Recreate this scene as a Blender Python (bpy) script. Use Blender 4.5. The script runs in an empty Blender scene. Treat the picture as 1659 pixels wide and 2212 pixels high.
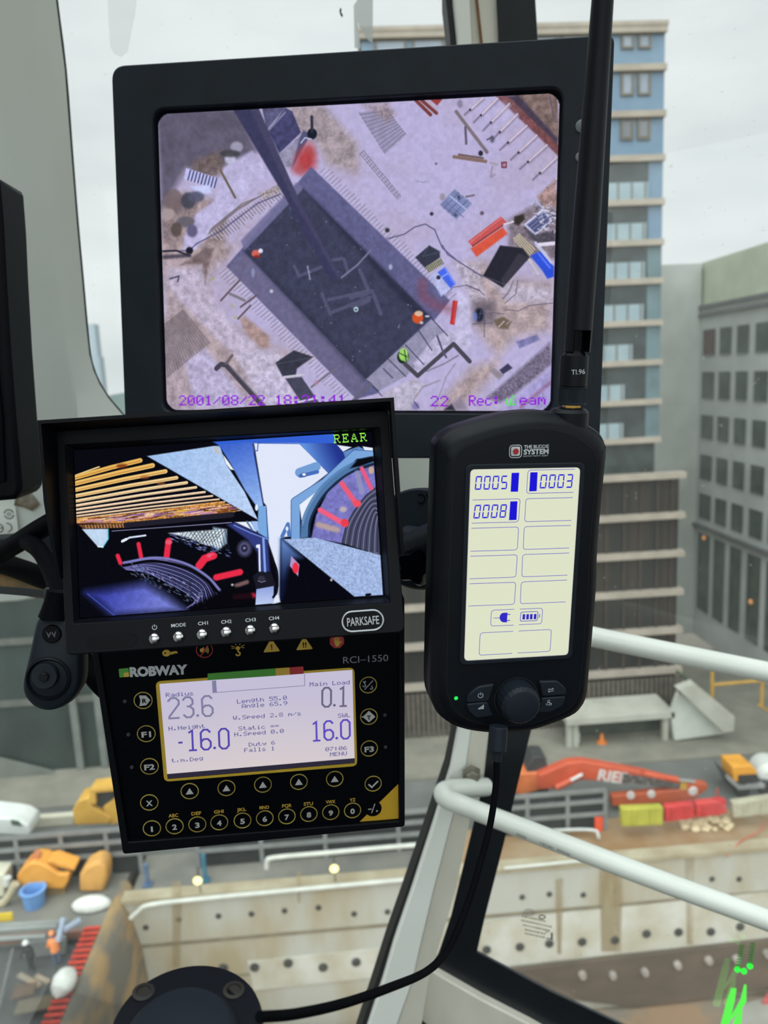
import bpy, bmesh, math, random
import numpy as np
from mathutils import Vector, Matrix

random.seed(7)
RNG = np.random.default_rng(7)
SC = bpy.context.scene
COL = SC.collection

# ------------------------------------------------------------------ camera, sky, exposure
F, CX, CY = 1662.0, 829.5, 1106.0            # phone main camera, focal length in photo pixels
YAW, PITCH, ROLL = -3.2, -10.0, -2.7
def _rx(a): c, s = math.cos(a), math.sin(a); return np.array([[1,0,0],[0,c,-s],[0,s,c]])
def _rz(a): c, s = math.cos(a), math.sin(a); return np.array([[c,-s,0],[s,c,0],[0,0,1]])
RCAM = _rz(math.radians(YAW)) @ _rx(math.radians(90+PITCH)) @ _rz(math.radians(ROLL))
cam_data = bpy.data.cameras.new('camera')
cam = bpy.data.objects.new('camera', cam_data); COL.objects.link(cam)
cam.matrix_world = Matrix([list(r)+[0] for r in RCAM.tolist()]+[[0,0,0,1]])
cam_data.sensor_fit = 'VERTICAL'; cam_data.sensor_height = 24.0
cam_data.lens = F/2212*24.0
cam_data.clip_start = 0.02; cam_data.clip_end = 2000
cam_data.dof.use_dof = True
cam_data.dof.focus_distance = 0.425
cam_data.dof.aperture_fstop = cam_data.lens/2.3     # a 2.3 mm wide pupil
SC.camera = cam
SC.view_settings.view_transform = 'Standard'
SC.view_settings.look = 'None'
SC.view_settings.gamma = 1.0
SC.view_settings.exposure = 0.0
SC.view_settings.use_curve_mapping = False

def lin(c):
    out = []
    for v in c[:3]:
        v = v/255.0
        out.append(v/12.92 if v <= 0.04045 else ((v+0.055)/1.055)**2.4)
    return tuple(out)

SKY_HIGH = 4.6
W = bpy.data.worlds.new('overcast_sky'); SC.world = W; W.use_nodes = True
nt = W.node_tree; nt.nodes.clear()
wo = nt.nodes.new('ShaderNodeOutputWorld'); bg = nt.nodes.new('ShaderNodeBackground')
tc = nt.nodes.new('ShaderNodeTexCoord'); mp = nt.nodes.new('ShaderNodeMapping'); mp.inputs['Scale'].default_value = (1.4,1.4,4.5)
nz = nt.nodes.new('ShaderNodeTexNoise'); nz.inputs['Scale'].default_value = 1.6; nz.inputs['Detail'].default_value = 5
rp = nt.nodes.new('ShaderNodeValToRGB')
rp.color_ramp.elements[0].position = .3; rp.color_ramp.elements[0].color = lin((203,213,213))+(1,)
rp.color_ramp.elements[1].position = .7; rp.color_ramp.elements[1].color = lin((236,243,243))+(1,)
nt.links.new(tc.outputs['Generated'], mp.inputs['Vector']); nt.links.new(mp.outputs[0], nz.inputs['Vector'])
nt.links.new(nz.outputs['Fac'], rp.inputs['Fac']); nt.links.new(rp.outputs['Color'], bg.inputs['Color'])
# overcast sky: unseen lobe added high behind the camera to light facades and cab
dp = nt.nodes.new('ShaderNodeVectorMath'); dp.operation = 'DOT_PRODUCT'; dp.inputs[1].default_value = Vector((-.18,-.50,.85)).normalized()
nm = nt.nodes.new('ShaderNodeVectorMath'); nm.operation = 'NORMALIZE'
nt.links.new(tc.outputs['Generated'], nm.inputs[0]); nt.links.new(nm.outputs[0], dp.inputs[0])
gr = nt.nodes.new('ShaderNodeMapRange'); gr.interpolation_type = 'SMOOTHSTEP'
gr.inputs['From Min'].default_value = .38; gr.inputs['From Max'].default_value = 1.0; gr.inputs['To Min'].default_value = 1.08; gr.inputs['To Max'].default_value = SKY_HIGH
nt.links.new(dp.outputs['Value'], gr.inputs['Value']); nt.links.new(gr.outputs[0], bg.inputs['Strength'])
nt.links.new(bg.outputs[0], wo.inputs['Surface'])

# ------------------------------------------------------------------ reading points off the photograph
def ray(px, py):
    return RCAM @ np.array([(px-CX)/F, -(py-CY)/F, -1.0])
def at_y(px, py, y): v = ray(px,py); return Vector((v*(y/v[1])).tolist())
def at_z(px, py, z): v = ray(px,py); return Vector((v*(z/v[2])).tolist())
def at_x(px, py, x): v = ray(px,py); return Vector((v*(x/v[0])).tolist())
def at_d(px, py, d): return Vector((ray(px,py)*d).tolist())
def at_plane(px, py, p0, n):
    v = Vector(ray(px,py).tolist()); return v*(Vector(p0).dot(Vector(n))/v.dot(Vector(n)))

# ------------------------------------------------------------------ materials
def mat(name, c, rough=.5, metal=0., c2=None, scale=8., lo=.35, hi=.65, detail=4., bump=0., stretch=(1,1,1), spec=.5, emit=0., coat=0., alpha=False):
    m = bpy.data.materials.new(name); m.use_nodes = True
    t = m.node_tree; p = t.nodes['Principled BSDF']
    p.inputs['Base Color'].default_value = lin(c)+(1,)
    p.inputs['Roughness'].default_value = rough; p.inputs['Metallic'].default_value = metal
    p.inputs['Specular IOR Level'].default_value = spec
    if coat: p.inputs['Coat Weight'].default_value = coat
    if emit:
        p.inputs['Emission Color'].default_value = lin(c)+(1,); p.inputs['Emission Strength'].default_value = emit
    if c2 is not None or bump:
        tcn = t.nodes.new('ShaderNodeTexCoord'); mpn = t.nodes.new('ShaderNodeMapping'); mpn.inputs['Scale'].default_value = stretch
        n = t.nodes.new('ShaderNodeTexNoise'); n.inputs['Scale'].default_value = scale; n.inputs['Detail'].default_value = detail
        t.links.new(tcn.outputs['Object'], mpn.inputs['Vector']); t.links.new(mpn.outputs[0], n.inputs['Vector'])
        if c2 is not None:
            r = t.nodes.new('ShaderNodeValToRGB')
            r.color_ramp.elements[0].position = lo; r.color_ramp.elements[0].color = lin(c)+(1,)
            r.color_ramp.elements[1].position = hi; r.color_ramp.elements[1].color = lin(c2)+(1,)
            t.links.new(n.outputs['Fac'], r.inputs['Fac']); t.links.new(r.outputs['Color'], p.inputs['Base Color'])
            if alpha:
                q = t.nodes.new('ShaderNodeMapRange'); q.inputs['From Min'].default_value = .32; q.inputs['From Max'].default_value = .7; q.inputs['To Max'].default_value = .6
                t.links.new(n.outputs['Fac'], q.inputs['Value']); t.links.new(q.outputs[0], p.inputs['Alpha'])
        if bump:
            b = t.nodes.new('ShaderNodeBump'); b.inputs['Strength'].default_value = bump; b.inputs['Distance'].default_value = .01
            t.links.new(n.outputs['Fac'], b.inputs['Height']); t.links.new(b.outputs[0], p.inputs['Normal'])
    return m
def emis(name, c, strength=1.):
    m = bpy.data.materials.new(name); m.use_nodes = True
    t = m.node_tree; t.nodes.clear()
    o = t.nodes.new('ShaderNodeOutputMaterial'); e = t.nodes.new('ShaderNodeEmission')
    e.inputs['Color'].default_value = lin(c)+(1,); e.inputs['Strength'].default_value = strength
    t.links.new(e.outputs[0], o.inputs['Surface']); return m
def picture_mat(name, strength=1.):
    m = bpy.data.materials.new(name); m.use_nodes = True
    t = m.node_tree; t.nodes.clear()
    o = t.nodes.new('ShaderNodeOutputMaterial'); e = t.nodes.new('ShaderNodeEmission')
    a = t.nodes.new('ShaderNodeAttribute'); a.attribute_name = 'picture'
    e.inputs['Strength'].default_value = strength
    t.links.new(a.outputs['Color'], e.inputs['Color']); t.links.new(e.outputs[0], o.inputs['Surface']); return m
def glass_mat(name, dust=.05, dust_hi=.12, refl=.06, tint=(1,1,1)):
    # window glass: clear, a little reflective, with a film of dust and dried drops
    m = bpy.data.materials.new(name); m.use_nodes = True
    t = m.node_tree; t.nodes.clear()
    o = t.nodes.new('ShaderNodeOutputMaterial')
    tr = t.nodes.new('ShaderNodeBsdfTransparent'); tr.inputs['Color'].default_value = tint+(1,)
    gl = t.nodes.new('ShaderNodeBsdfGlossy'); gl.inputs['Roughness'].default_value = .02
    fr = t.nodes.new('ShaderNodeMath'); fr.operation = 'MULTIPLY'; fr.inputs[1].default_value = refl/.04
    fz = t.nodes.new('ShaderNodeFresnel'); fz.inputs['IOR'].default_value = 1.45
    t.links.new(fz.outputs[0], fr.inputs[0])
    mx = t.nodes.new('ShaderNodeMixShader'); t.links.new(fr.outputs[0], mx.inputs[0]); t.links.new(tr.outputs[0], mx.inputs[1]); t.links.new(gl.outputs[0], mx.inputs[2])
    df = t.nodes.new('ShaderNodeBsdfTranslucent'); df.inputs['Color'].default_value = (.75,.75,.70,1)
    tcn = t.nodes.new('ShaderNodeTexCoord')
    n1 = t.nodes.new('ShaderNodeTexNoise'); n1.inputs['Scale'].default_value = 5; n1.inputs['Detail'].default_value = 5
    n2 = t.nodes.new('ShaderNodeTexNoise'); n2.inputs['Scale'].default_value = 160; n2.inputs['Detail'].default_value = 1
    t.links.new(tcn.outputs['Object'], n1.inputs['Vector']); t.links.new(tcn.outputs['Object'], n2.inputs['Vector'])
    r1 = t.nodes.new('ShaderNodeMapRange'); r1.inputs['From Min'].default_value=.35; r1.inputs['From Max'].default_value=.7
    r1.inputs['To Min'].default_value = dust; r1.inputs['To Max'].default_value = dust_hi
    t.links.new(n1.outputs['Fac'], r1.inputs['Value'])
    r2 = t.nodes.new('ShaderNodeMapRange'); r2.inputs['From Min'].default_value=.72; r2.inputs['From Max'].default_value=.80
    r2.inputs['To Min'].default_value = 0; r2.inputs['To Max'].default_value = .22
    t.links.new(n2.outputs['Fac'], r2.inputs['Value'])
    ad = t.nodes.new('ShaderNodeMath'); ad.operation='ADD'; t.links.new(r1.outputs[0], ad.inputs[0]); t.links.new(r2.outputs[0], ad.inputs[1])
    m2 = t.nodes.new('ShaderNodeMixShader'); t.links.new(ad.outputs[0], m2.inputs[0]); t.links.new(mx.outputs[0], m2.inputs[1]); t.links.new(df.outputs[0], m2.inputs[2])
    t.links.new(m2.outputs[0], o.inputs['Surface']); return m
def film_mat(name, c, alpha):
    m = bpy.data.materials.new(name); m.use_nodes = True
    t = m.node_tree; t.nodes.clear()
    o = t.nodes.new('ShaderNodeOutputMaterial'); a = t.nodes.new('ShaderNodeBsdfTransparent'); b = t.nodes.new('ShaderNodeBsdfTranslucent')
    b.inputs['Color'].default_value = lin(c)+(1,)
    x = t.nodes.new('ShaderNodeMixShader'); x.inputs[0].default_value = alpha
    t.links.new(a.outputs[0], x.inputs[1]); t.links.new(b.outputs[0], x.inputs[2]); t.links.new(x.outputs[0], o.inputs['Surface']); return m

# ------------------------------------------------------------------ mesh builder
class MB:
    def __init__(s): s.v = []; s.f = []
    def add(s, verts, faces):
        o = len(s.v); s.v += [tuple(v) for v in verts]; s.f += [tuple(i+o for i in f) for f in faces]; return s
    def box(s, lo, hi):
        x0,y0,z0 = lo; x1,y1,z1 = hi
        return s.add([(x0,y0,z0),(x1,y0,z0),(x1,y1,z0),(x0,y1,z0),(x0,y0,z1),(x1,y0,z1),(x1,y1,z1),(x0,y1,z1)],
                     [(0,3,2,1),(4,5,6,7),(0,1,5,4),(1,2,6,5),(2,3,7,6),(3,0,4,7)])
    def prism(s, pts, ext):
        """closed polygon (list of 3D points) pushed along the vector ext"""
        n = len(pts); e = Vector(ext); a = [Vector(p) for p in pts]; b = [p+e for p in a]
        nrm = Vector((0,0,0))
        for i in range(n): nrm += a[i].cross(a[(i+1)%n])
        if nrm.dot(e) > 0: a.reverse(); b.reverse()
        return s.add(a+b, [tuple(range(n)), tuple(range(2*n-1,n-1,-1))]+[(i,n+i,n+(i+1)%n,(i+1)%n) for i in range(n)])
    def flat(s, pts): return s.add(pts, [tuple(range(len(pts)))])
    def loft(s, loops, cap0=True, cap1=True, close=True):
        n = len(loops[0]); o = []
        vs = [p for l in loops for p in l]; fs = []
        for k in range(len(loops)-1):
            for i in range(n if close else n-1):
                j = (i+1)%n; fs.append((k*n+i, k*n+j, (k+1)*n+j, (k+1)*n+i))
        if cap0: fs.append(tuple(range(n-1,-1,-1)))
        if cap1: fs.append(tuple((len(loops)-1)*n+i for i in range(n)))
        return s.add(vs, fs)
    def tube(s, pts, r, n=12, caps=True):
        pts = [Vector(p) for p in pts]; m = len(pts)
        rr = r if isinstance(r,(list,tuple)) else [r]*m
        loops = []; up = None
        for i in range(m):
            t = (pts[min(i+1,m-1)]-pts[max(i-1,0)]).normalized()
            if up is None:
                up = Vector((0,0,1)) if abs(t.z) < .9 else Vector((1,0,0))
            a = (up - t*up.dot(t)).normalized(); up = a; b = t.cross(a)
            loops.append([pts[i]+(a*math.cos(q)+b*math.sin(q))*rr[i] for q in [2*math.pi*k/n for k in range(n)]])
        return s.loft(loops, caps, caps)
    def lathe(s, o, axis, prof, n=32, cap0=True, cap1=True):
        """prof: list of (radius, height along axis)"""
        o = Vector(o); t = Vector(axis).normalized(); u = Vector((0,0,1)) if abs(t.z)<.9 else Vector((1,0,0))
        a = (u-t*u.dot(t)).normalized(); b = t.cross(a)
        return s.loft([[o+t*h+(a*math.cos(q)+b*math.sin(q))*max(r,1e-5) for q in [2*math.pi*k/n for k in range(n)]] for r,h in prof], cap0, cap1)
    def ring(s, outer, inner, z0, z1):
        """frame between two loops of equal count given as (x,y); front at z1, back at z0"""
        n = len(outer)
        vs = [(x,y,z1) for x,y in outer]+[(x,y,z1) for x,y in inner]+[(x,y,z0) for x,y in outer]+[(x,y,z0) for x,y in inner]
        fs = []
        for i in range(n):
            j = (i+1)%n
            fs += [(i,n+i,n+j,j), (2*n+i,2*n+j,3*n+j,3*n+i), (i,j,2*n+j,2*n+i), (n+i,3*n+i,3*n+j,n+j)]
        return s.add(vs, fs)
    def strip(s, pts, w, z):
        """flat line of width w through (x,y) points at height z, mitred"""
        p = [Vector((q[0],q[1])) for q in pts]; m = len(p); closed = m > 2 and (p[0]-p[-1]).length < 1e-7
        if closed: p = p[:-1]; m -= 1
        L = []; R = []
        for i in range(m):
            if closed: d0 = (p[i]-p[i-1]).normalized(); d1 = (p[(i+1)%m]-p[i]).normalized()
            else:
                d0 = (p[i]-p[i-1]).normalized() if i else (p[1]-p[0]).normalized()
                d1 = (p[i+1]-p[i]).normalized() if i < m-1 else d0
            n0 = Vector((-d0.y,d0.x)); n1 = Vector((-d1.y,d1.x)); nn = (n0+n1)
            nn = nn/max(nn.length,1e-6); k = 1/max(nn.dot(n0),.5)
            L.append(p[i]+nn*k*w/2); R.append(p[i]-nn*k*w/2)
        vs = [(q.x,q.y,z) for q in L]+[(q.x,q.y,z) for q in R]
        return s.add(vs, [(i, m+i, m+(i+1)%m, (i+1)%m) for i in range(m if closed else m-1)])
    def disc(s, c, r, z, n=32, ry=None):
        ry = ry or r
        return s.flat([(c[0]+r*math.cos(2*math.pi*k/n), c[1]+ry*math.sin(2*math.pi*k/n), z) for k in range(n)])
    def poly(s, pts, z): return s.flat([(p[0],p[1],z) for p in pts])

ORG = {}                                   # world matrix of each top-level thing
def finish(me, smooth=35):
    bm = bmesh.new(); bm.from_mesh(me)
    bmesh.ops.remove_doubles(bm, verts=bm.verts, dist=1e-6)
    bmesh.ops.recalc_face_normals(bm, faces=bm.faces)
    bm.to_mesh(me); bm.free()
    if smooth:
        me.polygons.foreach_set('use_smooth', [True]*len(me.polygons))
        try: me.set_sharp_from_angle(angle=math.radians(smooth))
        except Exception: pass
def tag(o, label=None, cat=None, group=None, kind=None):
    if label: o['label'] = label
    if cat: o['category'] = cat
    if group: o['group'] = group
    if kind: o['kind'] = kind
    return o
def empty(name, loc=(0,0,0), m=None):
    o = bpy.data.objects.new(name, None); COL.objects.link(o); o.empty_display_size = .05
    o.matrix_world = m if m is not None else Matrix.Translation(Vector(loc))
    ORG[o] = o.matrix_world.copy(); return o
def thing(name, label, cat, loc=(0,0,0), m=None, group=None):
    return tag(empty(name, loc, m), label, cat, group)
def obj(name, mb, m, parent=None, local=False, bevel=0, smooth=35, fix=True, seg=2, label=None):
    me = bpy.data.meshes.new(name); me.from_pydata([tuple(v) for v in mb.v], [], mb.f)
    o = bpy.data.objects.new(name, me); COL.objects.link(o)
    if parent is not None:
        root = parent
        while root.parent is not None: root = root.parent
        if not local:
            base = ORG.get(root, Matrix.Identity(4)); me.transform(base.inverted())
        o.parent = parent
    elif not local:                        # a top-level mesh: origin at its base centre
        vs = np.array([tuple(v) for v in mb.v]); c = Vector(((vs[:,0].min()+vs[:,0].max())/2, (vs[:,1].min()+vs[:,1].max())/2, vs[:,2].min()))
        me.transform(Matrix.Translation(-c)); o.location = c; ORG[o] = Matrix.Translation(c)
    if m is not None: me.materials.append(m)
    if fix: finish(me, smooth)
    if bevel:
        b = o.modifiers.new('edge', 'BEVEL'); b.width = bevel; b.segments = seg; b.limit_method = 'ANGLE'; b.angle_limit = math.radians(40)
    if label: o['label'] = label
    return o
def struct(name, mb, m, **k):
    o = obj(name, mb, m, **k)
    if o.parent is None: o['kind'] = 'structure'
    return o
def copy_tree(o, parent=None):
    c = o.copy(); COL.objects.link(c)
    if parent is not None: c.parent = parent
    for ch in list(o.children): copy_tree(ch, c)
    return c

# ------------------------------------------------------------------ flat instrument panels
def rod(w):
    t = math.radians(np.linalg.norm(w)); k = np.array(w)/np.linalg.norm(w)
    K = np.array([[0,-k[2],k[1]],[k[2],0,-k[0]],[-k[1],k[0],0]])
    return np.eye(3)+math.sin(t)*K+(1-math.cos(t))*K@K
class Panel:
    """a device face: its own place, tilt and size in metres; loc() reads a point of the photo as x,y on that face"""
    def __init__(s, rot, t):
        s.R = RCAM@rod(rot); s.O = RCAM@np.array(t)
        s.M = Matrix([list(s.R[i])+[s.O[i]] for i in range(3)]+[[0,0,0,1]])
    def loc(s, px, py, off=0.):
        v = ray(px,py); n = s.R[:,2]; o = s.O+n*off
        p = v*(o@n)/(v@n)-s.O
        return (float(p@s.R[:,0]), float(p@s.R[:,1]))
    def w(s, x, y, z): return Vector((s.O+s.R@np.array([x,y,z])).tolist())
    def locs(s, pts, off=0.): return [s.loc(*p, off) for p in pts]
    def scale(s, px, py): a = s.loc(px,py); b = s.loc(px+1,py); return math.hypot(a[0]-b[0],a[1]-b[1])

def rpoly(pts, rad, seg=6):
    """polygon with rounded corners; rad a number or one per corner"""
    n = len(pts); out = []
    rad = rad if isinstance(rad,(list,tuple)) else [rad]*n
    for i in range(n):
        p = Vector(pts[i]); a = (Vector(pts[i-1])-p); b = (Vector(pts[(i+1)%n])-p)
        r = min(rad[i], a.length*.49, b.length*.49); a.normalize(); b.normalize()
        q0 = p+a*r; q1 = p+b*r
        for k in range(seg+1):
            t = k/seg; out.append(tuple(q0*(1-t)**2+p*2*t*(1-t)+q1*t*t))
    return out
def smooth_path(pts, per=8, closed=False):
    P = [Vector(p) for p in pts]; n = len(P); out = []
    for i in range(n if closed else n-1):
        p1, p2 = P[i], P[(i+1)%n]
        p0 = P[i-1] if (closed or i) else p1*2-p2
        p3 = P[(i+2)%n] if (closed or i+2 < n) else p2*2-p1
        for k in range(per):
            t = k/per
            out.append(.5*((2*p1)+(p2-p0)*t+(2*p0-5*p1+4*p2-p3)*t*t+(3*p1-p0-3*p2+p3)*t**3))
    if not closed: out.append(P[-1])
    return out
def inset(loop, d):
    """shrink an x,y loop by moving each vertex along its normal"""
    n = len(loop); out = []
    area = sum(loop[i][0]*loop[(i+1)%n][1]-loop[(i+1)%n][0]*loop[i][1] for i in range(n))
    sg = 1 if area > 0 else -1
    for i in range(n):
        t = Vector((loop[(i+1)%n][0]-loop[i-1][0], loop[(i+1)%n][1]-loop[i-1][1]))
        t = t/max(t.length,1e-9); out.append((loop[i][0]-t.y*d*sg, loop[i][1]+t.x*d*sg))
    return out

# ------------------------------------------------------------------ lettering
def text_mb(s, p0, p1, h, z, bold=0., mb=None, shear=0., fit=True):
    """solid lettering fitted between the baseline ends p0,p1 (x,y) with capital height h"""
    cu = bpy.data.curves.new('lettering', 'FONT'); cu.body = s; cu.size = 1; cu.offset = bold; cu.resolution_u = 3; cu.shear = shear
    tmp = bpy.data.objects.new('lettering', cu)
    me = bpy.data.meshes.new_from_object(tmp)
    v = np.array([w.co[:] for w in me.vertices]); fs = [tuple(p.vertices) for p in me.polygons]
    bpy.data.objects.remove(tmp); bpy.data.curves.remove(cu); bpy.data.meshes.remove(me)
    x0, x1 = v[:,0].min(), v[:,0].max(); cap = .729
    d = Vector((p1[0]-p0[0], p1[1]-p0[1])); L = d.length; d.normalize(); nrm = Vector((-d.y,d.x))
    sx = L/(x1-x0); sy = h/cap
    out = [(p0[0]+d.x*(a[0]-x0)*sx+nrm.x*a[1]*sy, p0[1]+d.y*(a[0]-x0)*sx+nrm.y*a[1]*sy, z) for a in v]
    mb = mb or MB(); return mb.add(out, fs)
G57 = {'0':'3E5149453E','1':'00427F4000','2':'4261514946','3':'2141454B31','4':'1814127F10','5':'2745454539','6':'3C4A494930','7':'0171090503','8':'3649494936','9':'064949291E',
 ':':'0036360000','.':'0060600000',',':'0050300000','-':'0808080808','/':'2010080402','=':'1414141414',' ':'0000000000','A':'7E1111117E','D':'7F4141221C','E':'7F49494941','F':'7F09090901','H':'7F0808087F',
 'L':'7F40404040','M':'7F020C027F','N':'7F0408107F','R':'7F09192946','S':'4649494931','U':'3F4040403F','W':'3F4038403F','a':'2054545478','c':'3844444420','d':'384444487F','e':'3854545418','g':'0C5252523E',
 'h':'7F08040478','i':'00447D4000','l':'00417F4000','m':'7C04180478','n':'7C08040478','o':'3844444438','p':'7C14141408','s':'4854545420','t':'043F444020','u':'3C4040207C','y':'0C5050503C'}
SERIF = {'R':['XXXXXX..','.X....X.','.X....X.','.XXXXX..','.X..X...','.X...X..','XXX...XX'],'E':['XXXXXXX.','.X....X.','.X..X...','.XXXX...','.X..X...','.X....X.','XXXXXXX.'],
 'A':['...X....','..X.X...','..X.X...','.X...X..','.XXXXX..','X.....X.','XX...XXX']}
def dots_mb(s, p0, p1, h, z, mb=None, serif=False, fill=.97, lw=1.0):
    mb = mb or MB(); cells = []; x = 0
    for ch in s:
        if serif:
            g = SERIF[ch]
            for r in range(7):
                for c in range(8):
                    if g[r][c] == 'X': cells.append((x+c, r))
            x += 10
        else:
            b = bytes.fromhex(G57[ch])
            for c in range(5):
                for r in range(7):
                    if b[c]>>r & 1: cells.append((x+c, r))
            x += 6
    n = x-(2 if serif else 1)
    d = Vector((p1[0]-p0[0], p1[1]-p0[1])); L = d.length; d.normalize(); nr = Vector((-d.y,d.x)); sx = L/n; sy = h/7
    for c, r in cells:
        u0, u1 = (c+.5-fill*lw/2)*sx, (c+.5+fill*lw/2)*sx; v0, v1 = (7-r-.5-fill/2)*sy, (7-r-.5+fill/2)*sy
        mb.flat([(p0[0]+d.x*u+nr.x*v, p0[1]+d.y*u+nr.y*v, z) for u,v in ((u0,v0),(u1,v0),(u1,v1),(u0,v1))])
    return mb
BIG = {'0':[[(.2,0),(.45,0),(.62,.15),(.62,.85),(.45,1),(.2,1),(.03,.85),(.03,.15),(.2,0)]],'1':[[(.1,.88),(.33,1),(.33,0)],[(.08,0),(.58,0)]],
 '2':[[(.03,.83),(.03,.87),(.2,1),(.45,1),(.62,.86),(.62,.68),(.03,.08),(.03,0),(.62,0)]],'3':[[(.03,.85),(.2,1),(.45,1),(.6,.86),(.6,.66),(.42,.54),(.25,.54)],[(.42,.54),(.62,.4),(.62,.15),(.45,0),(.2,0),(.03,.15)]],
 '6':[[(.62,.85),(.45,1),(.2,1),(.03,.85),(.03,.15),(.2,0),(.45,0),(.62,.15),(.62,.38),(.45,.53),(.2,.53),(.03,.4)]],'.':[[(.0,.03),(.11,.03)]],'-':[[(.0,.42),(.27,.42)]]}
ADV = {'0':.82,'1':.82,'2':.82,'3':.82,'6':.82,'.':.3,'-':.55}
def big_mb(s, p0, p1, h, z, lw, mb):
    tot = sum(ADV[c] for c in s)-.18
    d = Vector((p1[0]-p0[0], p1[1]-p0[1])); L = d.length; d.normalize(); nr = Vector((-d.y,d.x)); sx = L/tot; x = 0
    for ch in s:
        for st in BIG[ch]:
            if ch == '.':
                q = lw*.9; c = Vector(p0)+d*((x+.03)*sx)+nr*(q*.7)
                mb.poly([c+d*q,c+nr*q,c-d*q,c-nr*q], z)
            else: mb.strip([Vector(p0)+d*((x+a)*sx)+nr*(b*h) for a,b in st], lw, z)
        x += ADV[ch]
    return mb
SEG7 = {'0':'abcdef','3':'abcdg','5':'afgcd','8':'abcdefg'}
def seg_mb(s, p00, p10, p11, p01, z, mb):
    """slanted seven-segment digits in the quad bottom-left, bottom-right, top-right, top-left"""
    n = len(s); P = [Vector(p) for p in (p00,p10,p11,p01)]
    def M(u, v): return (P[0]*(1-u)+P[1]*u)*(1-v)+(P[3]*(1-u)+P[2]*u)*v
    wd = .79/n; gap = 1.0/n*1.03; t = .105; tx = t*.95/n*1.5
    for k, ch in enumerate(s):
        x0 = k*(1-wd)/(n-1); x1 = x0+wd
        for c in SEG7[ch]:
            g = .015
            if c == 'a': q = [(x0+.01,1),(x1-.01,1),(x1-tx-.004,1-t),(x0+tx+.004,1-t)]
            elif c == 'd': q = [(x0+.01,0),(x1-.01,0),(x1-tx-.004,t),(x0+tx+.004,t)]
            elif c == 'g': q = [(x0+.008,.5),(x0+tx,.5+t/2),(x1-tx,.5+t/2),(x1-.008,.5),(x1-tx,.5-t/2),(x0+tx,.5-t/2)]
            elif c == 'f': q = [(x0,1-g),(x0+tx,1-t-g),(x0+tx,.5+t/2+g),(x0,.5+g)]
            elif c == 'e': q = [(x0,g),(x0+tx,t+g),(x0+tx,.5-t/2-g),(x0,.5-g)]
            elif c == 'b': q = [(x1,1-g),(x1-tx,1-t-g),(x1-tx,.5+t/2+g),(x1,.5+g)]
            else: q = [(x1,g),(x1-tx,t+g),(x1-tx,.5-t/2-g),(x1,.5-g)]
            mb.poly([M(*a) for a in q], z)
    return mb

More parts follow.
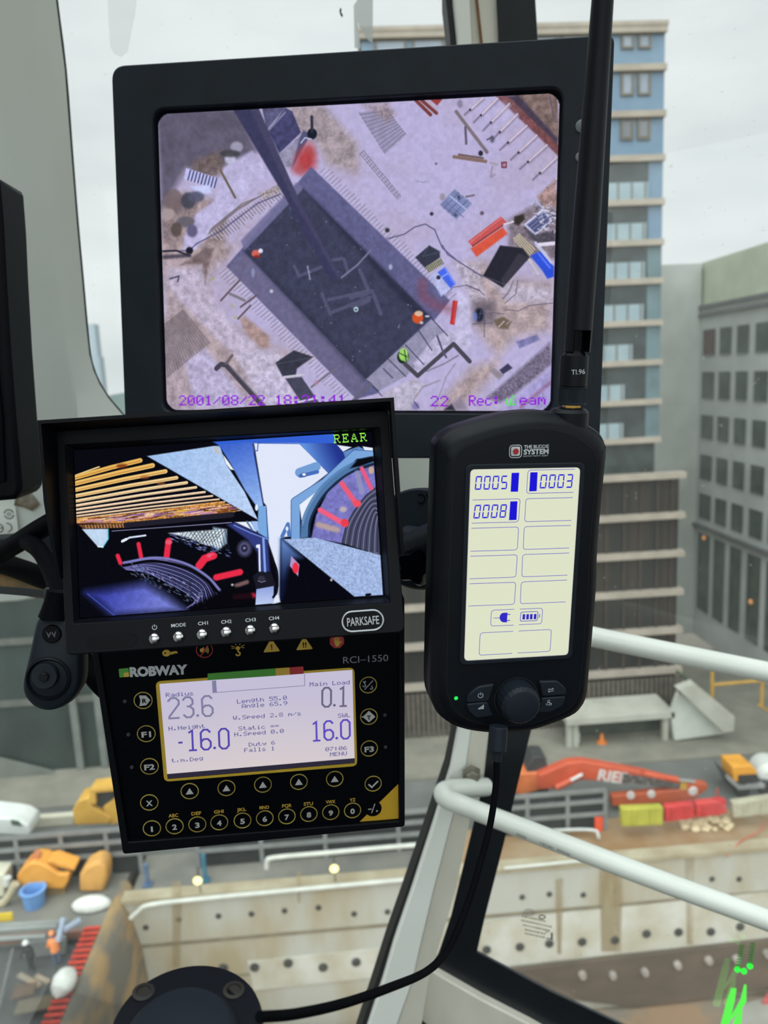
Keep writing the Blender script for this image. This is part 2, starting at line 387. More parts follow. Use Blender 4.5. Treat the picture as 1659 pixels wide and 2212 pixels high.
# ------------------------------------------------------------------ a display's picture, painted cell by cell on the display's own grid
def vnoise(nx, ny, cell, rng):
    gx, gy = int(nx/cell)+3, int(ny/cell)+3; g = rng.random((gy,gx))
    x = np.arange(nx)/cell; y = np.arange(ny)/cell
    xi = x.astype(int); yi = y.astype(int); fx = x-xi; fy = y-yi; fx = fx*fx*(3-2*fx); fy = fy*fy*(3-2*fy)
    a = g[np.ix_(yi,xi)]; b = g[np.ix_(yi,xi+1)]; c = g[np.ix_(yi+1,xi)]; d = g[np.ix_(yi+1,xi+1)]
    return (a*(1-fx)+b*fx)*(1-fy[:,None])+(c*(1-fx)+d*fx)*fy[:,None]
class Canvas:
    def __init__(s, panel, w, h, nx, ny, base):
        s.p, s.w, s.h, s.nx, s.ny = panel, w, h, nx, ny
        s.img = np.zeros((ny,nx,3)); s.img[:] = np.array(base)/255.
        s.rng = np.random.default_rng(11)
    def cell(s, px, py):
        x, y = s.p.loc(px,py); return ((x/s.w+.5)*s.nx, (.5-y/s.h)*s.ny)
    def fbm(s, cell, oct=4):
        n = 0; a = 1; t = 0
        for o in range(oct): n = n+a*vnoise(s.nx,s.ny,max(cell/2**o,1.),s.rng); t += a; a *= .55
        return n/t
    def _blend(s, x0,y0,x1,y1, m, col, mul=None):
        c = np.array(col)/255. if not isinstance(col, np.ndarray) else col
        r = s.img[y0:y1,x0:x1]; r[:] = r*(1-m[...,None])+c*m[...,None]
    def _sdf(s, P, f):
        x0 = int(max(P[:,0].min()-f-1,0)); x1 = int(min(P[:,0].max()+f+2,s.nx)); y0 = int(max(P[:,1].min()-f-1,0)); y1 = int(min(P[:,1].max()+f+2,s.ny))
        if x1 <= x0 or y1 <= y0: return None
        X, Y = np.meshgrid(np.arange(x0,x1)+.5, np.arange(y0,y1)+.5)
        d = np.full(X.shape, 1e9); ins = np.zeros(X.shape, bool); n = len(P)
        for i in range(n):
            a = P[i]; b = P[(i+1)%n]; e = b-a; L = max(e@e,1e-9)
            t = np.clip(((X-a[0])*e[0]+(Y-a[1])*e[1])/L,0,1)
            d = np.minimum(d, np.hypot(X-a[0]-t*e[0], Y-a[1]-t*e[1]))
            if a[1] != b[1]:
                c = ((a[1]>Y) != (b[1]>Y)) & (X < (b[0]-a[0])*(Y-a[1])/(b[1]-a[1])+a[0]); ins ^= c
        return x0,y0,x1,y1, np.where(ins,-d,d)
    def poly(s, pts, col, f=1.2, a=1., tex=0., tcell=6, col2=None, gdir=None):
        P = np.array([s.cell(*p) for p in pts]); r = s._sdf(P, f)
        if r is None: return
        x0,y0,x1,y1,d = r; m = np.clip(.5-d/f,0,1)*a
        c = np.array(col)/255.
        if col2 is not None:                   # from the first edge point towards gdir
            A = np.array(s.cell(*gdir[0])); B = np.array(s.cell(*gdir[1])); e = B-A
            X, Y = np.meshgrid(np.arange(x0,x1), np.arange(y0,y1))
            t = np.clip(((X-A[0])*e[0]+(Y-A[1])*e[1])/(e@e),0,1)[...,None]; c = c*(1-t)+np.array(col2)/255.*t
        if tex:
            n = vnoise(x1-x0,y1-y0,tcell,s.rng)*.6+vnoise(x1-x0,y1-y0,max(tcell/3,1),s.rng)*.4
            c = c*(1+(n-.5)*2*tex)[...,None]
        s._blend(x0,y0,x1,y1,m,np.clip(c,0,1) if isinstance(c,np.ndarray) else c)
    def line(s, pts, w, col, f=1.2, a=1.):
        """w in photo pixels"""
        P = np.array([s.cell(*p) for p in pts]); k = s.cell(pts[0][0]+1,pts[0][1])[0]-s.cell(*pts[0])[0]; hw = w*k/2
        x0 = int(max(P[:,0].min()-hw-f-1,0)); x1 = int(min(P[:,0].max()+hw+f+2,s.nx)); y0 = int(max(P[:,1].min()-hw-f-1,0)); y1 = int(min(P[:,1].max()+hw+f+2,s.ny))
        if x1 <= x0 or y1 <= y0: return
        X, Y = np.meshgrid(np.arange(x0,x1)+.5, np.arange(y0,y1)+.5); d = np.full(X.shape,1e9)
        for i in range(len(P)-1):
            p = P[i]; e = P[i+1]-p; L = max(e@e,1e-9); t = np.clip(((X-p[0])*e[0]+(Y-p[1])*e[1])/L,0,1)
            d = np.minimum(d, np.hypot(X-p[0]-t*e[0],Y-p[1]-t*e[1]))
        s._blend(x0,y0,x1,y1,np.clip(.5-(d-hw)/f,0,1)*a,col)
    def blob(s, c, rx, ry, col, f=2., a=1.):
        s.poly([(c[0]+rx*math.cos(t),c[1]+ry*math.sin(t)) for t in np.linspace(0,2*math.pi,14)[:-1]], col, f, a)
    def comb(s, p0, p1, n, off, w, cols, jit=0., a=1.):
        for i in range(n):
            t = (i+.5)/n; x = p0[0]+(p1[0]-p0[0])*t; y = p0[1]+(p1[1]-p0[1])*t; k = 1+jit*(s.rng.random()-.5)
            s.line([(x,y),(x+off[0]*k,y+off[1]*k)], w, cols[i%len(cols)], 1., a)
    def hatch(s, pts, da, n, w, col, a=.8):
        """n lines across the quad pts, parallel to side 0-1 (da=0) or 1-2 (da=1)"""
        q = pts if da == 0 else pts[1:]+pts[:1]
        for i in range(n):
            t = (i+.5)/n; A = (q[0][0]+(q[3][0]-q[0][0])*t, q[0][1]+(q[3][1]-q[0][1])*t); B = (q[1][0]+(q[2][0]-q[1][0])*t, q[1][1]+(q[2][1]-q[1][1])*t)
            s.line([A,B], w, col, 1., a)
    def build(s, name, m, parent, radius, z=0.):
        nx, ny = s.nx, s.ny
        xs = (np.arange(nx+1)/nx-.5)*s.w; ys = (.5-np.arange(ny+1)/ny)*s.h
        X, Y = np.meshgrid(xs, ys)
        co = np.stack([X.ravel(),Y.ravel(),np.full(X.size,z)],1)
        I = np.arange((nx+1)*(ny+1)).reshape(ny+1,nx+1)
        q = np.stack([I[1:,:-1],I[1:,1:],I[:-1,1:],I[:-1,:-1]],-1).reshape(-1,4)
        c = s.img.reshape(-1,3)
        if radius:
            cx = (X[:-1,:-1]+X[1:,1:])/2; cy = (Y[:-1,:-1]+Y[1:,1:])/2
            dx = np.maximum(np.abs(cx)-(s.w/2-radius),0); dy = np.maximum(np.abs(cy)-(s.h/2-radius),0)
            keep = (np.hypot(dx,dy) <= radius).ravel(); q = q[keep]; c = c[keep]
        used, inv = np.unique(q.ravel(), return_inverse=True); co = co[used]; q = inv.reshape(-1,4)
        me = bpy.data.meshes.new(name); n = len(q)
        me.vertices.add(len(co)); me.vertices.foreach_set('co', co.ravel().astype(np.float32))
        me.loops.add(4*n); me.loops.foreach_set('vertex_index', q.ravel().astype(np.int32))
        me.polygons.add(n); me.polygons.foreach_set('loop_start', (np.arange(n)*4).astype(np.int32))
        try: me.polygons.foreach_set('loop_total', np.full(n,4,np.int32))
        except Exception: pass
        me.update(calc_edges=True)
        c = np.clip(c,0,1); l = np.where(c<=.04045, c/12.92, ((c+.055)/1.055)**2.4)
        at = me.color_attributes.new('picture','FLOAT_COLOR','CORNER')
        at.data.foreach_set('color', np.repeat(np.concatenate([l,np.ones((n,1))],1),4,axis=0).astype(np.float32).ravel())
        me.materials.append(m)
        o = bpy.data.objects.new(name, me); COL.objects.link(o); o.parent = parent
        return o
def crop(x, y, k): return lambda X, Y: (x+X/k, y+Y/k)
# ================================================================== the cab and the ground outside
WHITEP = mat('white_cab_paint', (238,240,234), .45, c2=(228,230,222), scale=7, lo=.3, hi=.8)
WHITED = mat('dirty_white_paint', (222,219,206), .55, c2=(186,178,162), scale=9, lo=.35, hi=.85, detail=6, stretch=(1,1,.4))
GREYP = mat('grey_white_paint', (216,222,216), .5, c2=(198,203,194), scale=5, lo=.35, hi=.8, detail=6, stretch=(1,1,.5))
SEAL = mat('black_window_seal', (20,21,22), .55, c2=(28,28,28), scale=30)
FRIT = mat('black_glass_border', (22,27,33), .35, c2=(26,31,36), scale=20)
CABDARK = mat('cab_lining', (206,208,202), .8, c2=(192,194,188), scale=6)
FY = .93
PR0 = at_y(1060,1100,FY); PRN = Vector((.34,.94,0)).normalized()      # plane of the right-hand window
def pr(px, py, d=0.): return at_plane(px, py, PR0-PRN*d, PRN)
def fy(px, py, y=FY): return at_y(px, py, y)
def lab(o, label, cat): return tag(o, label, cat)

FLOORM = mat('floor_mat', (34,35,36), .8, c2=(28,29,30), scale=12)
def shell(name, lo, hi, label): return lab(struct(name, MB().box(lo,hi), FLOORM if name in ('floor','wall_right') else CABDARK), label, name.split('_')[0])
ce = MB().box((-.78,-.9,.66),(1.1,-.75,.70)).box((-.78,.96,.66),(1.1,1.04,.70)).box((-.78,-.75,.66),(-.66,.96,.70)).box((.98,-.75,.66),(1.1,.96,.70))
lab(struct('ceiling', ce, CABDARK), 'pale lined cab ceiling around an added roof window above the camera', 'ceiling')
shell('floor', (-.78,-.9,-1.4),(1.1,1.0,-1.35), 'dark rubber cab floor below the picture')
shell('wall_back', (-.78,-.94,-1.35),(1.1,-.9,-.40), 'pale cab back wall behind the camera')
shell('wall_right', (1.06,-.9,-1.35),(1.1,.6,-.45), 'dark lower cab side wall out of sight on the right')
lab(struct('wall_left', MB().box((-.78,-.9,-1.35),(-.74,.55,.66)), mat('pale_lining',(210,212,208),.8,c2=(198,200,196),scale=6)), 'pale cab side wall out of sight on the left', 'wall')

# left post with a crease, ending in the rounded corner of the front window
rows = [(-760,4,62),(-70,66,115),(0,72,120),(150,85,139),(330,100,153),(480,114,165),(600,128,176),(700,141,185),(765,150,192),(800,155,201),(830,158,214),(860,161,233),(885,163,254),(905,165,272),(925,167,300),(940,168,340),(948,168,372)]
mb = MB(); V = []
for py,xc,xe in rows: V.append([at_d(-620,py,.60), fy(-60+py*.06,py,.80), fy(xc-4,py,.868), fy(xc+3,py,.875), fy(xe,py,.905), fy(xe+1,py,.945)])
mb.v = [tuple(p) for r in V for p in r]; n = 6
mb.f = [(i*n+j,i*n+j+1,(i+1)*n+j+1,(i+1)*n+j) for i in range(len(V)-1) for j in range(n-1)]
lab(struct('trim_1', mb, GREYP, smooth=25), 'grey-white cab post at the left edge with dirt marks', 'post')
mb = MB(); mb.tube(smooth_path([fy(xe+1,py,.938) for py,xc,xe in rows],3), .0022, 8); lab(struct('trim_2', mb, SEAL), 'thin black rubber seal along the left post and its rounded corner', 'seal')
mb = MB(); sill = [(-420,905),(272,905),(300,925),(340,940),(372,948),(700,952),(1046,935),(1042,1232),(850,1240),(125,1284),(40,1300),(-420,1330)]
mb.prism([fy(x,y,.908) for x,y in sill], (0,.04,0)); lab(struct('trim_3', mb, GREYP, bevel=.003), 'grey-white cross bar of the front window behind the monitors', 'frame')
st = MB(); r = random.Random(4)
st.flat([fy(x,y,.9065) for x,y in ((34,1072),(58,1056),(74,1074),(86,1090),(70,1104),(50,1096),(30,1092))]); lab(struct('trim_4', st, mat('rust_dirt',(104,84,64),.9,c2=(150,146,134),scale=60,lo=.4,hi=.6), smooth=0), 'patch of rust and dirt on the cross bar above the compliance label', 'stain')
for o_ in [o for o in COL.objects if o.name == 'trim_4']: o_['kind'] = 'structure'

# front pillar between the two windows
def band(pl, prr, f, th):
    mb = MB(); A = [f(*p) for p in pl]; B = [f(*p) for p in prr]; e = Vector((0,th,0)); n = len(A)
    loops = [[A[i],B[i],B[i]+e,A[i]+e] for i in range(n)]; return mb.loft(loops)
ys = [-760,-70,0,80,400,800,1200,1579,1662,1779,1921,2038,2120,2250]
seal_l = [900,962,963,972,985,993,995,984,967,928,879,838,812,770]; wh_l = [917,979,981,989,995,1002,1003,990,974,938,892,852,828,786]
wh_r = [952,1014,1016,1020,1024,1028,1026,1018,1006,975,938,910,892,846]; dg_r = [1010,1072,1072,1076,1076,1076,1070,1056,1042,1013,985,950,925,905]
lab(struct('trim_5', band(list(zip(seal_l,ys)), list(zip(wh_l,ys)), lambda x,y: fy(x,y,.926), .03), SEAL, smooth=40), 'black rubber seal along the left side of the front pillar', 'seal')
lab(struct('trim_6', band(list(zip(wh_l,ys)), list(zip(wh_r,ys)), lambda x,y: fy(x,y,.915), .045), WHITEP, smooth=40, bevel=.002), 'clean white front edge of the cab pillar between the two windows', 'pillar')
lab(struct('trim_7', band(list(zip(wh_r,ys)), list(zip(dg_r,ys)), lambda x,y: fy(x,y,.930), .03), WHITED, smooth=40), 'dirty recessed side of the cab pillar beside the black glass border', 'pillar')
mb = MB(); mb.tube([fy(x,y,.927) for x,y in ((1022,-70),(1030,0),(1040,92),(1048,400))], .0016, 8); lab(struct('trim_8', mb, mat('brown_stain',(140,98,62),.8,c2=(110,80,56),scale=30)), 'brown stained groove in the pillar above the crane monitor', 'groove')
# black glass border of the right window
ysf = [-760,-70,0,80,400,800,1200,1579,1696,1823,1979,2057]
fl_ = [1010,1072,1072,1076,1076,1076,1070,1056,1043,1012,974,948]; fr_ = [1085,1152,1156,1161,1168,1172,1168,1147,1118,1088,1048,1030]
mb = MB(); A = [pr(x,y) for x,y in zip(fl_,ysf)]; B = [pr(x,y) for x,y in zip(fr_,ysf)]; e = PRN*.004
mb.loft([[a,b,b+e,a+e] for a,b in zip(A,B)]); 
q = [(948,2057),(1030,2057),(1191,2143),(1338,2212),(1480,2284),(1260,2284),(1143,2212),(1040,2160),(930,2096)]
mb.prism([pr(*p) for p in q], e); lab(struct('trim_9', mb, FRIT, smooth=30), 'broad black border of the right window, turning a corner at its foot', 'window border')
mb = MB(); mb.prism([pr(x,y,.012) for x,y in ((932,2098),(1040,2160),(1143,2213),(1260,2280),(1010,2290),(905,2200),(892,2172))], PRN*.02); lab(struct('trim_10', mb, WHITED, bevel=.002), 'dirty white lower frame of the right window at the bottom edge', 'frame')
mb = MB(); mb.prism([pr(x,y,-.02) for x,y in ((880,2165),(1020,2290),(780,2320),(830,2200))], PRN*.02); lab(struct('trim_11', mb, SEAL), 'black panel under the white lower frame', 'panel')

mb = MB(); mb.flat([(-.66,-.75,.68),(.98,-.75,.68),(.98,.96,.68),(-.66,.96,.68)]); lab(struct('added_window_3', mb, glass_mat('added_window_glass', .02, .05), smooth=0), 'unseen roof window added above the camera to light the cab', 'window')  # roof opening added to let more sky light into the cab
mb = MB(); mb.flat([(-.74,-.92,-.40),(1.06,-.92,-.40),(1.06,-.92,.66),(-.74,-.92,.66)]); lab(struct('added_window_4', mb, bpy.data.materials['added_window_glass'], smooth=0), 'unseen rear window added behind the camera to light the cab', 'window')  # rear opening added so sky light reaches the instrument fronts
GLASS = glass_mat('cab_glass', .02, .06, .022); GLASS2 = glass_mat('cab_side_glass', .03, .08, .04)
mb = MB(); mb.flat([fy(x,y,.952) for x,y in ((-460,-760),(915,-760),(975,-120),(1005,1000),(1000,1579),(950,1779),(870,2038),(770,2300),(600,3000),(-460,3000))]); lab(struct('window_1', mb, GLASS, smooth=0), 'dusty front window pane of the crane cab', 'window')
mb = MB(); mb.flat([pr(x,y,-.006) for x,y in ((1060,-760),(1850,-760),(1850,2420),(1500,2300),(1000,2085),(1100,1600),(1120,1000))]); win2 = lab(struct('window_2', mb, GLASS2, smooth=0), 'right-hand window pane of the crane cab with an etched stamp', 'window')
# marks on the glass
stamp = MB(); r = random.Random(2); INK = mat('etched_stamp',(70,72,70),.8,c2=(80,82,80),scale=50)
def circ(cx,cy,rx,ry,w,n=18):
    P = [pr(cx+rx*math.cos(t),cy+ry*math.sin(t),-.004) for t in np.linspace(0,2*math.pi,n)]
    Q = [pr(cx+(rx-w)*math.cos(t),cy+(ry-w)*math.sin(t),-.004) for t in np.linspace(0,2*math.pi,n)]
    stamp.loft([P,Q],False,False,False)
circ(1143,1971,12,8,1.2); circ(1143,1971,7,4.5,1.0); circ(1171,1981,8,5,2.5)
for k,(x0,y0,x1) in enumerate(((1128,1979,1178),(1126,1988,1190),(1130,1998,1186),(1134,2008,1176),(1134,2016,1176))):
    x = x0
    while x < x1:
        w = 1.5+r.random()*2.5; y = y0+(x-x0)*.22; stamp.flat([pr(x,y-1.6,-.004),pr(x+w,y-1.6+w*.22,-.004),pr(x+w,y+1.4+w*.22,-.004),pr(x,y+1.4,-.004)]); x += w+1.8
for q in ((1178,2012,1186,2014),(1190,2014,1194,2030),(1180,2026,1192,2028)): stamp.flat([pr(q[0],q[1],-.004),pr(q[2],q[1]+1,-.004),pr(q[2],q[3],-.004),pr(q[0],q[3],-.004)])
obj('etched_stamp', stamp, INK, win2, smooth=0, fix=False)
w1 = [o for o in COL.objects if o.name == 'window_1'][0]
mb = MB(); mb.flat([fy(x,y,.949) for x,y in ((231,-40),(234,40),(238,100),(246,116),(262,124),(276,112),(284,70),(292,30),(300,-40))]); obj('water_mark', mb, film_mat('smear',(150,145,150),.16), w1, smooth=0, label='faint dried smear near the top left of the pane')
mb = MB(); mb.flat([fy(x,y,.949) for x,y in ((735,16),(738,20),(737,26),(741,33),(739,38),(735,32),(733,24))]); obj('dead_insect', mb, SEAL, w1, smooth=0, label='small dark speck stuck to the glass above the monitor')
mb = MB(); mb.flat([fy(x,y,.949) for x,y in ((764,12),(785,-20),(806,-40),(805,92),(796,88),(784,72),(776,58),(773,48),(779,104),(766,104))]); obj('tape_scrap', mb, film_mat('pale_tape',(222,228,226),.8), w1, smooth=0, label='torn scrap of whitish tape above the monitor')

# ------------------------------------------------------------ ground, pit and far hills
ZS = -28.0
ASPH = mat('asphalt', (106,107,103), .9, c2=(92,94,90), scale=.35, detail=6); FOOT = mat('footpath', (132,129,116), .9, c2=(114,112,101), scale=.5, detail=6)
DIRT = mat('brown_dirt', (136,106,72), .95, c2=(152,134,108), scale=.5, lo=.35, hi=.7, detail=8); PITF = mat('pit_floor', (156,128,100), .95, c2=(128,124,114), scale=.35, lo=.45, hi=.6, detail=8)
DECK = mat('deck_grey', (126,124,114), .9, c2=(104,104,98), scale=.4, detail=6); LOWD = mat('lower_deck', (92,95,94), .9, c2=(74,76,76), scale=.4, detail=7)
def slab(name, x0,x1,y0,y1,z0,z1,m,label,cat): return lab(struct(name, MB().box((x0,y0,z0),(x1,y1,z1)), m), label, cat)
slab('ground', -400,400,-300,380,-41,-39.5,mat('far_ground',(120,114,102),.95,c2=(104,100,92),scale=.1),'brown ground far below around the site','ground')
slab('road', -90,90,43.4,49.7,-29,ZS,ASPH,'grey asphalt road running across behind the pit','road')
slab('footpath', -90,90,49.7,70,-29,ZS+.12,FOOT,'beige footpath in front of the buildings','footpath')
slab('site_verge', 4.5,90,39.8,43.4,-29,ZS-.02,DIRT,'brown dirt strip between the pit wall and the road barriers','ground')
slab('site_ground', -13.0,4.5,39.8,43.4,-29,ZS-.02,DECK,'grey strip of ground behind the pit wall','ground')
slab('site_deck', -60,-13.6,37.2,43.4,-28.6,ZS,DECK,'grey site deck at the left holding the orange machines','deck')
ZL = round(at_y(80,2045,37.2).z, 2)          # level of the lower deck
slab('deck_face', -60,-13.9,37.2,37.5,ZL-1,-28.6,LOWD,'dark face below the deck edge at the left','retaining wall')
slab('lower_deck', -60,-13.9,8,37.2,ZL-1,ZL,LOWD,'dark lower working deck at bottom left where the workers stand','deck')
slab('pit_floor', -13.0,90,-10,39.2,-39,-37.6,PITF,'dirt floor of the excavated pit','floor')
CONC = mat('pit_concrete', (176,176,166), .9, c2=(160,148,120), scale=.3, lo=.44, hi=.66, detail=7, stretch=(1,1,.35))
RUSTY = mat('rust_run', (158,130,84), .9, c2=(172,160,128), scale=.8, lo=.3, hi=.7, detail=5, stretch=(1,1,.2), alpha=True)
PALEC = mat('pale_shotcrete', (198,198,189), .9, c2=(176,170,150), scale=.5, detail=6)
wall = lab(struct('pit_wall_far', MB().box((-13.4,39.2,-37.8),(60,39.9,ZS+.05)), CONC), 'pale concrete retaining wall across the far side of the pit', 'retaining wall')
cop = MB().box((-13.4,39.05,ZS-.12),(60,39.95,ZS+.12)); obj('coping', cop, mat('coping',(168,160,136),.9,c2=(150,138,112),scale=.6), wall)
hz_ = lambda x,y: at_y(x,y,39.2).z
for (z0,z1) in ((-30.95,-30.75),(-33.3,-33.15)): obj('panel_joint', MB().box((-13.4,39.16,z0),(60,39.2,z1)), mat('joint_brown',(132,124,104),.9,c2=(116,108,90),scale=1), wall)  # panel joints in a darker brown than the concrete
mb = MB(); mb.prism([at_y(x,y,39.19) for x,y in ((535,2076),(855,2044),(900,2100),(548,2138))], (0,-.06,0)); obj('pale_panel', mb, PALEC, wall)
mb = MB(); mb.prism([at_y(x,y,39.19) for x,y in ((1040,1990),(1660,1925),(1660,2024),(1030,2092))], (0,-.06,0)); obj('pale_panel', mb, PALEC, wall)
for (x0,x1,ya,yb) in ((370,392,1905,2090),(1295,1345,1850,2055),(1480,1500,1850,2040),(640,652,1885,1950),(1200,1216,1900,2060)):
    mb = MB(); mb.prism([at_y(x,y,39.12) for x,y in ((x0,ya),(x1,ya-3),(x1-4,yb),(x0+4,yb))], (0,-.03,0)); obj('rust_streak', mb, RUSTY, wall, label='brown rust streak on the concrete')
WALE = mat('brown_waler', (106,92,78), .9, c2=(88,78,68), scale=.7, detail=6, stretch=(.4,1,1))
mb = MB(); mb.prism([at_y(x,y,39.1) for x,y in ((1090,2092),(1720,2020),(1720,2120),(1370,2170),(1180,2146))], (0,-.25,0)); obj('waler', mb, WALE, wall, label='dark brown lower band of the wall')
HOLE = mat('anchor_hole', (74,74,70), .8, c2=(58,58,55), scale=3); BOLT = mat('anchor_head', (168,158,150), .7, c2=(140,132,124), scale=2)
def anchors(pts, r, m, y, dep):
    for (x,y_) in pts:
        c = at_y(x,y_,y); b = MB(); b.lathe(c,(0,-1,0),[(r,-.02),(r,dep*.6),(r*.75,dep)],14,False,True); obj('anchor', b, m, wall)
zz1 = lambda l: [(850+x/2.05,1550+y/2.05) for x,y in l]; zz5 = lambda l: [(150+x/2.212,1800+y/2.212) for x,y in l]
anchors(zz1(((570,795),(690,782),(840,785),(975,770),(1410,715),(1530,715))), .17, HOLE, 39.2, .05)
anchors(zz1(((412,1028),(560,1015),(690,1000),(835,993),(980,985),(1120,957),(1262,950),(1405,948),(1535,925))), .26, HOLE, 39.12, .08)
anchors(zz1(((835,1135),(968,1135),(1110,1122),(1255,1090),(1393,1070),(1515,1065),(1650,1040))), .24, BOLT, 38.84, .3)
anchors(zz5(((365,450),(522,412),(712,395),(870,385),(1028,370),(1190,355),(1360,385),(1520,375))), .17, HOLE, 39.2, .05)
anchors(zz5(((735,645),(885,640),(1045,620),(1212,640),(1370,615),(1520,600))), .27, HOLE, 39.12, .08)
EARTH = mat('earth_face', (160,134,94), .95, c2=(112,108,98), scale=.7, lo=.42, hi=.58, detail=8, stretch=(1,.45,1))
mb = MB(); r = random.Random(8); L0 = []; 
for i in range(25):
    y = 41-i*1.3; j = r.random()*.25
    L0.append([(-13.9,y,ZS+.1-.05*j),(-13.55+j*.5,y,ZS+.05),(-13.1+j,y,ZS-.8-j),(-12.7+j,y,-31.0),(-12.2+j,y,-38.2),(-13.9,y,-38.2)])
mb.loft(L0); lab(struct('pit_wall_left', mb, EARTH, smooth=60), 'brown earth and timber wall along the left side of the pit', 'retaining wall')
mb = MB(); HILL = []
for i in range(25): x = -320+i*24; HILL.append((x,420,-60)); 
top = [(x,420,-6+3*math.sin(i*.9)+2*math.sin(i*2.3)) for i,(x,_,_) in enumerate(HILL)]
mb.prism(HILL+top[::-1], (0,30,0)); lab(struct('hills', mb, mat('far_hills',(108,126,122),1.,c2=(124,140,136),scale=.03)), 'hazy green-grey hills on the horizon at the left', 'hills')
# ================================================================== instruments in the cab
BLACK = mat('black_plastic', (25,32,41), .5, c2=(21,28,36), scale=60, spec=.2)
BLACK2 = mat('satin_black_plastic', (12,16,23), .45, c2=(10,13,20), scale=80, spec=.18)
BLACK3 = mat('hood_black', (5,7,14), .5, c2=(4,6,12), scale=80, spec=.14)
DEEP = mat('gloss_black', (4,5,10), .3, c2=(5,6,11), scale=40, spec=.08)
GROOVE = mat('groove_black', (8,9,11), .7, c2=(6,7,8), scale=40)
SILVER = mat('printed_silver', (206,210,214), .5, c2=(168,172,176), scale=90)
CHROME = mat('chrome', (225,226,228), .12, 1., c2=(205,206,208), scale=50)
OLIVE = mat('printed_olive_yellow', (186,166,78), .5, c2=(148,130,58), scale=90)
GOLD = mat('printed_yellow', (196,160,58), .5, c2=(186,150,54), scale=90)
PRED = mat('printed_red', (168,44,48), .5, c2=(158,40,44), scale=90)
PGREEN = mat('printed_green', (72,142,52), .5, c2=(66,134,48), scale=90)
BRASS = mat('brass', (214,170,90), .25, 1., c2=(190,148,76), scale=70)
RUBBER = mat('black_rubber', (10,11,15), .6, c2=(8,9,12), scale=60, spec=.02)
PIC = picture_mat('display_picture', 1.0)

# ---------------------------------------------- big crane camera monitor
MON = Panel((7.2156,-8.0737,-.7404), (-.0247646,.1918097,-.5878254)); MW, MH = .304, .22636
mon = thing('camera_monitor', 'large black square crane camera monitor showing an aerial view of a dark rectangular pit', 'monitor', m=MON.M)
FZ = .006
hous = rpoly(MON.locs([(240,142),(273,990),(1294,990),(1328,74)], FZ), [.011,.008,.008,.006], 8)
scr_open = [(x,y) for x,y in rpoly([(-MW/2-.002,MH/2+.002),(-MW/2-.002,-MH/2-.002),(MW/2+.002,-MH/2-.002),(MW/2+.002,MH/2+.002)], .011, 8)]
mb = MB(); mb.ring(hous, scr_open, -.006, FZ); obj('bezel', mb, BLACK, mon, True, bevel=.0012)
mb = MB(); mb.loft([[(x,y,-.006) for x,y in hous],[(x,y,-.02) for x,y in inset(hous,.001)],[(x,y,-.034) for x,y in inset(hous,.02)],[(x,y,-.04) for x,y in inset(hous,.045)]])
obj('rear_housing', mb, BLACK, mon, True)
mb = MB(); mb.strip(MON.locs([(1270,226),(1252,230),(1240,244),(1236,262),(1235,300),(1216,760),(1216,800)], FZ), .0006, FZ+.0003)
mb.strip(MON.locs([(1288,640),(1284,812),(1281,828),(1272,840),(1262,846)], FZ), .0006, FZ+.0003)
obj('control_panel_seam', mb, GROOVE, mon, True)
GREYB = mat('grey_button', (98,104,108), .5, c2=(90,96,100), scale=60)
for (x,y,r) in ((1257,273,.0046),(1253,340,.0034)):
    c = MON.loc(x,y,FZ); b = MB(); b.lathe((c[0],c[1],FZ-.0005),(0,0,1),[(r,0),(r,.0012),(r*.8,.0017)],24); obj('round_button', b, GREYB, mon, True)

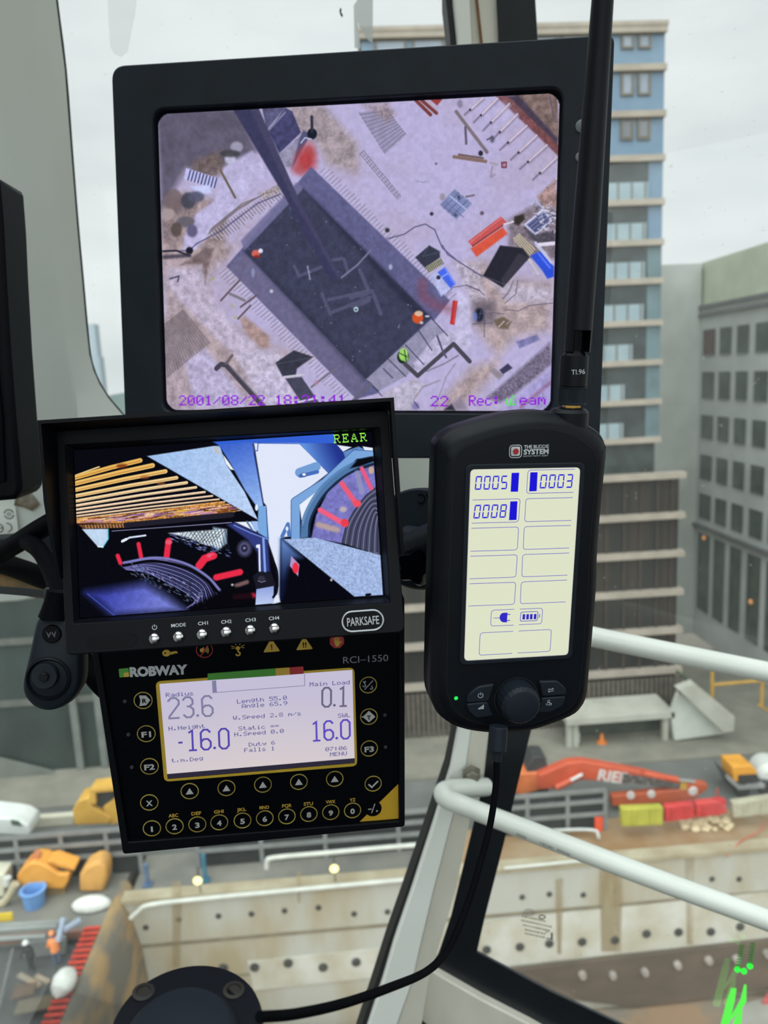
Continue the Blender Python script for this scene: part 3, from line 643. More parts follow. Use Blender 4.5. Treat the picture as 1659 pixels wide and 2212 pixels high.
def paint_monitor():
    A = crop(330,190,3.53); B = crop(780,190,3.53); C = crop(330,530,3.53); D = crop(780,530,3.53)
    cv = Canvas(MON, MW, MH, 600, 446, (190,182,205)); P = cv.poly; L = cv.line
    n1 = cv.fbm(90,5); n2 = cv.fbm(22,4)
    t = np.clip((n1-.45)*4,0,1)[...,None]; cv.img[:] = cv.img*(1-t*.25)+np.array((172,152,142))/255.*t*.25
    l = lambda f, *q: [f(*a) for a in q]
    # broken ground on the left
    P(l(A,(60,880),(250,790),(480,860),(560,1000),(560,1306),(60,1306)), (150,132,122), 14, .9, .3, 9)
    P(l(C,(60,0),(640,0),(420,260),(480,520),(900,780),(1240,850),(700,1010),(520,880),(100,560)), (176,158,150), 16, .85, .28, 10)
    P(l(C,(60,560),(240,490),(640,830),(860,1240),(100,1260)), (178,160,152), 14, .8, .25, 10)
    P(l(C,(120,180),(370,165),(440,380),(640,640),(930,790),(900,1000),(560,780),(200,420),(110,300)), (196,186,196), 10, .8, .2, 7)
    P(l(C,(420,170),(470,20),(400,20),(290,100),(210,150),(380,140),(400,300)), (122,106,100), 5, .9, .2)
    P(l(C,(660,560),(700,540),(890,690),(890,780),(830,790),(700,660)), (170,142,126), 6, .9, .2)
    P(l(C,(600,820),(960,800),(1260,1240),(880,1240)), (200,192,200), 8, .8, .22, 6)
    P(l(C,(240,880),(400,780),(760,1240),(330,1240)), (188,180,200), 8, .85, .2)
    # muddy water upper left
    P(l(A,(20,150),(660,150),(800,480),(620,560),(440,640),(250,620),(150,800),(60,920)), (98,93,104), 14, 1, .12, 16)
    P(l(A,(300,560),(520,480),(560,640),(440,700),(300,640)), (118,102,92), 10, .8, .3)
    P(l(A,(540,610),(760,480),(880,640),(640,900),(330,1230),(230,1250),(240,1130),(330,960),(470,860)), (193,186,208), 5, 1, .1, 8)
    # right of the boom
    P(l(A,(990,150),(1290,120),(1560,420),(1570,660),(1330,580),(1240,420),(1080,330)), (168,154,148), 14, .95, .22, 8)
    P(l(A,(830,140),(1010,150),(870,320)), (92,92,118), 2, 1, .25)
    P(l(A,(1010,150),(1065,180),(1130,340),(965,500),(880,330)), (72,72,104), 2, 1, .2)
    L(l(A,(1010,185),(880,325)), 4, (130,130,150))
    P(l(A,(965,500),(1120,370),(1150,320),(1170,340),(1060,610),(1010,600)), (150,146,160), 3, 1, .2)
    P(l(A,(1120,380),(1150,320),(1200,360),(1060,620)), (88,88,116), 3)
    cv.blob(A(1165,560), 22, 26, (186,66,66), 16, .95); cv.blob(A(1190,490), 14, 20, (180,70,66), 12, .8); cv.blob(A(1110,620),14,12,(176,80,80),10,.7)
    cv.blob(A(1215,350), 11, 12, (28,34,44)); L(l(A,(1212,220),(1215,330)), 6, (50,52,64)); L(l(A,(1130,420),(1160,380),(1210,390)), 2, (215,215,225))
    # crate and debris on the left
    P(l(A,(255,610),(505,690),(470,775),(238,690)), (198,198,226), 1.5)
    cv.comb(A(275,625), A(500,695), 9, (-8/1.5,20), 3, [(70,76,110)])
    P(l(A,(290,750),(430,740),(450,800),(350,810)), (206,212,235), 3)
    for (x,y,rx,ry,c) in ((160,860,20,26,(120,105,100)),(270,860,16,18,(70,72,80)),(330,830,18,12,(90,92,108)),(250,1020,20,12,(100,96,98)),(300,1090,12,14,(92,88,112)),(180,1080,12,16,(88,78,70)),(120,960,14,12,(176,160,150)),(640,450,14,12,(170,168,178)),(590,540,12,12,(205,205,215)),(590,500,22,8,(70,70,70))):
        cv.blob(A(x,y), rx, ry, c, 4, .9)
    L(l(A,(515,625),(628,835)), 5, (112,102,84)); L(l(A,(440,520),(480,590)), 4, (120,106,86))
    # pit: formwork edge, sloping sides, dark floor
    P([(489,575),(520,540),(672,360),(972,649),(815,850),(770,862)], (100,100,132), 2.5, 1, .1, 5)
    P([(489,575),(527,545),(793,819),(770,862)], (112,108,130), 2, .8, .08)
    P([(520,520),(640,395),(660,408),(530,545)], (116,114,142), 4, .9)
    P([(527,543),(655,408),(932,686),(793,821)], (64,67,84), 3, 1, .12, 7)
    P([(655,408),(670,420),(932,686),(905,690)], (42,44,60), 8, .6); P([(527,543),(540,545),(800,815),(785,822)], (48,50,64), 8, .5)
    for i in range(46):
        a = i/46; x = 527+(793-527)*a; y = 543+(819-543)*a; L([(x,y),(x+115,y-120)], .8, (72,75,94), 1, .35)
    # walkway planks at the lower right of the pit
    P(l(D,(540,560),(670,690),(345,995),(140,1110),(40,1020)), (152,150,165), 2, 1, .1)
    P(l(D,(570,690),(690,640),(820,760),(800,800),(700,740),(440,990),(400,900)), (196,190,205), 3, .9, .15)
    for q in (((540,560),(660,690)),((440,650),(540,800)),((340,760),(480,910)),((210,870),(340,1000)),((170,940),(240,1010)),((60,1040),(160,1150))): L(l(D,*q), 2, (60,60,74))
    P(l(D,(200,1110),(420,1010),(480,1060),(380,1260),(140,1260),(140,1170)), (192,186,192), 5, .9, .16)
    # starter bars round the pit
    cv.comb((489,577), (757,856), 96, (-16,13), 1.3, [(112,108,118),(204,198,204)], .5, .75)
    cv.comb((690,372), (975,652), 96, (13,-12), 1.3, [(110,108,122),(198,194,208)], .5, .7)
    cv.comb(A(430,1110), A(960,760), 52, (15,18), 1.6, [(104,98,96),(190,184,190)], .4, .8)
    for k in range(4): L(l(A,(420+k*8,1115-k*14),(650+k*10,930-k*16),(960,735+k*12)), 1.6, (116,106,100), 1, .9)
    P(l(A,(800,800),(970,740),(985,790),(860,860)), (176,164,150), 4, .6, .4, 2)
    # beams and people on the floor
    bm = (86,88,108)
    for q in (((1110,235),(1325,150)),((1115,235),(1080,160)),((1360,115),(1445,100)),((1460,105),(1485,195)),((1340,415),(1659,345)),((1370,510),(1659,395)),((1290,370),(1355,525))): L(l(C,*q), 7, bm)
    for q in (((-10,190),(60,350)),((0,390),(80,350)),((85,350),(150,520)),((-80,400),(40,360)),((-60,470),(60,420))): L(l(D,*q), 8, bm)
    L(l(C,(1440,245),(1560,150),(1659,40)), 4, (120,120,140)); L(l(C,(1180,160),(1200,260)), 3, (150,150,170))
    r = random.Random(3)
    for _ in range(46):
        u, v = r.random(), r.random(); x = 527+128*u+266*v; y = 543-135*u+276*v
        cv.blob((x,y), .9+r.random(), .9+r.random(), (150,152,170), 1.4, .6*r.random()+.2)
    cv.blob(C(905,350), 4, 4, (190,195,205)); cv.blob(C(765,210), 4, 10, (140,145,170)); cv.blob(D(225,165), 4, 6, (170,175,195))
    cv.blob(C(1550,490), 7, 7, (30,34,40)); cv.blob(C(1550,488), 5.5, 6, (190,215,215)); cv.blob(C(1550,490), 2.5, 2, (40,50,60))
    cv.blob(C(785,62), 9, 8, (214,104,84), 2); cv.blob(C(822,42), 5, 5, (235,232,238)); cv.blob(C(795,85), 8, 3, (140,50,40))
    cv.blob(D(432,552), 12, 13, (216,88,44), 2.5); cv.blob(D(440,520), 9, 6, (226,190,150)); cv.blob(D(505,541), 5, 2, (220,220,225)); cv.blob(D(460,590),4,3,(205,200,205))
    cv.blob(D(320,850), 13, 15, (24,40,30)); cv.blob(D(322,832), 10, 14, (168,222,104), 2); cv.blob(D(340,860), 6, 8, (150,205,96)); L(l(D,(330,800),(345,880)), 2, (40,60,40)); L(l(D,(290,820),(350,850)), 2, (40,60,40))
    # boom across the picture
    P([(503,236),(558,233),(645,430),(735,596),(712,604),(618,430)], (62,62,88), 2.5, 1, .05)
    P([(540,236),(558,233),(645,430),(735,596),(728,598),(632,430)], (78,76,98), 3, .7)
    # top right slab
    G = l(B,(-10,190),(225,225),(345,350),(180,505)); P(G, (186,180,200), 2, .6)
    cv.hatch([B(-20,190),B(200,165),B(345,350),B(180,505)], 1, 17, 1.3, (92,88,100), .8); cv.hatch([B(-20,190),B(180,505),B(345,350),B(200,165)], 1, 11, 1.3, (98,94,106), .7)
    P(l(B,(0,130),(200,110),(260,200),(200,260),(100,180)), (150,132,124), 10, .7, .4, 3)
    for k in range(3): L(l(B,(-10+k*14,500-k*12),(280+k*12,850-k*10)), 1.3, (120,114,124))
    for i in range(16): L(l(B,(-8+i*18.5,505+i*22),(18+i*18.5,480+i*22)), 1.2, (120,114,124))
    for q in (((415,92),(530,205)),((460,92),(575,192))): L(l(B,*q), 7, (128,66,60))
    P(l(B,(520,85),(625,80),(580,135)), (156,66,60), 2); L(l(B,(505,95),(560,150)), 3, (190,170,170))
    P(l(B,(1150,40),(1500,30),(1510,420)), (132,112,100), 4, 1, .25); P(l(B,(1090,60),(1200,55),(1500,385),(1500,440),(1470,430)), (76,66,78), 4, 1, .1)
    P(l(B,(1030,65),(1120,60),(1510,440),(1510,525)), (124,80,78), 3, 1, .18, 5)
    L(l(B,(1440,60),(1470,230)), 4, (110,95,100))
    for q in (((930,75),(790,205)),((1040,80),(860,262)),((1130,120),(930,325)),((1192,198),(1000,395)),((1262,288),(1060,472)),((1338,362),(1142,548)),((1416,435),(1212,618)),((1492,528),(1310,700)),((1500,680),(1390,800))):
        a, b = q; m = (a[0]*.3+b[0]*.7, a[1]*.3+b[1]*.7)
        L([B(a[0]+8,a[1]+14),B(m[0]+6,m[1]+12)], 4, (148,138,158), 2, .8); L(l(B,a,b), 4.6, (140,130,146)); L(l(B,a,m), 3.4, (224,208,204)); cv.blob(B(m[0],m[1]), 2.4, 2.4, (40,38,48), 1.5)
    P(l(B,(1100,110),(1170,190),(1140,230),(1060,190)), (205,196,205), 20, .4)
    L(l(B,(725,180),(800,280),(960,490)), 7, (128,116,116)); L(l(B,(795,300),(802,425)), 5, (100,94,104)); L(l(B,(708,525),(950,560)), 7, (136,112,98)); L(l(B,(745,508),(930,535)), 4, (112,92,84))
    cv.blob(B(912,498), 5, 6, (44,44,52)); L(l(B,(985,570),(1035,585)), 5, (170,160,166)); L(l(B,(1000,600),(990,680),(1020,660)), 4, (160,152,160)); P(l(B,(1068,565),(1112,562),(1110,610),(1070,610)), (112,44,54), 1.5); P(l(B,(1080,575),(1102,573),(1100,600),(1080,600)), (205,180,200), 1.2); L(l(B,(1090,565),(1090,610)), 1.5, (120,50,60))
    cv.blob(B(755,120), 6, 9, (120,116,128), 3, .7); cv.blob(B(1000,390), 5, 8, (90,90,104), 3, .8); L(l(B,(960,395),(1000,375)), 3, (80,80,92))
    P(l(B,(600,890),(712,772),(848,882),(725,1002)), (128,138,168), 2, 1, .12)
    for k in range(1,4): L(l(B,(600+31*k,890+28*k),(712+34*k,772+27.5*k)), 1.5, (92,100,130))
    L(l(B,(680,825),(800,925)), 3, (180,190,215)); L(l(B,(650,870),(780,985)), 1.5, (100,108,138)); cv.blob(B(745,835),3,5,(70,76,104)); cv.blob(B(720,970),4,4,(80,88,116)); cv.blob(B(620,830),6,8,(150,140,140),3,.8)
    L(l(B,(800,830),(860,818)), 4, (120,112,120)); cv.blob(B(538,960), 4, 4, (50,52,60)); cv.blob(B(922,955), 4.5, 4.5, (104,92,104)); cv.blob(B(572,578), 2.5, 2.5, (90,90,104))
    L(l(B,(420,708),(465,720),(515,712)), 1.4, (150,145,165))
    # right-hand clutter
    P(l(B,(1120,1010),(1250,930),(1510,780),(1510,1306),(1130,1306)), (132,120,120), 8, .9, .35, 5)
    P(l(D,(820,120),(960,120),(1000,260),(1460,270),(1450,640),(1180,700),(1040,860),(840,930),(700,1080),(560,1250),(760,1250),(1000,1000),(1060,880),(860,620),(840,360)), (178,158,142), 18, .8, .25, 8)
    P(l(D,(700,120),(900,140),(960,420),(830,440),(780,300)), (188,178,182), 8, .8, .3, 4)
    P(l(D,(1000,270),(1450,330),(1450,440),(1120,440)), (196,188,196), 10, .8, .22, 5)
    P(l(D,(740,330),(830,420),(840,760),(780,800),(720,700)), (202,198,212), 8, .8, .15)
    P(l(B,(1340,830),(1480,700),(1490,900),(1400,910)), (168,138,124), 5, .95, .25)
    P(l(B,(815,1170),(1065,980),(1112,1022),(850,1212)), (206,92,86), 1.5); P(l(B,(835,1225),(1080,1060),(1118,1112),(880,1290)), (222,92,66), 2.5); L(l(B,(850,1205),(1105,1030)), 2.5, (120,50,46)); L(l(B,(830,1180),(1070,992)), 2, (226,130,120))
    P(l(B,(1170,980),(1240,960),(1250,1000),(1200,1050),(1160,1030)), (58,52,46), 3); L(l(B,(1090,1040),(1160,1020)), 4, (222,216,215))
    F_ = l(B,(1250,1042),(1388,932),(1450,1010),(1328,1115)); P(F_, (86,90,120), 2); L(F_+F_[:1], 4, (206,208,222))
    cv.hatch(F_, 0, 4, 1.5, (160,165,190)); L(l(B,(1300,890),(1330,850),(1440,985),(1500,990)), 3, (190,192,205)); L(l(B,(1400,930),(1480,960)), 3, (215,215,225))
    for _ in range(60): x=1330+r.random()*150; y=880+r.random()*280; L([B(x,y),B(x+(r.random()-.5)*70,y+(r.random()-.5)*50)], 2.2, r.choice([(180,180,195),(70,70,88),(110,112,130),(214,212,220)]), 1, .8)
    P(l(B,(1240,1060),(1330,1120),(1470,1090),(1480,1160),(1370,1200),(1290,1150)), (60,58,66), 4, .7)
    Q = l(B,(1158,1152),(1212,1112),(1330,1225),(1270,1290)); P(Q, (108,98,84), 2); cv.hatch(Q, 1, 5, 3.2, (214,202,168))
    L(l(B,(1330,1180),(1400,1260),(1430,1306)), 6, (196,200,214)); L(l(B,(1360,1195),(1470,1185)), 8, (226,220,222))
    P(l(D,(1290,80),(1370,40),(1440,130),(1470,160),(1470,240),(1420,255),(1380,190)), (52,86,206), 2); L(l(D,(1350,60),(1440,170)), 4, (96,126,228)); L(l(D,(1340,0),(1450,130)), 5, (196,198,210)); L(l(D,(1280,105),(1350,215)), 5, (206,202,196))
    P(l(D,(1060,0),(1230,20),(1285,90),(1080,322),(930,232)), (44,44,52), 2); P(l(D,(1285,90),(1200,60),(1070,260),(1080,322)), (66,64,70), 3, .8)
    P(l(D,(412,92),(520,0),(600,45),(602,92),(490,175)), (56,60,72), 2); L(l(D,(520,0),(470,85),(600,50)), 1.5, (84,88,100)); P(l(D,(490,165),(610,92),(622,140),(515,212)), (168,166,134), 1.5); cv.comb(D(490,172),D(612,102),9,(7,10),1.6,[(76,78,70)])
    P(l(D,(520,230),(585,190),(700,320),(610,390)), (192,198,225), 3, .9, .15)
    P(l(D,(582,205),(640,165),(722,292),(682,328)), (76,108,222), 2); L(l(D,(640,175),(715,295)), 3, (120,150,240)); L(l(D,(610,245),(660,215)), 2, (170,190,245)); cv.blob(D(590,245), 4.5, 4.5, (40,44,60))
    P(l(D,(700,420),(736,425),(712,606),(678,600)), (190,48,46), 2); L(l(D,(722,430),(702,590)), 2.5, (226,90,80))
    L(l(D,(465,290),(475,390),(560,455),(690,490)), 17, (150,70,76), 14, .5)
    P(l(D,(850,420),(1020,430),(1030,600),(860,610)), (112,102,108), 12, .8, .2); cv.blob(D(900,530), 10, 15, (30,38,54), 5); cv.blob(D(870,545), 5, 10, (120,136,190), 3, .8)
    P(l(D,(1010,570),(1080,545),(1150,580),(1120,640),(1040,630)), (112,98,76), 3, .9); L(l(D,(1050,620),(1090,580)), 3, (186,178,168)); L(l(D,(1110,600),(1145,570)), 2, (170,164,160))
    for q in (((900,520),(1020,515),(1090,525)),((915,500),(900,560)),((940,520),(940,700)),((850,600),(1000,590)),((1100,490),(1200,500),(1280,460),(1460,440)),((800,300),(900,340),(940,380)),((640,390),(700,320),(800,305),(900,345)),((1080,410),(1130,350),(1160,270)),((1100,440),(1180,370),(1195,270)),((860,205),(1000,260),(1100,300))): L(l(D,*q), 1.8, (96,90,104), 1.2, .85)
    P(l(D,(1180,735),(1340,680),(1365,720),(1210,785)), (112,112,150), 3, .8, .2)
    wal = l(D,(335,905),(432,995),(705,752),(828,885)); L(wal, 9, (76,74,80)); L(l(D,(580,690),(620,800),(650,855)), 4, (90,86,104))
    P(l(D,(960,1160),(1090,1050),(1440,740),(1460,900),(1180,1130),(1060,1200)), (112,104,118), 6, .9, .35, 2.5)
    P(l(D,(1100,1230),(1450,930),(1450,1260),(1060,1260)), (166,158,196), 8, .85, .15); L(l(D,(1220,1230),(1440,1050)), 6, (140,90,110), 5, .7)
    P(l(D,(1055,950),(1120,900),(1155,935),(1080,985)), (66,66,86), 2); P(l(D,(980,960),(1010,935),(1090,990),(1050,1025)), (150,142,142), 3)
    P(l(D,(640,1240),(760,1150),(820,1260),(640,1260)), (140,130,140), 6, .8); P(l(D,(630,1255),(690,1210),(720,1260)), (50,52,56), 3)
    L(l(D,(560,1250),(650,1000),(720,900)), 2, (150,140,150)); L(l(D,(400,1180),(470,1080),(600,1030)), 2.5, (140,128,124), 2, .8); cv.blob(D(415,1225), 8, 8, (110,104,150), 4, .7); L(l(D,(405,1190),(440,1240)), 2, (70,66,110))
    L(l(D,(500,960),(640,900),(740,840)), 3, (104,98,100), 2, .7)
    # lower left objects
    Q = l(C,(60,620),(230,490),(440,740),(110,1010)); P(Q, (140,124,116), 10, .3); cv.hatch(Q, 0, 22, 1.2, (84,80,84), .7); cv.hatch(Q, 1, 18, 1.1, (92,86,88), .6)
    P(l(C,(935,895),(1075,800),(1225,850),(1100,940),(1090,990),(990,1000)), (58,60,70), 2, 1, .1); L(l(C,(945,905),(1215,855)), 1.5, (84,86,98)); L(l(C,(1000,1005),(1150,985)), 4, (210,206,208))
    P(l(C,(1010,1015),(1135,1003),(1290,1230),(1290,1250),(1050,1250),(1120,1180)), (74,74,88), 2, 1, .08); L(l(C,(1110,1195),(1250,1165)), 4, (220,216,222))
    L(l(C,(485,940),(520,905),(560,915),(860,1250)), 10, (74,70,78)); L(l(C,(560,900),(605,840)), 6, (110,98,100)); L(l(C,(590,920),(860,1220)), 3, (130,122,128))
    for q in (((520,420),(662,265)),((670,470),(790,380)),((650,560),(745,460))): L(l(C,*q), 4, (104,88,92))
    L(l(C,(590,370),(700,420)), 6, (132,126,128)); L(l(C,(1210,1080),(1380,950)), 4, (120,112,116)); L(l(C,(130,255),(200,235),(190,275)), 3, (70,72,90)); cv.blob(C(1245,1045), 5, 5, (200,140,160),3,.7); L(l(C,(1480,1240),(1659,1060)), 9, (104,102,116))
    for q in (((620,560),(640,540)),((600,455),(620,470)),((440,265),(470,250))): L(l(C,*q), 3, (170,176,110))
    # hoses
    for q in (l(B,(200,1150),(330,1115),(410,1060),(490,1038),(560,1080),(620,1220),(720,1306)), l(D,(620,0),(660,70),(800,160),(920,235)), l(A,(80,1245),(280,1240),(330,1190),(520,1090),(800,880),(970,810))): L(q, 2.6, (98,94,122))
    cv.blob(A(280,1240), 8, 8, (36,34,46)); L(l(C,(80,45),(180,40),(280,80)), 4, (50,48,60)); L(l(C,(90,90),(280,75)), 8, (60,56,66), 4, .8); cv.blob(B(200,1085), 5, 5, (60,58,60))
    # camera grain
    g = cv.fbm(6,2)-.5; cv.img *= (1+g*.10)[...,None]; cv.img += (np.random.default_rng(5).random((cv.ny,cv.nx,1))-.5)*.02
    cv.img *= (1+.025*np.sin(np.arange(cv.nx)*2.1))[None,:,None]; cv.img *= np.array((.965,.965,1.05))
    return cv
mscreen = paint_monitor().build('screen', PIC, mon, .0095)
PURP = emis('osd_purple', (146,44,214), 1.0); OGREEN = emis('osd_green', (70,235,60), 1.0)
def ml(x,y): return MON.loc(x,y)
mpx = MON.scale(780,870)
for nm,s,p,q,hh in (('date_overlay','2001/08/22 18:21:41',(388,876),(747,875),22),('camera_number','22',(930,878),(968,878),22),('record_label','Rec:',(1013,877),(1080,876),22),('record_state','eam',(1122,875),(1178,874),21)):
    mb = dots_mb(s, ml(*p), ml(*q), mpx*hh, .0008, MB(), fill=1.0, lw=1.3); obj(nm, mb, PURP, mscreen, True, smooth=0, fix=False)
mb = MB(); dots_mb('ul', ml(1094,876), ml(1114,875), mpx*20, .0008, mb, fill=1.0, lw=1.4); obj('record_overlay', mb, OGREEN, mscreen, True, smooth=0, fix=False)

# ---------------------------------------------- rear camera monitor with hood
PK = Panel((-5.0996,2.4651,4.0028), (-.08013504,-.00569666,-.39673305)); PW, PH = .154, .08597
pk = thing('rear_view_monitor', 'small black hooded monitor with silver buttons showing winch drums, in front of the crane monitor', 'monitor', m=PK.M)
PZ = .005
body = rpoly(PK.locs([(121,930),(143,1416),(875,1366),(838,885)], PZ), [.002,.003,.004,.002], 5)
open1 = rpoly(PK.locs([(140,962),(160,1346),(842,1301),(820,924)], PZ), .001, 5)
open0 = rpoly([(-PW/2-.0005,PH/2+.0005),(-PW/2-.0005,-PH/2-.0005),(PW/2+.0005,-PH/2-.0005),(PW/2+.0005,PH/2+.0005)], .0008, 5)
mb = MB(); mb.ring(body, open1, -.01, PZ); obj('bezel', mb, BLACK3, pk, True, bevel=.0006)
mb = MB(); mb.loft([[(x,y,PZ) for x,y in open1],[(x,y,-.0002) for x,y in open0]], False, False); obj('bezel_slope', mb, BLACK2, pk, True)
mb = MB(); mb.loft([[(x,y,-.01) for x,y in body],[(x,y,-.018) for x,y in inset(body,.002)],[(x,y,-.024) for x,y in inset(body,.012)]]); obj('rear_housing', mb, BLACK3, pk, True)
HD = .023
a, b, c, d = [Vector(p) for p in PK.locs([(119,931),(840,884)],PZ)+PK.locs([(865,1200),(133,1250)],PZ)]
mb = MB(); T = .0018
mb.prism([(a.x,a.y,PZ-.004),(b.x,b.y,PZ-.004),(b.x,b.y,PZ+HD-.005),(a.x,a.y,PZ+HD-.005)], (0,T,0))
mb.prism([(a.x,a.y+T,PZ-.004),(d.x,d.y,PZ-.004),(d.x,d.y,PZ+.001),(d.x+(a.x-d.x)*.16,d.y+.012,PZ+.006),(a.x+(d.x-a.x)*.5,a.y+(d.y-a.y)*.5,PZ+.014),(a.x,a.y+T,PZ+HD-.005)], (-T,0,0))
mb.prism([(b.x,b.y+T,PZ-.004),(c.x,c.y,PZ-.004),(c.x,c.y,PZ+.003),(b.x+(c.x-b.x)*.9,b.y+(c.y-b.y)*.9,PZ+.006),(b.x+(c.x-b.x)*.5,b.y+(c.y-b.y)*.5,PZ+.012),(b.x,b.y+T,PZ+HD-.005)], (T,0,0))
obj('sun_hood', mb, BLACK3, pk, True, bevel=.0005)
def paint_rear():
    E = crop(80,870,3.95); F_ = crop(460,870,3.95)
    cv = Canvas(PK, PW, PH, 560, 312, (9,10,18)); P = cv.poly; L = cv.line
    l = lambda f, *q: [f(*a) for a in q]
    # timber slats fanning out
    ly = [640,690,745,797,842,880,914,944,970,992,1010,1024]; ry = [(880,492),(985,535),(1095,585),(1190,640),(1275,682),(1355,722),(1430,762),(1495,795),(1552,823),(1600,846),(1640,866),(1660,880)]
    P(l(E,(318,620),(520,545),(340,625)), (235,200,130), 2); L(l(E,(322,622),(530,547)), 3, (240,210,150))
    cols = [(232,184,92),(236,190,104),(240,200,120),(243,212,150),(246,222,176),(248,226,190),(248,226,196),(246,222,196),(244,218,190),(240,212,180),(236,205,170),(230,198,160)]
    for i,(a,b) in enumerate(zip(ly,ry)):
        w = [12,12.5,11,9.5,8,6.8,5.8,5,4.4,3.8,3.2,2.8][i]
        mid = E((325*.45+b[0]*.55), (a*.45+b[1]*.55)-6)
        L([E(320,a),mid,E(*b)], w*.86, cols[i], 1.2); L([E(320,a+5),(mid[0],mid[1]+1.2),E(b[0],b[1]+4)], w*.2, (170,104,50), 1.2, .6)
    cv.blob(E(725,540), 12, 5, (120,50,20), 5, .8); cv.blob(E(920,635), 10, 4, (170,90,50), 4, .6); cv.blob(E(1060,690),9,4,(190,120,70),4,.5)
    P(l(E,(335,985),(900,935),(1560,840),(1660,880),(1660,945),(1250,985),(770,1030),(340,1030)), (206,142,70), 3, .92, .55, 2.2)
    r = random.Random(9)
    for _ in range(220):
        u = r.random(); x = 335+u*1320; y0 = 1000-u*130; y = y0+r.random()*(40+25*u)
        L([E(x,y),E(x+60+r.random()*90,y-8-r.random()*10)], 1.2+r.random()*1.2, r.choice([(60,26,12),(236,190,90),(226,150,150),(250,225,190),(130,70,30),(150,110,190)]), 1, .8)
    P(l(E,(350,1040),(760,1030),(770,1065),(400,1075)), (110,70,40), 2, 1, .5, 2); cv.comb(E(400,1045),E(770,1035),14,(2,7),1.4,[(220,170,120)])
    L(l(E,(760,1045),(1660,955)), 12, (34,32,44)); L(l(E,(640,1095),(1200,1055),(1660,1022)), 1.6, (150,150,190))
    # steel structure upper middle
    P([E(938,455),E(1510,368),F_(60,370),F_(110,520),F_(270,760),F_(385,1000),E(1660,870)], (160,192,236), 2, 1, .08, 4, (188,210,244), (E(940,455),F_(385,1000)))
    P(l(F_,(-5,330),(1060,255),(1060,360),(720,360),(380,345),(60,372)), (52,98,212), 4)
    P(l(F_,(50,360),(335,335),(365,500),(430,880),(385,905),(270,740),(150,520)), (66,104,206), 3, 1, .05, 5, (150,186,240), (F_(180,350),F_(400,880)))
    P(l(F_,(85,440),(130,500),(180,575),(150,570),(110,520)), (235,240,250), 1.5); P(l(F_,(0,375),(30,380),(60,440),(30,430)), (200,190,180), 2)
    P(l(F_,(350,345),(740,345),(985,600),(690,830),(670,1140),(580,1150),(575,1700),(505,1715),(560,1560),(520,1330),(470,1180),(455,880),(432,850)), (224,231,250), 2.5)
    P(l(F_,(385,880),(455,880),(480,1170),(385,1110)), (120,168,222), 2); L(l(F_,(432,880),(350,430)), 1.5, (40,60,140)); L(l(F_,(340,340),(350,410),(380,410),(385,345)), 2, (60,90,190))
    cv.blob(F_(372,895), 3.4, 7, (232,240,252)); L(l(F_,(470,1180),(455,900)), 1.4, (40,60,120))
    L(l(F_,(380,345),(740,350),(985,590)), 1.6, (60,100,190))
    P(l(F_,(735,345),(1050,345),(1145,465),(985,600)), (96,146,222), 2, 1, 0, 6, (34,52,140), (F_(820,470),F_(1040,380)))
    P(l(F_,(1025,250),(1380,235),(1365,378),(1055,352)), (8,9,18), 2)
    P(l(F_,(1060,360),(1185,378),(1110,418)), (228,236,250), 1.5); P(l(F_,(1110,420),(1240,372),(1300,400),(1370,440),(1370,470),(1230,470),(1130,470)), (96,138,196), 2, 1, .15); P(l(F_,(1275,372),(1365,385),(1365,440),(1285,430),(1295,405)), (232,240,250), 1.5)
    L(l(F_,(740,595),(880,545)), 20, (116,158,214)); L(l(F_,(745,625),(890,590)), 8, (70,110,190)); cv.blob(F_(775,615), 6, 5, (30,60,130)); cv.blob(F_(777,612), 4.4, 3.4, (226,236,252))
    L(l(F_,(590,1140),(640,1035),(650,1130)), 8, (80,120,190)); cv.blob(F_(632,1075), 3, 5, (230,238,250))
    fr = l(F_,(705,1150),(705,845),(960,680),(1215,440),(1380,450)); L(fr, 21, (58,92,150)); L(fr, 18, (122,166,220))
    P(l(F_,(738,870),(945,712),(930,800),(860,900),(800,1010),(762,1050)), (234,240,252), 1.5)
    P(l(F_,(840,1150),(880,960),(980,760),(1150,610),(1380,530),(1420,850),(1100,1200)), (120,118,190), 3, 1, .15, 6)
    arc = [F_(800,1140),F_(810,1010),F_(860,890),F_(930,780),F_(1020,685),F_(1130,600),F_(1250,540),F_(1375,500)]
    sp = smooth_path([(p[0],p[1]) for p in arc], 6); L(sp, 15, (28,44,70))
    for i in range(0,len(sp)-1):
        p = sp[i]; q = sp[i+1]; t = (q-p).normalized(); nn = Vector((t.y,-t.x)); m_ = (p+q)/2
        for k in (.0,.5):
            c_ = p+(q-p)*k; L([c_-nn*1,c_+nn*12-t*3], 3.2, (86,128,178), 1, .9)
    P(l(F_,(1170,560),(1240,480),(1370,455),(1370,500),(1260,540)), (10,12,20), 3)
    # drum on the right
    P(l(F_,(1095,1195),(1130,1060),(1200,920),(1300,790),(1400,715),(1425,1300)), (70,72,98), 2)
    for k in range(13):
        u = k/12; L(smooth_path([F_(1105+u*300,1195+u*100),F_(1140+u*265,1040+u*110),F_(1215+u*195,910+u*120),F_(1310+u*110,790+u*190),F_(1400+u*30,715+u*350)],5), 1.5, (150,152,185) if k%2 else (30,32,50), 1, .8)
    L(l(F_,(1100,690),(1225,865)), 11, (236,92,122), 3); cv.blob(F_(1230,860), 9, 8, (240,80,100), 3); L(l(F_,(915,915),(1130,1040)), 11, (240,96,130), 3); cv.blob(F_(1125,1025), 9, 9, (232,64,80), 3)
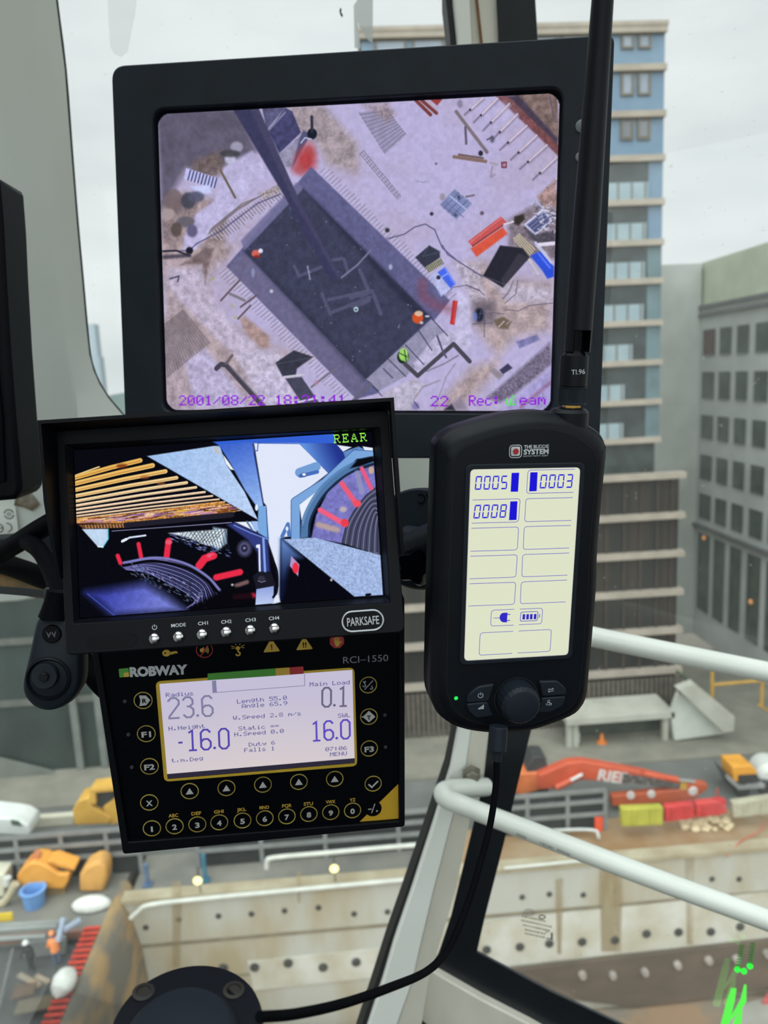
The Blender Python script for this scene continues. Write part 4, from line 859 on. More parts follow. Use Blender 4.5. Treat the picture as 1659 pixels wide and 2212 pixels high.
    L(l(F_,(1270,560),(1350,730)), 9, (232,90,130), 3); L(l(F_,(1230,600),(1270,760)), 12, (150,150,190), 4, .8); L(l(F_,(900,1040),(1060,1085)), 12, (196,168,150), 5, .8); cv.blob(F_(1110,910),8,6,(206,186,180),4,.8); cv.blob(F_(1350,575),6,8,(220,180,150),3,.8)
    # deck slab and its dark side
    P(l(F_,(595,1165),(870,1150),(1430,1300),(1450,1640),(1205,1655),(1000,1490),(810,1335)), (160,182,224), 2, 1, .16, 3)
    for _ in range(70):
        x = 750+r.random()*650; y = 1190+(x-700)*.35*r.random()+r.random()*120; L([F_(x,y),F_(x+30*r.random(),y+6)], 1.1, r.choice([(110,130,170),(200,215,240)]), 1, .6)
    P(l(F_,(573,1160),(600,1165),(810,1335),(1000,1490),(1205,1655),(640,1690),(570,1705)), (8,9,18), 3)
    P(l(F_,(573,1160),(600,1165),(760,1320),(700,1330),(640,1420),(600,1640),(570,1700)), (110,150,220), 12, .9, 0, 6, (20,30,70), (F_(580,1200),F_(680,1500)))
    P(l(F_,(668,1308),(738,1380),(726,1482),(656,1392)), (180,150,200), 1.5); cv.blob(F_(705,1410), 7, 12, (236,50,70), 3)
    cv.blob(F_(1010,1512), 2.6, 3, (210,190,190))
    # winch house on the left
    P(l(E,(383,1078),(606,1076),(612,1160),(560,1236),(522,1232)), (192,214,238), 1.5, 1, .05); L(l(E,(606,1078),(606,1165),(560,1236)), 2, (60,190,210)); L(l(E,(520,1228),(562,1230)), 2.5, (236,244,250))
    P(l(F_,(185,1018),(322,1014),(375,1105)), (236,240,248), 1.5); L(l(F_,(290,1015),(335,1085)), 4, (90,130,170)); P(l(F_,(325,1010),(385,1010),(390,1100),(350,1085)), (160,190,240), 2)
    P(l(F_,(120,1040),(190,1020),(470,1160),(485,1440),(390,1450),(380,1280),(300,1170)), (56,66,140), 5, .9)
    L(l(F_,(180,1045),(320,1110),(470,1165)), 2.2, (120,150,220)); L(l(F_,(430,1160),(445,1440)), 5, (130,165,230)); L(l(F_,(395,1215),(400,1440)), 4, (226,232,250)); cv.blob(F_(382,1225),4,4,(236,240,250))
    P(l(F_,(0,1060),(120,1080),(120,1200),(40,1260),(0,1230)), (150,175,200), 4, .9)
    cv.blob(F_(270,1245), 15, 17, (96,96,140), 8, .8); cv.blob(F_(268,1243), 7, 8, (36,36,60)); cv.blob(F_(268,1240), 3, 3, (130,130,170))
    M_ = l(E,(1120,1112),(1605,1078),(1570,1240),(1440,1215),(1280,1150)); P(M_, (214,226,240), 3, .95, .3, 2)
    for k in range(11):
        L(l(E,(1300+k*30,1095-k*2),(1380+k*26,1200+k*6)), 1.1, (40,56,60)); L(l(E,(1610-k*36,1085+k*2),(1500-k*30,1190)), 1.1, (40,56,60))
    L(l(E,(725,1185),(790,1150),(925,1132)), 4, (214,226,250)); L(l(E,(730,1180),(760,1165)), 6, (232,240,250))
    for _ in range(90):
        x = 1120+r.random()*520; y = 1110+(x-1120)*.28+r.random()*70; L([E(x,y),E(x+20,y+6)], 1.3, r.choice([(200,210,250),(120,130,200),(90,100,180)]), 1, .7)
    red = (232,44,74)
    for q,w in ((((866,1205),(888,1318)),9),(((1122,1178),(1105,1318)),13),(((688,1305),(712,1368)),9),(((1385,1390),(1430,1330),(1500,1305)),17)): L(l(E,*q), w, red, 2.5)
    cv.blob(E(1125,1190), 8, 5, (240,110,130), 3, .7); cv.blob(E(1490,1305), 11, 5, (240,110,140), 4, .7)
    L([E(1530,1490),F_(30,1490),F_(230,1445)], 14, red, 3); L(l(F_,(190,1655),(340,1645)), 12, red, 4); L(l(F_,(0,1315),(20,1310)), 8, red, 3); L(l(F_,(200,1560),(290,1530)), 9, (120,90,90), 4); cv.blob(F_(165,1555),3,3,(200,200,210))
    # rope drum
    for k in range(13):
        u = k/12.
        L(smooth_path([E(722+u*40,1392+u*30),E(860+u*70,1352+u*95),E(1010+u*90,1335+u*190),E(1250+u*20,1390+u*230),E(1440-u*90,1500+u*190),E(1540-u*260,1640+u*110)],6), 2.6, (134,134,205) if k%2==0 else (70,70,120), 1.2, .85)
    L(smooth_path(l(E,(735,1390),(980,1352),(1250,1400),(1430,1500),(1530,1610)),6), 6, (10,10,18)); L(smooth_path(l(E,(740,1365),(1010,1322),(1260,1370),(1450,1480),(1560,1600)),6), 5.5, (126,126,190), 2)
    for _ in range(320):
        u = r.random(); v = r.random(); x = 800+u*640; y = 1360+u*200+v*(60+u*120)+40*v; L([E(x,y),E(x+14,y+10)], 1.1, r.choice([(190,190,240),(16,16,30),(16,16,30),(90,130,160)]), 1, .7)
    P([E(1400,1700),E(1640,1560),F_(330,1610),F_(360,1700),F_(350,1740),E(1250,1775)], (8,8,14), 8, .9)
    P(l(E,(420,1620),(720,1575),(920,1540),(1100,1650),(1258,1772),(655,1818)), (58,66,170), 24, .95, .1, 8, (120,130,220), (E(560,1600),E(1000,1790)))
    L(l(E,(430,1630),(660,1815)), 2, (70,90,200), 2)
    # bracket at the bottom
    P(l(F_,(370,1588),(520,1560),(515,1712),(362,1725)), (140,160,222), 2, 1, 0, 6, (190,205,240), (F_(440,1560),F_(440,1720)))
    P(l(F_,(340,1480),(390,1440),(500,1450),(535,1560),(370,1590)), (26,27,38), 2); cv.blob(F_(415,1500), 8, 6, (50,52,68)); L(l(F_,(385,1520),(415,1532),(450,1520)), 1.4, (140,144,170))
    L(smooth_path(l(F_,(490,1290),(545,1440),(545,1600),(515,1660)),6), 5, (14,16,24))
    P(l(F_,(520,1670),(560,1640),(575,1700),(520,1715)), (226,232,248), 3); L(l(F_,(1310,1640),(1340,1636)), 5, (10,10,18))
    cv.img += (np.random.default_rng(6).random((cv.ny,cv.nx,1))-.5)*.02
    return cv
pscreen = paint_rear().build('screen', PIC, pk, 0)
mb = MB(); dots_mb('REAR', PK.loc(721,958), PK.loc(793,953.5), PK.scale(760,950)*19, .0005, mb, serif=True, fill=.95)
obj('rear_overlay', mb, emis('osd_lime', (150,245,80), 1.0), pscreen, True, smooth=0, fix=False)
def pl(x,y): return PK.loc(x,y,PZ)
ps = PK.scale(500,1360)
for (x,y) in ((334,1379),(386,1375),(437,1370),(489,1365),(541,1361),(593,1357)):
    c = pl(x,y); b = MB(); R_ = 12.6*ps
    b.lathe((c[0],c[1],PZ),(0,0,1),[(R_,-.0004),(R_,.0004),(R_*.97,.0009)],28,True,False); 
    b.lathe((c[0],c[1],PZ),(0,0,1),[(R_*.97*math.cos(t),.0009+R_*.62*math.sin(t)) for t in np.linspace(0,math.pi/2,8)],28,False,True)
    obj('push_button', b, CHROME, pk, True)
mb = MB(); Zt = PZ+.0002
for s,p0,p1,h in (('MODE',(370.3,1355.3),(401.6,1352.6),7.6),('CH1',(428,1350.8),(449.6,1348.8),7.6),('CH2',(478.2,1347.4),(500.5,1345.4),7.6),('CH3',(530.3,1343.6),(553,1341.6),7.6),('CH4',(581,1339.8),(603.5,1337.9),7.6)):
    text_mb(s, pl(*p0), pl(*p1), h*ps, Zt, .012, mb)
c = pl(334,1355); mb.strip([(c[0]+4.8*ps*math.sin(t),c[1]+4.8*ps*math.cos(t)) for t in np.linspace(.65,2*math.pi-.65,20)], 1.3*ps, Zt); mb.strip([(c[0]-.2*ps,c[1]+6.5*ps),(c[0],c[1]+.5*ps)], 1.4*ps, Zt)
obj('button_lettering', mb, SILVER, pk, True, smooth=0)
def pill(cx, cy, hl, hh, ang, n=14):
    out = []
    for k in range(2):
        for t in np.linspace(-math.pi/2,math.pi/2,n):
            q = t+k*math.pi; x = (hl-hh)*(1 if k==0 else -1)+hh*math.cos(q); y = hh*math.sin(q)
            out.append((cx+x*math.cos(ang)-y*math.sin(ang), cy+x*math.sin(ang)+y*math.cos(ang)))
    return out
c = pl(241,1384.5); q = pl(293,1381); ang = math.atan2(q[1]-c[1],q[0]-c[0])
mb = MB(); mb.prism([(x,y,PZ-.0004) for x,y in pill(c[0],c[1],53*ps,14.5*ps,ang)], (0,0,.0007)); obj('infrared_window', mb, DEEP, pk, True)
c = pl(783.5,1341); q = pl(829,1337.6); ang = math.atan2(q[1]-c[1],q[0]-c[0])
bd = MB(); bd.prism([(x,y,PZ-.0004) for x,y in pill(c[0],c[1],42*ps,19*ps,ang)], (0,0,.0010)); bd = obj('badge', bd, DEEP, pk, True)
rg = MB(); rg.ring(pill(c[0],c[1],47*ps,24*ps,ang), pill(c[0],c[1],41.5*ps,18.6*ps,ang), PZ-.0004, PZ+.0016); obj('badge_rim', rg, mat('satin_chrome',(150,152,156),.3,1.,c2=(136,138,142),scale=50), bd, True, bevel=.0004)
mb = text_mb('PARKSAFE', pl(750.3,1352.6), pl(819.3,1347.2), 18.5*ps, PZ+.0008, .012); obj('badge_lettering', mb, mat('badge_silver',(172,173,176),.4,.0,c2=(160,160,164),scale=90), bd, True, smooth=0)
del pl

# ---------------------------------------------- load indicator
RC = Panel((12.3311,7.0982,1.9119), (-.07615653,-.1295648,-.47151364)); RW, RH = .115, .06214
rci = thing('load_indicator', 'black load indicator with lit white display and round yellow-ringed keys below hooded monitor', 'control panel', m=RC.M)
ql = lambda x,y: RC.loc(x,y,.0004); qs = RC.scale(560,1600); qz = .0006
case = rpoly(RC.locs([(192,1340),(268,1838),(873,1779),(872,1285)]), [.002,.002,.002,.002], 4)
face = rpoly(RC.locs([(206,1345),(279,1812),(861,1767),(861,1290)]), .001, 4)
mb = MB(); mb.ring(case, face, -.03, .0035); obj('case', mb, BLACK3, rci, True, bevel=.0008)
mb = MB(); mb.loft([[(x,y,-.03) for x,y in case],[(x,y,-.05) for x,y in inset(case,.004)]]); obj('rear_case', mb, BLACK3, rci, True)
mb = MB(); mb.prism([(x,y,-.004) for x,y in face], (0,0,.0044)); obj('faceplate', mb, DEEP, rci, True, smooth=0)
gl = lambda X,Y: ql(190+X/4.484,1370+Y/4.484); hl = lambda X,Y: ql(520+X/4.484,1370+Y/4.484)
fo = rpoly([gl(655,455),gl(740,1425),hl(1128,1272),hl(1100,320)], .0035, 6); fi = rpoly([gl(693,478),gl(772,1402),hl(1104,1247),hl(1080,342)], .0002, 6)
mb = MB(); mb.ring(fo, fi, .0003, .0009); obj('display_frame', mb, mat('frame_olive_yellow',(196,164,48),.5,c2=(186,154,44),scale=60), rci, True, smooth=0)
RCPIC = picture_mat('load_display_picture', 1.0)
cv = Canvas(RC, RW+.001, RH+.001, 220, 120, (196,190,214))
xx = np.linspace(0,1,220)[None,:]; yy = np.linspace(0,1,120)[:,None]
warm = np.clip(1.25*yy-.15-.35*np.abs(xx-.45),0,1)[...,None]          # uneven backlight of the display
cv.img = cv.img*(1-warm)+np.array((214,204,206))/255.*warm
cv.img[114:,:] = np.array((44,42,58))/255.  # dark strip along the foot: shadow of the frame gap painted in
lcd = cv.build('screen', RCPIC, rci, 0, .0007)
tz = .0010
inkg = emis('lcd_ink_grey', (128,126,158), 1.); inkb = emis('lcd_ink_blue', (96,94,150), 1.); inkv = emis('lcd_ink_violet', (82,70,170), 1.); inkd = emis('lcd_ink_dark', (104,100,128), 1.); inkp = emis('lcd_ink_purple', (92,74,186), 1.)
mb = MB(); h_ = 9.6*qs
for s,a,b in (('Radius',(358.8,1505),(418.6,1501)),('H.Height',(364.6,1577.4),(443.8,1571.8)),('t,m,Deg',(371,1646.5),(438.7,1642)),('Length 55.0',(512.3,1519),(619.7,1510.3)),('Angle 65.9',(522.7,1529),(620.8,1522)),('W.Speed 2.8 m/s',(504,1554.2),(650.5,1544.4)),
              ('Static ==',(515.6,1577.4),(602.5,1571)),('H.Speed 0.0',(506.7,1590),(613,1582)),('Duty 6',(537.8,1612),(594.3,1607)),('Falls 1',(527.8,1624),(593.6,1619.8)),('Main Load',(669,1482),(755.3,1477)),('SWL',(729.6,1549.5),(756.4,1547.8)),('07:06',(702.9,1622),(749.3,1618.7)),('MENU',(712.9,1633),(749.3,1630.3))):
    dots_mb(s, ql(*a), ql(*b), h_, tz, mb, fill=1.0, lw=1.15)
obj('small_readout_text', mb, inkb, lcd, True, smooth=0, fix=False)
lw = 4.4*qs; hb = 45*qs
mb = big_mb('23.6', gl(786,812), gl(1215,785), hb*1.03, tz, lw, MB()); obj('radius_reading', mb, inkg, lcd, True, smooth=0, fix=False)
mb = big_mb('-16.0', gl(880,1127), gl(1370,1100), hb*1.04, tz, lw, MB()); obj('height_reading', mb, inkv, lcd, True, smooth=0, fix=False)
mb = big_mb('0.1', hl(785,700), hl(1036,690), hb*.99, tz, lw, MB()); obj('load_reading', mb, inkd, lcd, True, smooth=0, fix=False)
mb = big_mb('16.0', hl(688,1030), hl(1060,1004), hb*1.0, tz, lw, MB()); obj('limit_reading', mb, inkp, lcd, True, smooth=0, fix=False)
mb = MB(); mb.poly([gl(1202,447),gl(1242,444),gl(1250,563),gl(1208,565)], tz); mb.strip([gl(1248,560),hl(620,494),hl(617,380)], 1.4*qs, tz); obj('load_bar', mb, inkg, lcd, True, smooth=0, fix=False)
for nm,m_,q in (('green_band',PGREEN,[gl(1160,378),hl(338,328),hl(340,398),gl(1160,442)]),('yellow_band',GOLD,[hl(338,328),hl(473,319),hl(476,388),hl(340,398)]),('red_band',PRED,[hl(473,319),hl(600,309),hl(607,316),hl(609,378),hl(476,388)])):
    mb = MB(); mb.prism([(x,y,.0005) for x,y in q], (0,0,.0006)); obj(nm, mb, m_, rci, True, smooth=0)
# keys
ptx = mat('key_print_grey', (176,176,174), .5, c2=(166,166,164), scale=90)
RR = 19.3*qs
def key(c, glyph=None, filled=False):
    b = MB(); n = 40; o = [(c[0]+RR*math.cos(t),c[1]+RR*math.sin(t)) for t in np.linspace(0,2*math.pi,n+1)[:-1]]; i_ = [(c[0]+(RR-1.6*qs)*math.cos(t),c[1]+(RR-1.6*qs)*math.sin(t)) for t in np.linspace(0,2*math.pi,n+1)[:-1]]
    if filled: b.prism([(x,y,qz) for x,y in o], (0,0,.0004))
    else: b.ring(o, i_, .0003, qz+.0002)
    k = obj('key', b, DEEP if filled else OLIVE, rci, True, smooth=0)
    if glyph is not None: obj('key_symbol', glyph, ptx, k, True, smooth=0)
def ctext(s, c, h, wd, tilt=-.055, bold=.03, z=qz+.0003, mb=None):
    w2 = wd*qs/2; p0 = (c[0]-w2, c[1]-h*qs/2); 
    d = Vector((1, math.tan(TILT))); p0 = (c[0]-w2, c[1]-w2*math.tan(TILT)-h*qs/2); p1 = (c[0]+w2, c[1]+w2*math.tan(TILT)-h*qs/2)
    return text_mb(s, p0, p1, h*qs, z, bold, mb)
a_ = ql(328,1789); b_ = ql(761.5,1750); TILT = math.atan2(b_[1]-a_[1], b_[0]-a_[0])
for s,(x,y) in {'1':(328.3,1788.8),'2':(377.3,1784.4),'3':(426.4,1780.3),'4':(473.7,1775.9),'5':(523.9,1771.9),'6':(572,1767),'7':(619.7,1763),'8':(667.2,1758),'9':(714.5,1754),'0':(761.5,1750.2)}.items():
    key(ql(x,y), ctext(s, ql(x,y+1), 13, 4.2 if s=='1' else 10, bold=.035))
for s,(x,y),w in (('F1',(316.2,1584.5),20),('F2',(323.1,1655),22),('F3',(797.4,1616.4),21),('X',(322.7,1733),14)): key(ql(x,y), ctext(s, ql(x,y+1), 13, w, bold=.035))
for (x,y) in ((409.9,1708.5),(489.3,1701.8),(568,1694.5),(645.6,1688.5),(723,1682)):
    g = MB(); g.poly([ql(x-8.5,y+7),ql(x+8.5,y+5.6),ql(x-.4,y-7)], qz+.0003); key(ql(x,y), g)
x,y = 309.3,1512.7; g = MB(); g.poly([ql(x-9,y-11),ql(x+6,y-11),ql(x+15.5,y-1),ql(x+7,y+10),ql(x-8,y+12),ql(x-5.5,y)], qz+.0002); key(ql(x,y), g)
ctm = ctext('R', ql(x+3,y), 10, 9, bold=.03, z=qz+.0006); obj('return_letter', ctm, DEEP, rci, True, smooth=0)
x,y = 796.8,1547.7; g = MB(); g.poly([ql(x,y-13),ql(x+14,y),ql(x,y+12),ql(x-12,y+1.6),ql(x-16,y+1.2),ql(x-16,y-.4),ql(x-12,y-1)], qz+.0002); key(ql(x,y), g)
obj('tare_letter', ctext('T', ql(x,y+1), 10, 8.5, bold=.03, z=qz+.0006), DEEP, rci, True, smooth=0)
x,y = 806,1692.3; g = MB(); g.strip([ql(x-10,y+1),ql(x-3,y+7.5),ql(x+10.5,y-6)], 3.6*qs, qz+.0003); key(ql(x,y), g)
x,y = 795.4,1479.3; g = MB(); g.strip([ql(x-8,y+9.5),ql(x+10,y-10)], 1.6*qs, qz+.0003)
for (u,v,k) in ((-8.5,-1,1.),(7,5,.8)): g.strip([ql(x+u-3.5*k,y+v+2*k),ql(x+u-2*k,y+v+4.6*k),ql(x+u+1.5*k,y+v+4.4*k),ql(x+u+3*k,y+v+1.5*k),ql(x+u+1*k,y+v-1*k),ql(x+u+1*k,y+v-5*k)], 1.5*qs, qz+.0003)
g.strip([ql(x-11,y-8),ql(x-8,y-5),ql(x-5.5,y-9)], 2*qs, qz+.0003); key(ql(x,y), g)
x,y = 806,1745.8; g = MB(); g.strip([ql(x-11,y+1),ql(x-3.5,y+.4)], 2.6*qs, qz+.0006); g.strip([ql(x-3.5,y+9),ql(x+3.5,y-11)], 2*qs, qz+.0006); c = ql(x+8,y+4.5); g.disc(c, 2.2*qs, qz+.0006, 12)
fl = MB(); fl.prism([(p[0],p[1],.0003) for p in (hl(1152,1815),hl(1525,1450),hl(1528,1782))], (0,0,.0004)); obj('corner_flash', fl, mat('flash_yellow',(190,150,36),.5,c2=(180,142,34),scale=60), rci, True, smooth=0)
key(ql(x,y), g, filled=True)
mb = MB()
for s,(x,y) in {'ABC':(374.7,1760.3),'DEF':(424.2,1755.8),'GHI':(472.8,1752),'JKL':(521.9,1747.5),'MNO':(570.8,1742.9),'PQR':(619.7,1739.1),'STU':(666,1735.1),'VWX':(714,1730.9),'YZ':(761.5,1726.8)}.items(): ctext(s, ql(x,y), 8.4, 21 if len(s)==3 else 13.5, bold=.02, mb=mb)
obj('key_letters', mb, GOLD, rci, True, smooth=0)
for (x,y) in ((269.8,1515),(277.4,1586.8),(284.8,1657.2),(831.6,1544.6),(832.7,1613.5)):
    b = MB(); c = ql(x,y); b.lathe((c[0],c[1],.0003),(0,0,1),[(4.4*qs,0),(4.4*qs,.0002),(3*qs,.0008)],16); obj('indicator_lamp', b, mat('unlit_lamp',(58,58,64),.3,c2=(52,52,58),scale=50), rci, True)
mb = text_mb('RCI\u20131550', hl(992,283), hl(1428,258), 16.2*qs, .0006, -.004); obj('model_lettering', mb, mat('dim_print',(128,130,134),.5,c2=(120,122,126),scale=90), rci, True, smooth=0)
mb = text_mb('ROBWAY', gl(408,408), gl(968,380), 20.5*qs, .0006, .055); obj('maker_lettering', mb, mat('print_light_grey',(178,180,184),.5,c2=(170,172,176),scale=90), rci, True, smooth=0)
mb = MB(); mb.prism([(x,y,.0003) for x,y in rpoly([gl(298,335),gl(306,418),gl(402,410),gl(394,327)], .0006, 4)], (0,0,.0003)); lg = obj('maker_mark', mb, PGREEN, rci, True, smooth=0)
mb = MB(); mb.prism([(x,y,.0005) for x,y in rpoly([gl(346,374),gl(350,413),gl(401,409),gl(397,366)], .0004, 4)], (0,0,.0003)); obj('maker_mark_corner', mb, GOLD, lg, True, smooth=0)
# warning symbols along the top
b = MB(); zz = .0006
c = gl(760,182); b.ring([(c[0]+8.5*qs*math.cos(t),c[1]+7.5*qs*math.sin(t)) for t in np.linspace(0,6.283,24)[:-1]], [(c[0]-2.5*qs+2*qs*math.cos(t),c[1]+2*qs*math.sin(t)) for t in np.linspace(0,6.283,24)[:-1]], zz-.0003, zz)
b.poly([gl(790,172),gl(855,160),gl(872,176),gl(862,186),gl(846,182),gl(838,192),gl(826,186),gl(816,196),gl(792,196)], zz); obj('key_symbol_lamp', b, GOLD, rci, True, smooth=0)
c = gl(1128,152); rr = 17.5*qs; n=36
b = MB(); b.ring([(c[0]+rr*math.cos(t),c[1]+rr*math.sin(t)) for t in np.linspace(0,6.283,n)[:-1]], [(c[0]+rr*.91*math.cos(t),c[1]+rr*.91*math.sin(t)) for t in np.linspace(0,6.283,n)[:-1]], zz-.0003, zz); b.strip([gl(1090,210),gl(1170,95)], 2.2*qs, zz+.0002); mu = obj('mute_symbol', b, PRED, rci, True, smooth=0)
b = MB(); b.poly([gl(1085,140),gl(1102,138),gl(1122,122),gl(1126,182),gl(1106,172),gl(1087,172)], zz-.0001)
for k in (0,1,2): b.strip([gl(1134+k*12,136-k*8),gl(1142+k*13,152),gl(1138+k*12,170+k*8)], 1.4*qs, zz-.0001)
obj('loudspeaker_symbol', b, GOLD, mu, True, smooth=0)
b = MB(); c = gl(1452,135); b.disc(c, 4.6*qs, zz, 20); b.strip([gl(1452,140),gl(1456,168),gl(1474,180),gl(1470,200),gl(1448,206),gl(1430,192)], 3*qs, zz)
for q in ((gl(1385,112),gl(1420,122)),(gl(1390,135),gl(1422,133)),(gl(1480,126),gl(1515,130)),(gl(1482,118),gl(1516,104)),(gl(1432,108),gl(1430,88)),(gl(1470,104),gl(1474,86))): b.strip(q, 1.3*qs, zz)
obj('hook_symbol', b, GOLD, rci, True, smooth=0)
for X,Y,s in ((300,128,'!'),(618,106,'!!')):
    b = MB(); b.prism([(x,y,zz-.0003) for x,y in rpoly([hl(X-82,Y+48),hl(X+82,Y+36),hl(X-6,Y-92)], .001, 4)], (0,0,.0003)); w_ = obj('warning_triangle', b, GOLD, rci, True, smooth=0)
    c = hl(X,Y-6); obj('exclamation_mark', ctext(s, c, 12, 2.6 if s=='!' else 8, bold=.02, z=zz+.0002), DEEP, w_, True, smooth=0)
c = hl(932,68); o = [(c[0]+16.5*qs*math.cos(t+.39),c[1]+16.5*qs*math.sin(t+.39)) for t in np.linspace(0,2*math.pi,9)[:-1]]
b = MB(); b.prism([(x,y,zz-.0003) for x,y in o], (0,0,.0003)); st = obj('stop_symbol', b, PRED, rci, True, smooth=0)
b = MB(); b.poly([hl(905,60),hl(912,98),hl(925,116),hl(946,114),hl(960,84),hl(956,62),hl(930,52)], zz+.0003)
for q in (((910,70),(904,38)),((922,62),(920,26)),((936,60),(938,24)),((948,64),(954,34)),((955,90),(976,62))): b.strip([hl(*a) for a in q], 2.2*qs, zz+.0003)
obj('hand_symbol', b, GOLD, st, True, smooth=0)

# ---------------------------------------------- safety alert receiver with aerial
BD = Panel((12.8589,8.7879,.5617), (.06996068,-.02735079,-.39289178)); BW, BH = .056, .09994
bd = thing('alert_receiver', 'black handheld safety alert receiver with pale lit display, round knob and tall aerial at right', 'receiver', m=BD.M)
bs = BD.scale(1115,1250)
i1 = crop(900,860,3.95); i2 = crop(900,1220,3.95)
sil = [i1(142,500),i1(110,1480),i2(93,780),i2(92,1050),i2(125,1165),i2(190,1265),i2(330,1350),i2(560,1392),i2(800,1390),i2(1000,1360),i2(1280,1258),i2(1375,1180),i2(1420,1080),i2(1440,900),i2(1500,200),i1(1515,1200),i1(1582,470),i1(1577,385),i1(1556,322),i1(1510,272),i1(1450,232),i1(1300,152),i1(1050,108),i1(800,120),i1(560,170),i1(330,242),i1(258,276),i1(203,315),i1(165,362),i1(148,420)]
sil = [(p.x,p.y) for p in smooth_path([Vector(BD.loc(*p,-.012)) for p in sil], 3, True)]
scx = sum(x for x,y in sil)/len(sil); scy = (max(y for x,y in sil)+min(y for x,y in sil))/2; shw = (max(x for x,y in sil)-min(x for x,y in sil))/2; shh = (max(y for x,y in sil)-min(y for x,y in sil))/2
def shrink(d): return [(scx+(x-scx)*(1-d/shw), scy+(y-scy)*(1-d/shh)) for x,y in sil]
def lp(d, z): return [(x,y,z) for x,y in shrink(d)]
mb = MB(); mb.loft([lp(.006,-.031),lp(.002,-.027),lp(0,-.021),lp(0,-.009),lp(.0008,-.006),lp(.0016,-.0055),lp(.0030,-.0025),lp(.0062,-.0006),lp(.0085,-.0003)]); obj('body', mb, BLACK2, bd, True, smooth=50)
seam = shrink(.0078); mb = MB(); mb.strip(seam+seam[:1], .00025, -.0001); obj('front_seam', mb, GROOVE, bd, True, smooth=0, fix=False)
lo_ = lambda d: rpoly([(-BW/2-d,BH/2+d),(-BW/2-d,-BH/2-d),(BW/2+d,-BH/2-d),(BW/2+d,BH/2+d)], .0022+d*.5, 6)
mb = MB(); mb.ring(lo_(.0028), lo_(.0003), -.0008, .0006); obj('display_surround', mb, BLACK, bd, True, bevel=.0005)
CREAM = emis('lcd_cream', (222,227,200), 1.); LBLUE = emis('lcd_solid_blue', (30,24,214), 1.); LLINE = emis('lcd_line_violet', (98,92,196), 1.)
mb = MB(); mb.poly(lo_(0), .0002); blcd = obj('screen', mb, CREAM, bd, True, smooth=0)
mb = MB(); r_ = lo_(.0); mb.ring(lo_(.0003), lo_(.0), -.0001, .0005); obj('display_edge_glow', mb, emis('lit_edge',(226,226,216),.85), blcd, True, smooth=0)
b1 = lambda X,Y: BD.loc(*i1(X,Y)); b2 = lambda X,Y: BD.loc(*i2(X,Y))
z1 = .0004; mb = MB(); lwb = 1.25*bs
def box_open(pts, closed_idx=(1,2)):
    q = rpoly(pts, [1e-6]+[.0016]*(len(pts)-2)+[1e-6], 5); q = q[6:-6] if False else q
    mb.strip([pts[0]]+[tuple(p) for p in q[6:-6]]+[pts[-1]], lwb, z1)
for pts in ([b1(1350,605),b1(948,614),b1(935,812),b1(1335,803)],[b1(475,868),b1(882,857),b1(866,1055),b1(468,1066)],[b1(1330,847),b1(930,857),b1(919,1053),b1(1317,1042)],[b1(465,1109),b1(868,1098),b1(857,1293),b1(457,1305)],
            [b1(1313,1085),b1(916,1095),b1(906,1290),b1(1300,1277)],[b1(457,1348),b1(857,1335),b2(845,103),b2(449,118)],[b1(1298,1320),b1(903,1333),b2(894,101),b2(1284,87)],[b2(447,160),b2(844,147),b2(832,335),b2(440,350)],
            [b2(1281,128),b2(891,145),b2(881,330),b2(1268,315)],[b2(832,377),b2(636,386),b2(630,521),b2(826,512)],[b2(878,376),b2(1073,368),b2(1065,500),b2(870,510)],[b2(822,565),b2(541,579),b2(531,770),b2(812,753)],[b2(868,563),b2(1148,549),b2(1136,736),b2(858,750)]): box_open(pts)
obj('cell_outlines', mb, LLINE, blcd, True, smooth=0, fix=False)
mb = MB()
seg_mb('0005', b1(493,782), b1(766,776), b1(778,659), b1(505,664), z1, mb); seg_mb('0003', b1(1046,770), b1(1322,764), b1(1335,646), b1(1060,652), z1, mb); seg_mb('0008', b1(480,1027), b1(756,1018), b1(771,904), b1(496,909), z1, mb)
for q in ((( 808,637),(873,635),(863,797),(800,798)),((968,632),(1030,631),(1022,792),(958,795)),((797,880),(858,878),(850,1038),(786,1040))): mb.poly([b1(*a) for a in q], z1)
obj('readout_digits', mb, LBLUE, blcd, True, smooth=0, fix=False)
ICON = emis('lcd_icon_blue', (52,44,196), 1.)
mb = MB(); mb.poly([b2(774,406)]+[b2(742+36*math.cos(t)*1.0-0,448-41*math.sin(t)) for t in np.linspace(math.pi/2,3*math.pi/2,12)]+[b2(768,489)], z1); mb.strip([b2(655,453),b2(712,451)], 1.2*bs, z1)
mb.strip([b2(772,422),b2(798,420)], 1.8*bs, z1); mb.strip([b2(769,474),b2(796,472)], 1.8*bs, z1); obj('plug_symbol', mb, ICON, blcd, True, smooth=0, fix=False)
mb = MB(); bt = rpoly([b2(887,402),b2(1034,396),b2(1028,474),b2(881,480)], .001, 4); mb.strip(bt+bt[:1], 1.3*bs, z1)
for X in (900,932,963,996): mb.poly([b2(X+3,420-X*.02+18),b2(X+25,419-X*.02+18),b2(X+22,464-X*.02+18),b2(X,465-X*.02+18)], z1)
mb.strip([b2(1047,418),b2(1044,450)], 1.6*bs, z1); obj('battery_symbol', mb, ICON, blcd, True, smooth=0, fix=False)
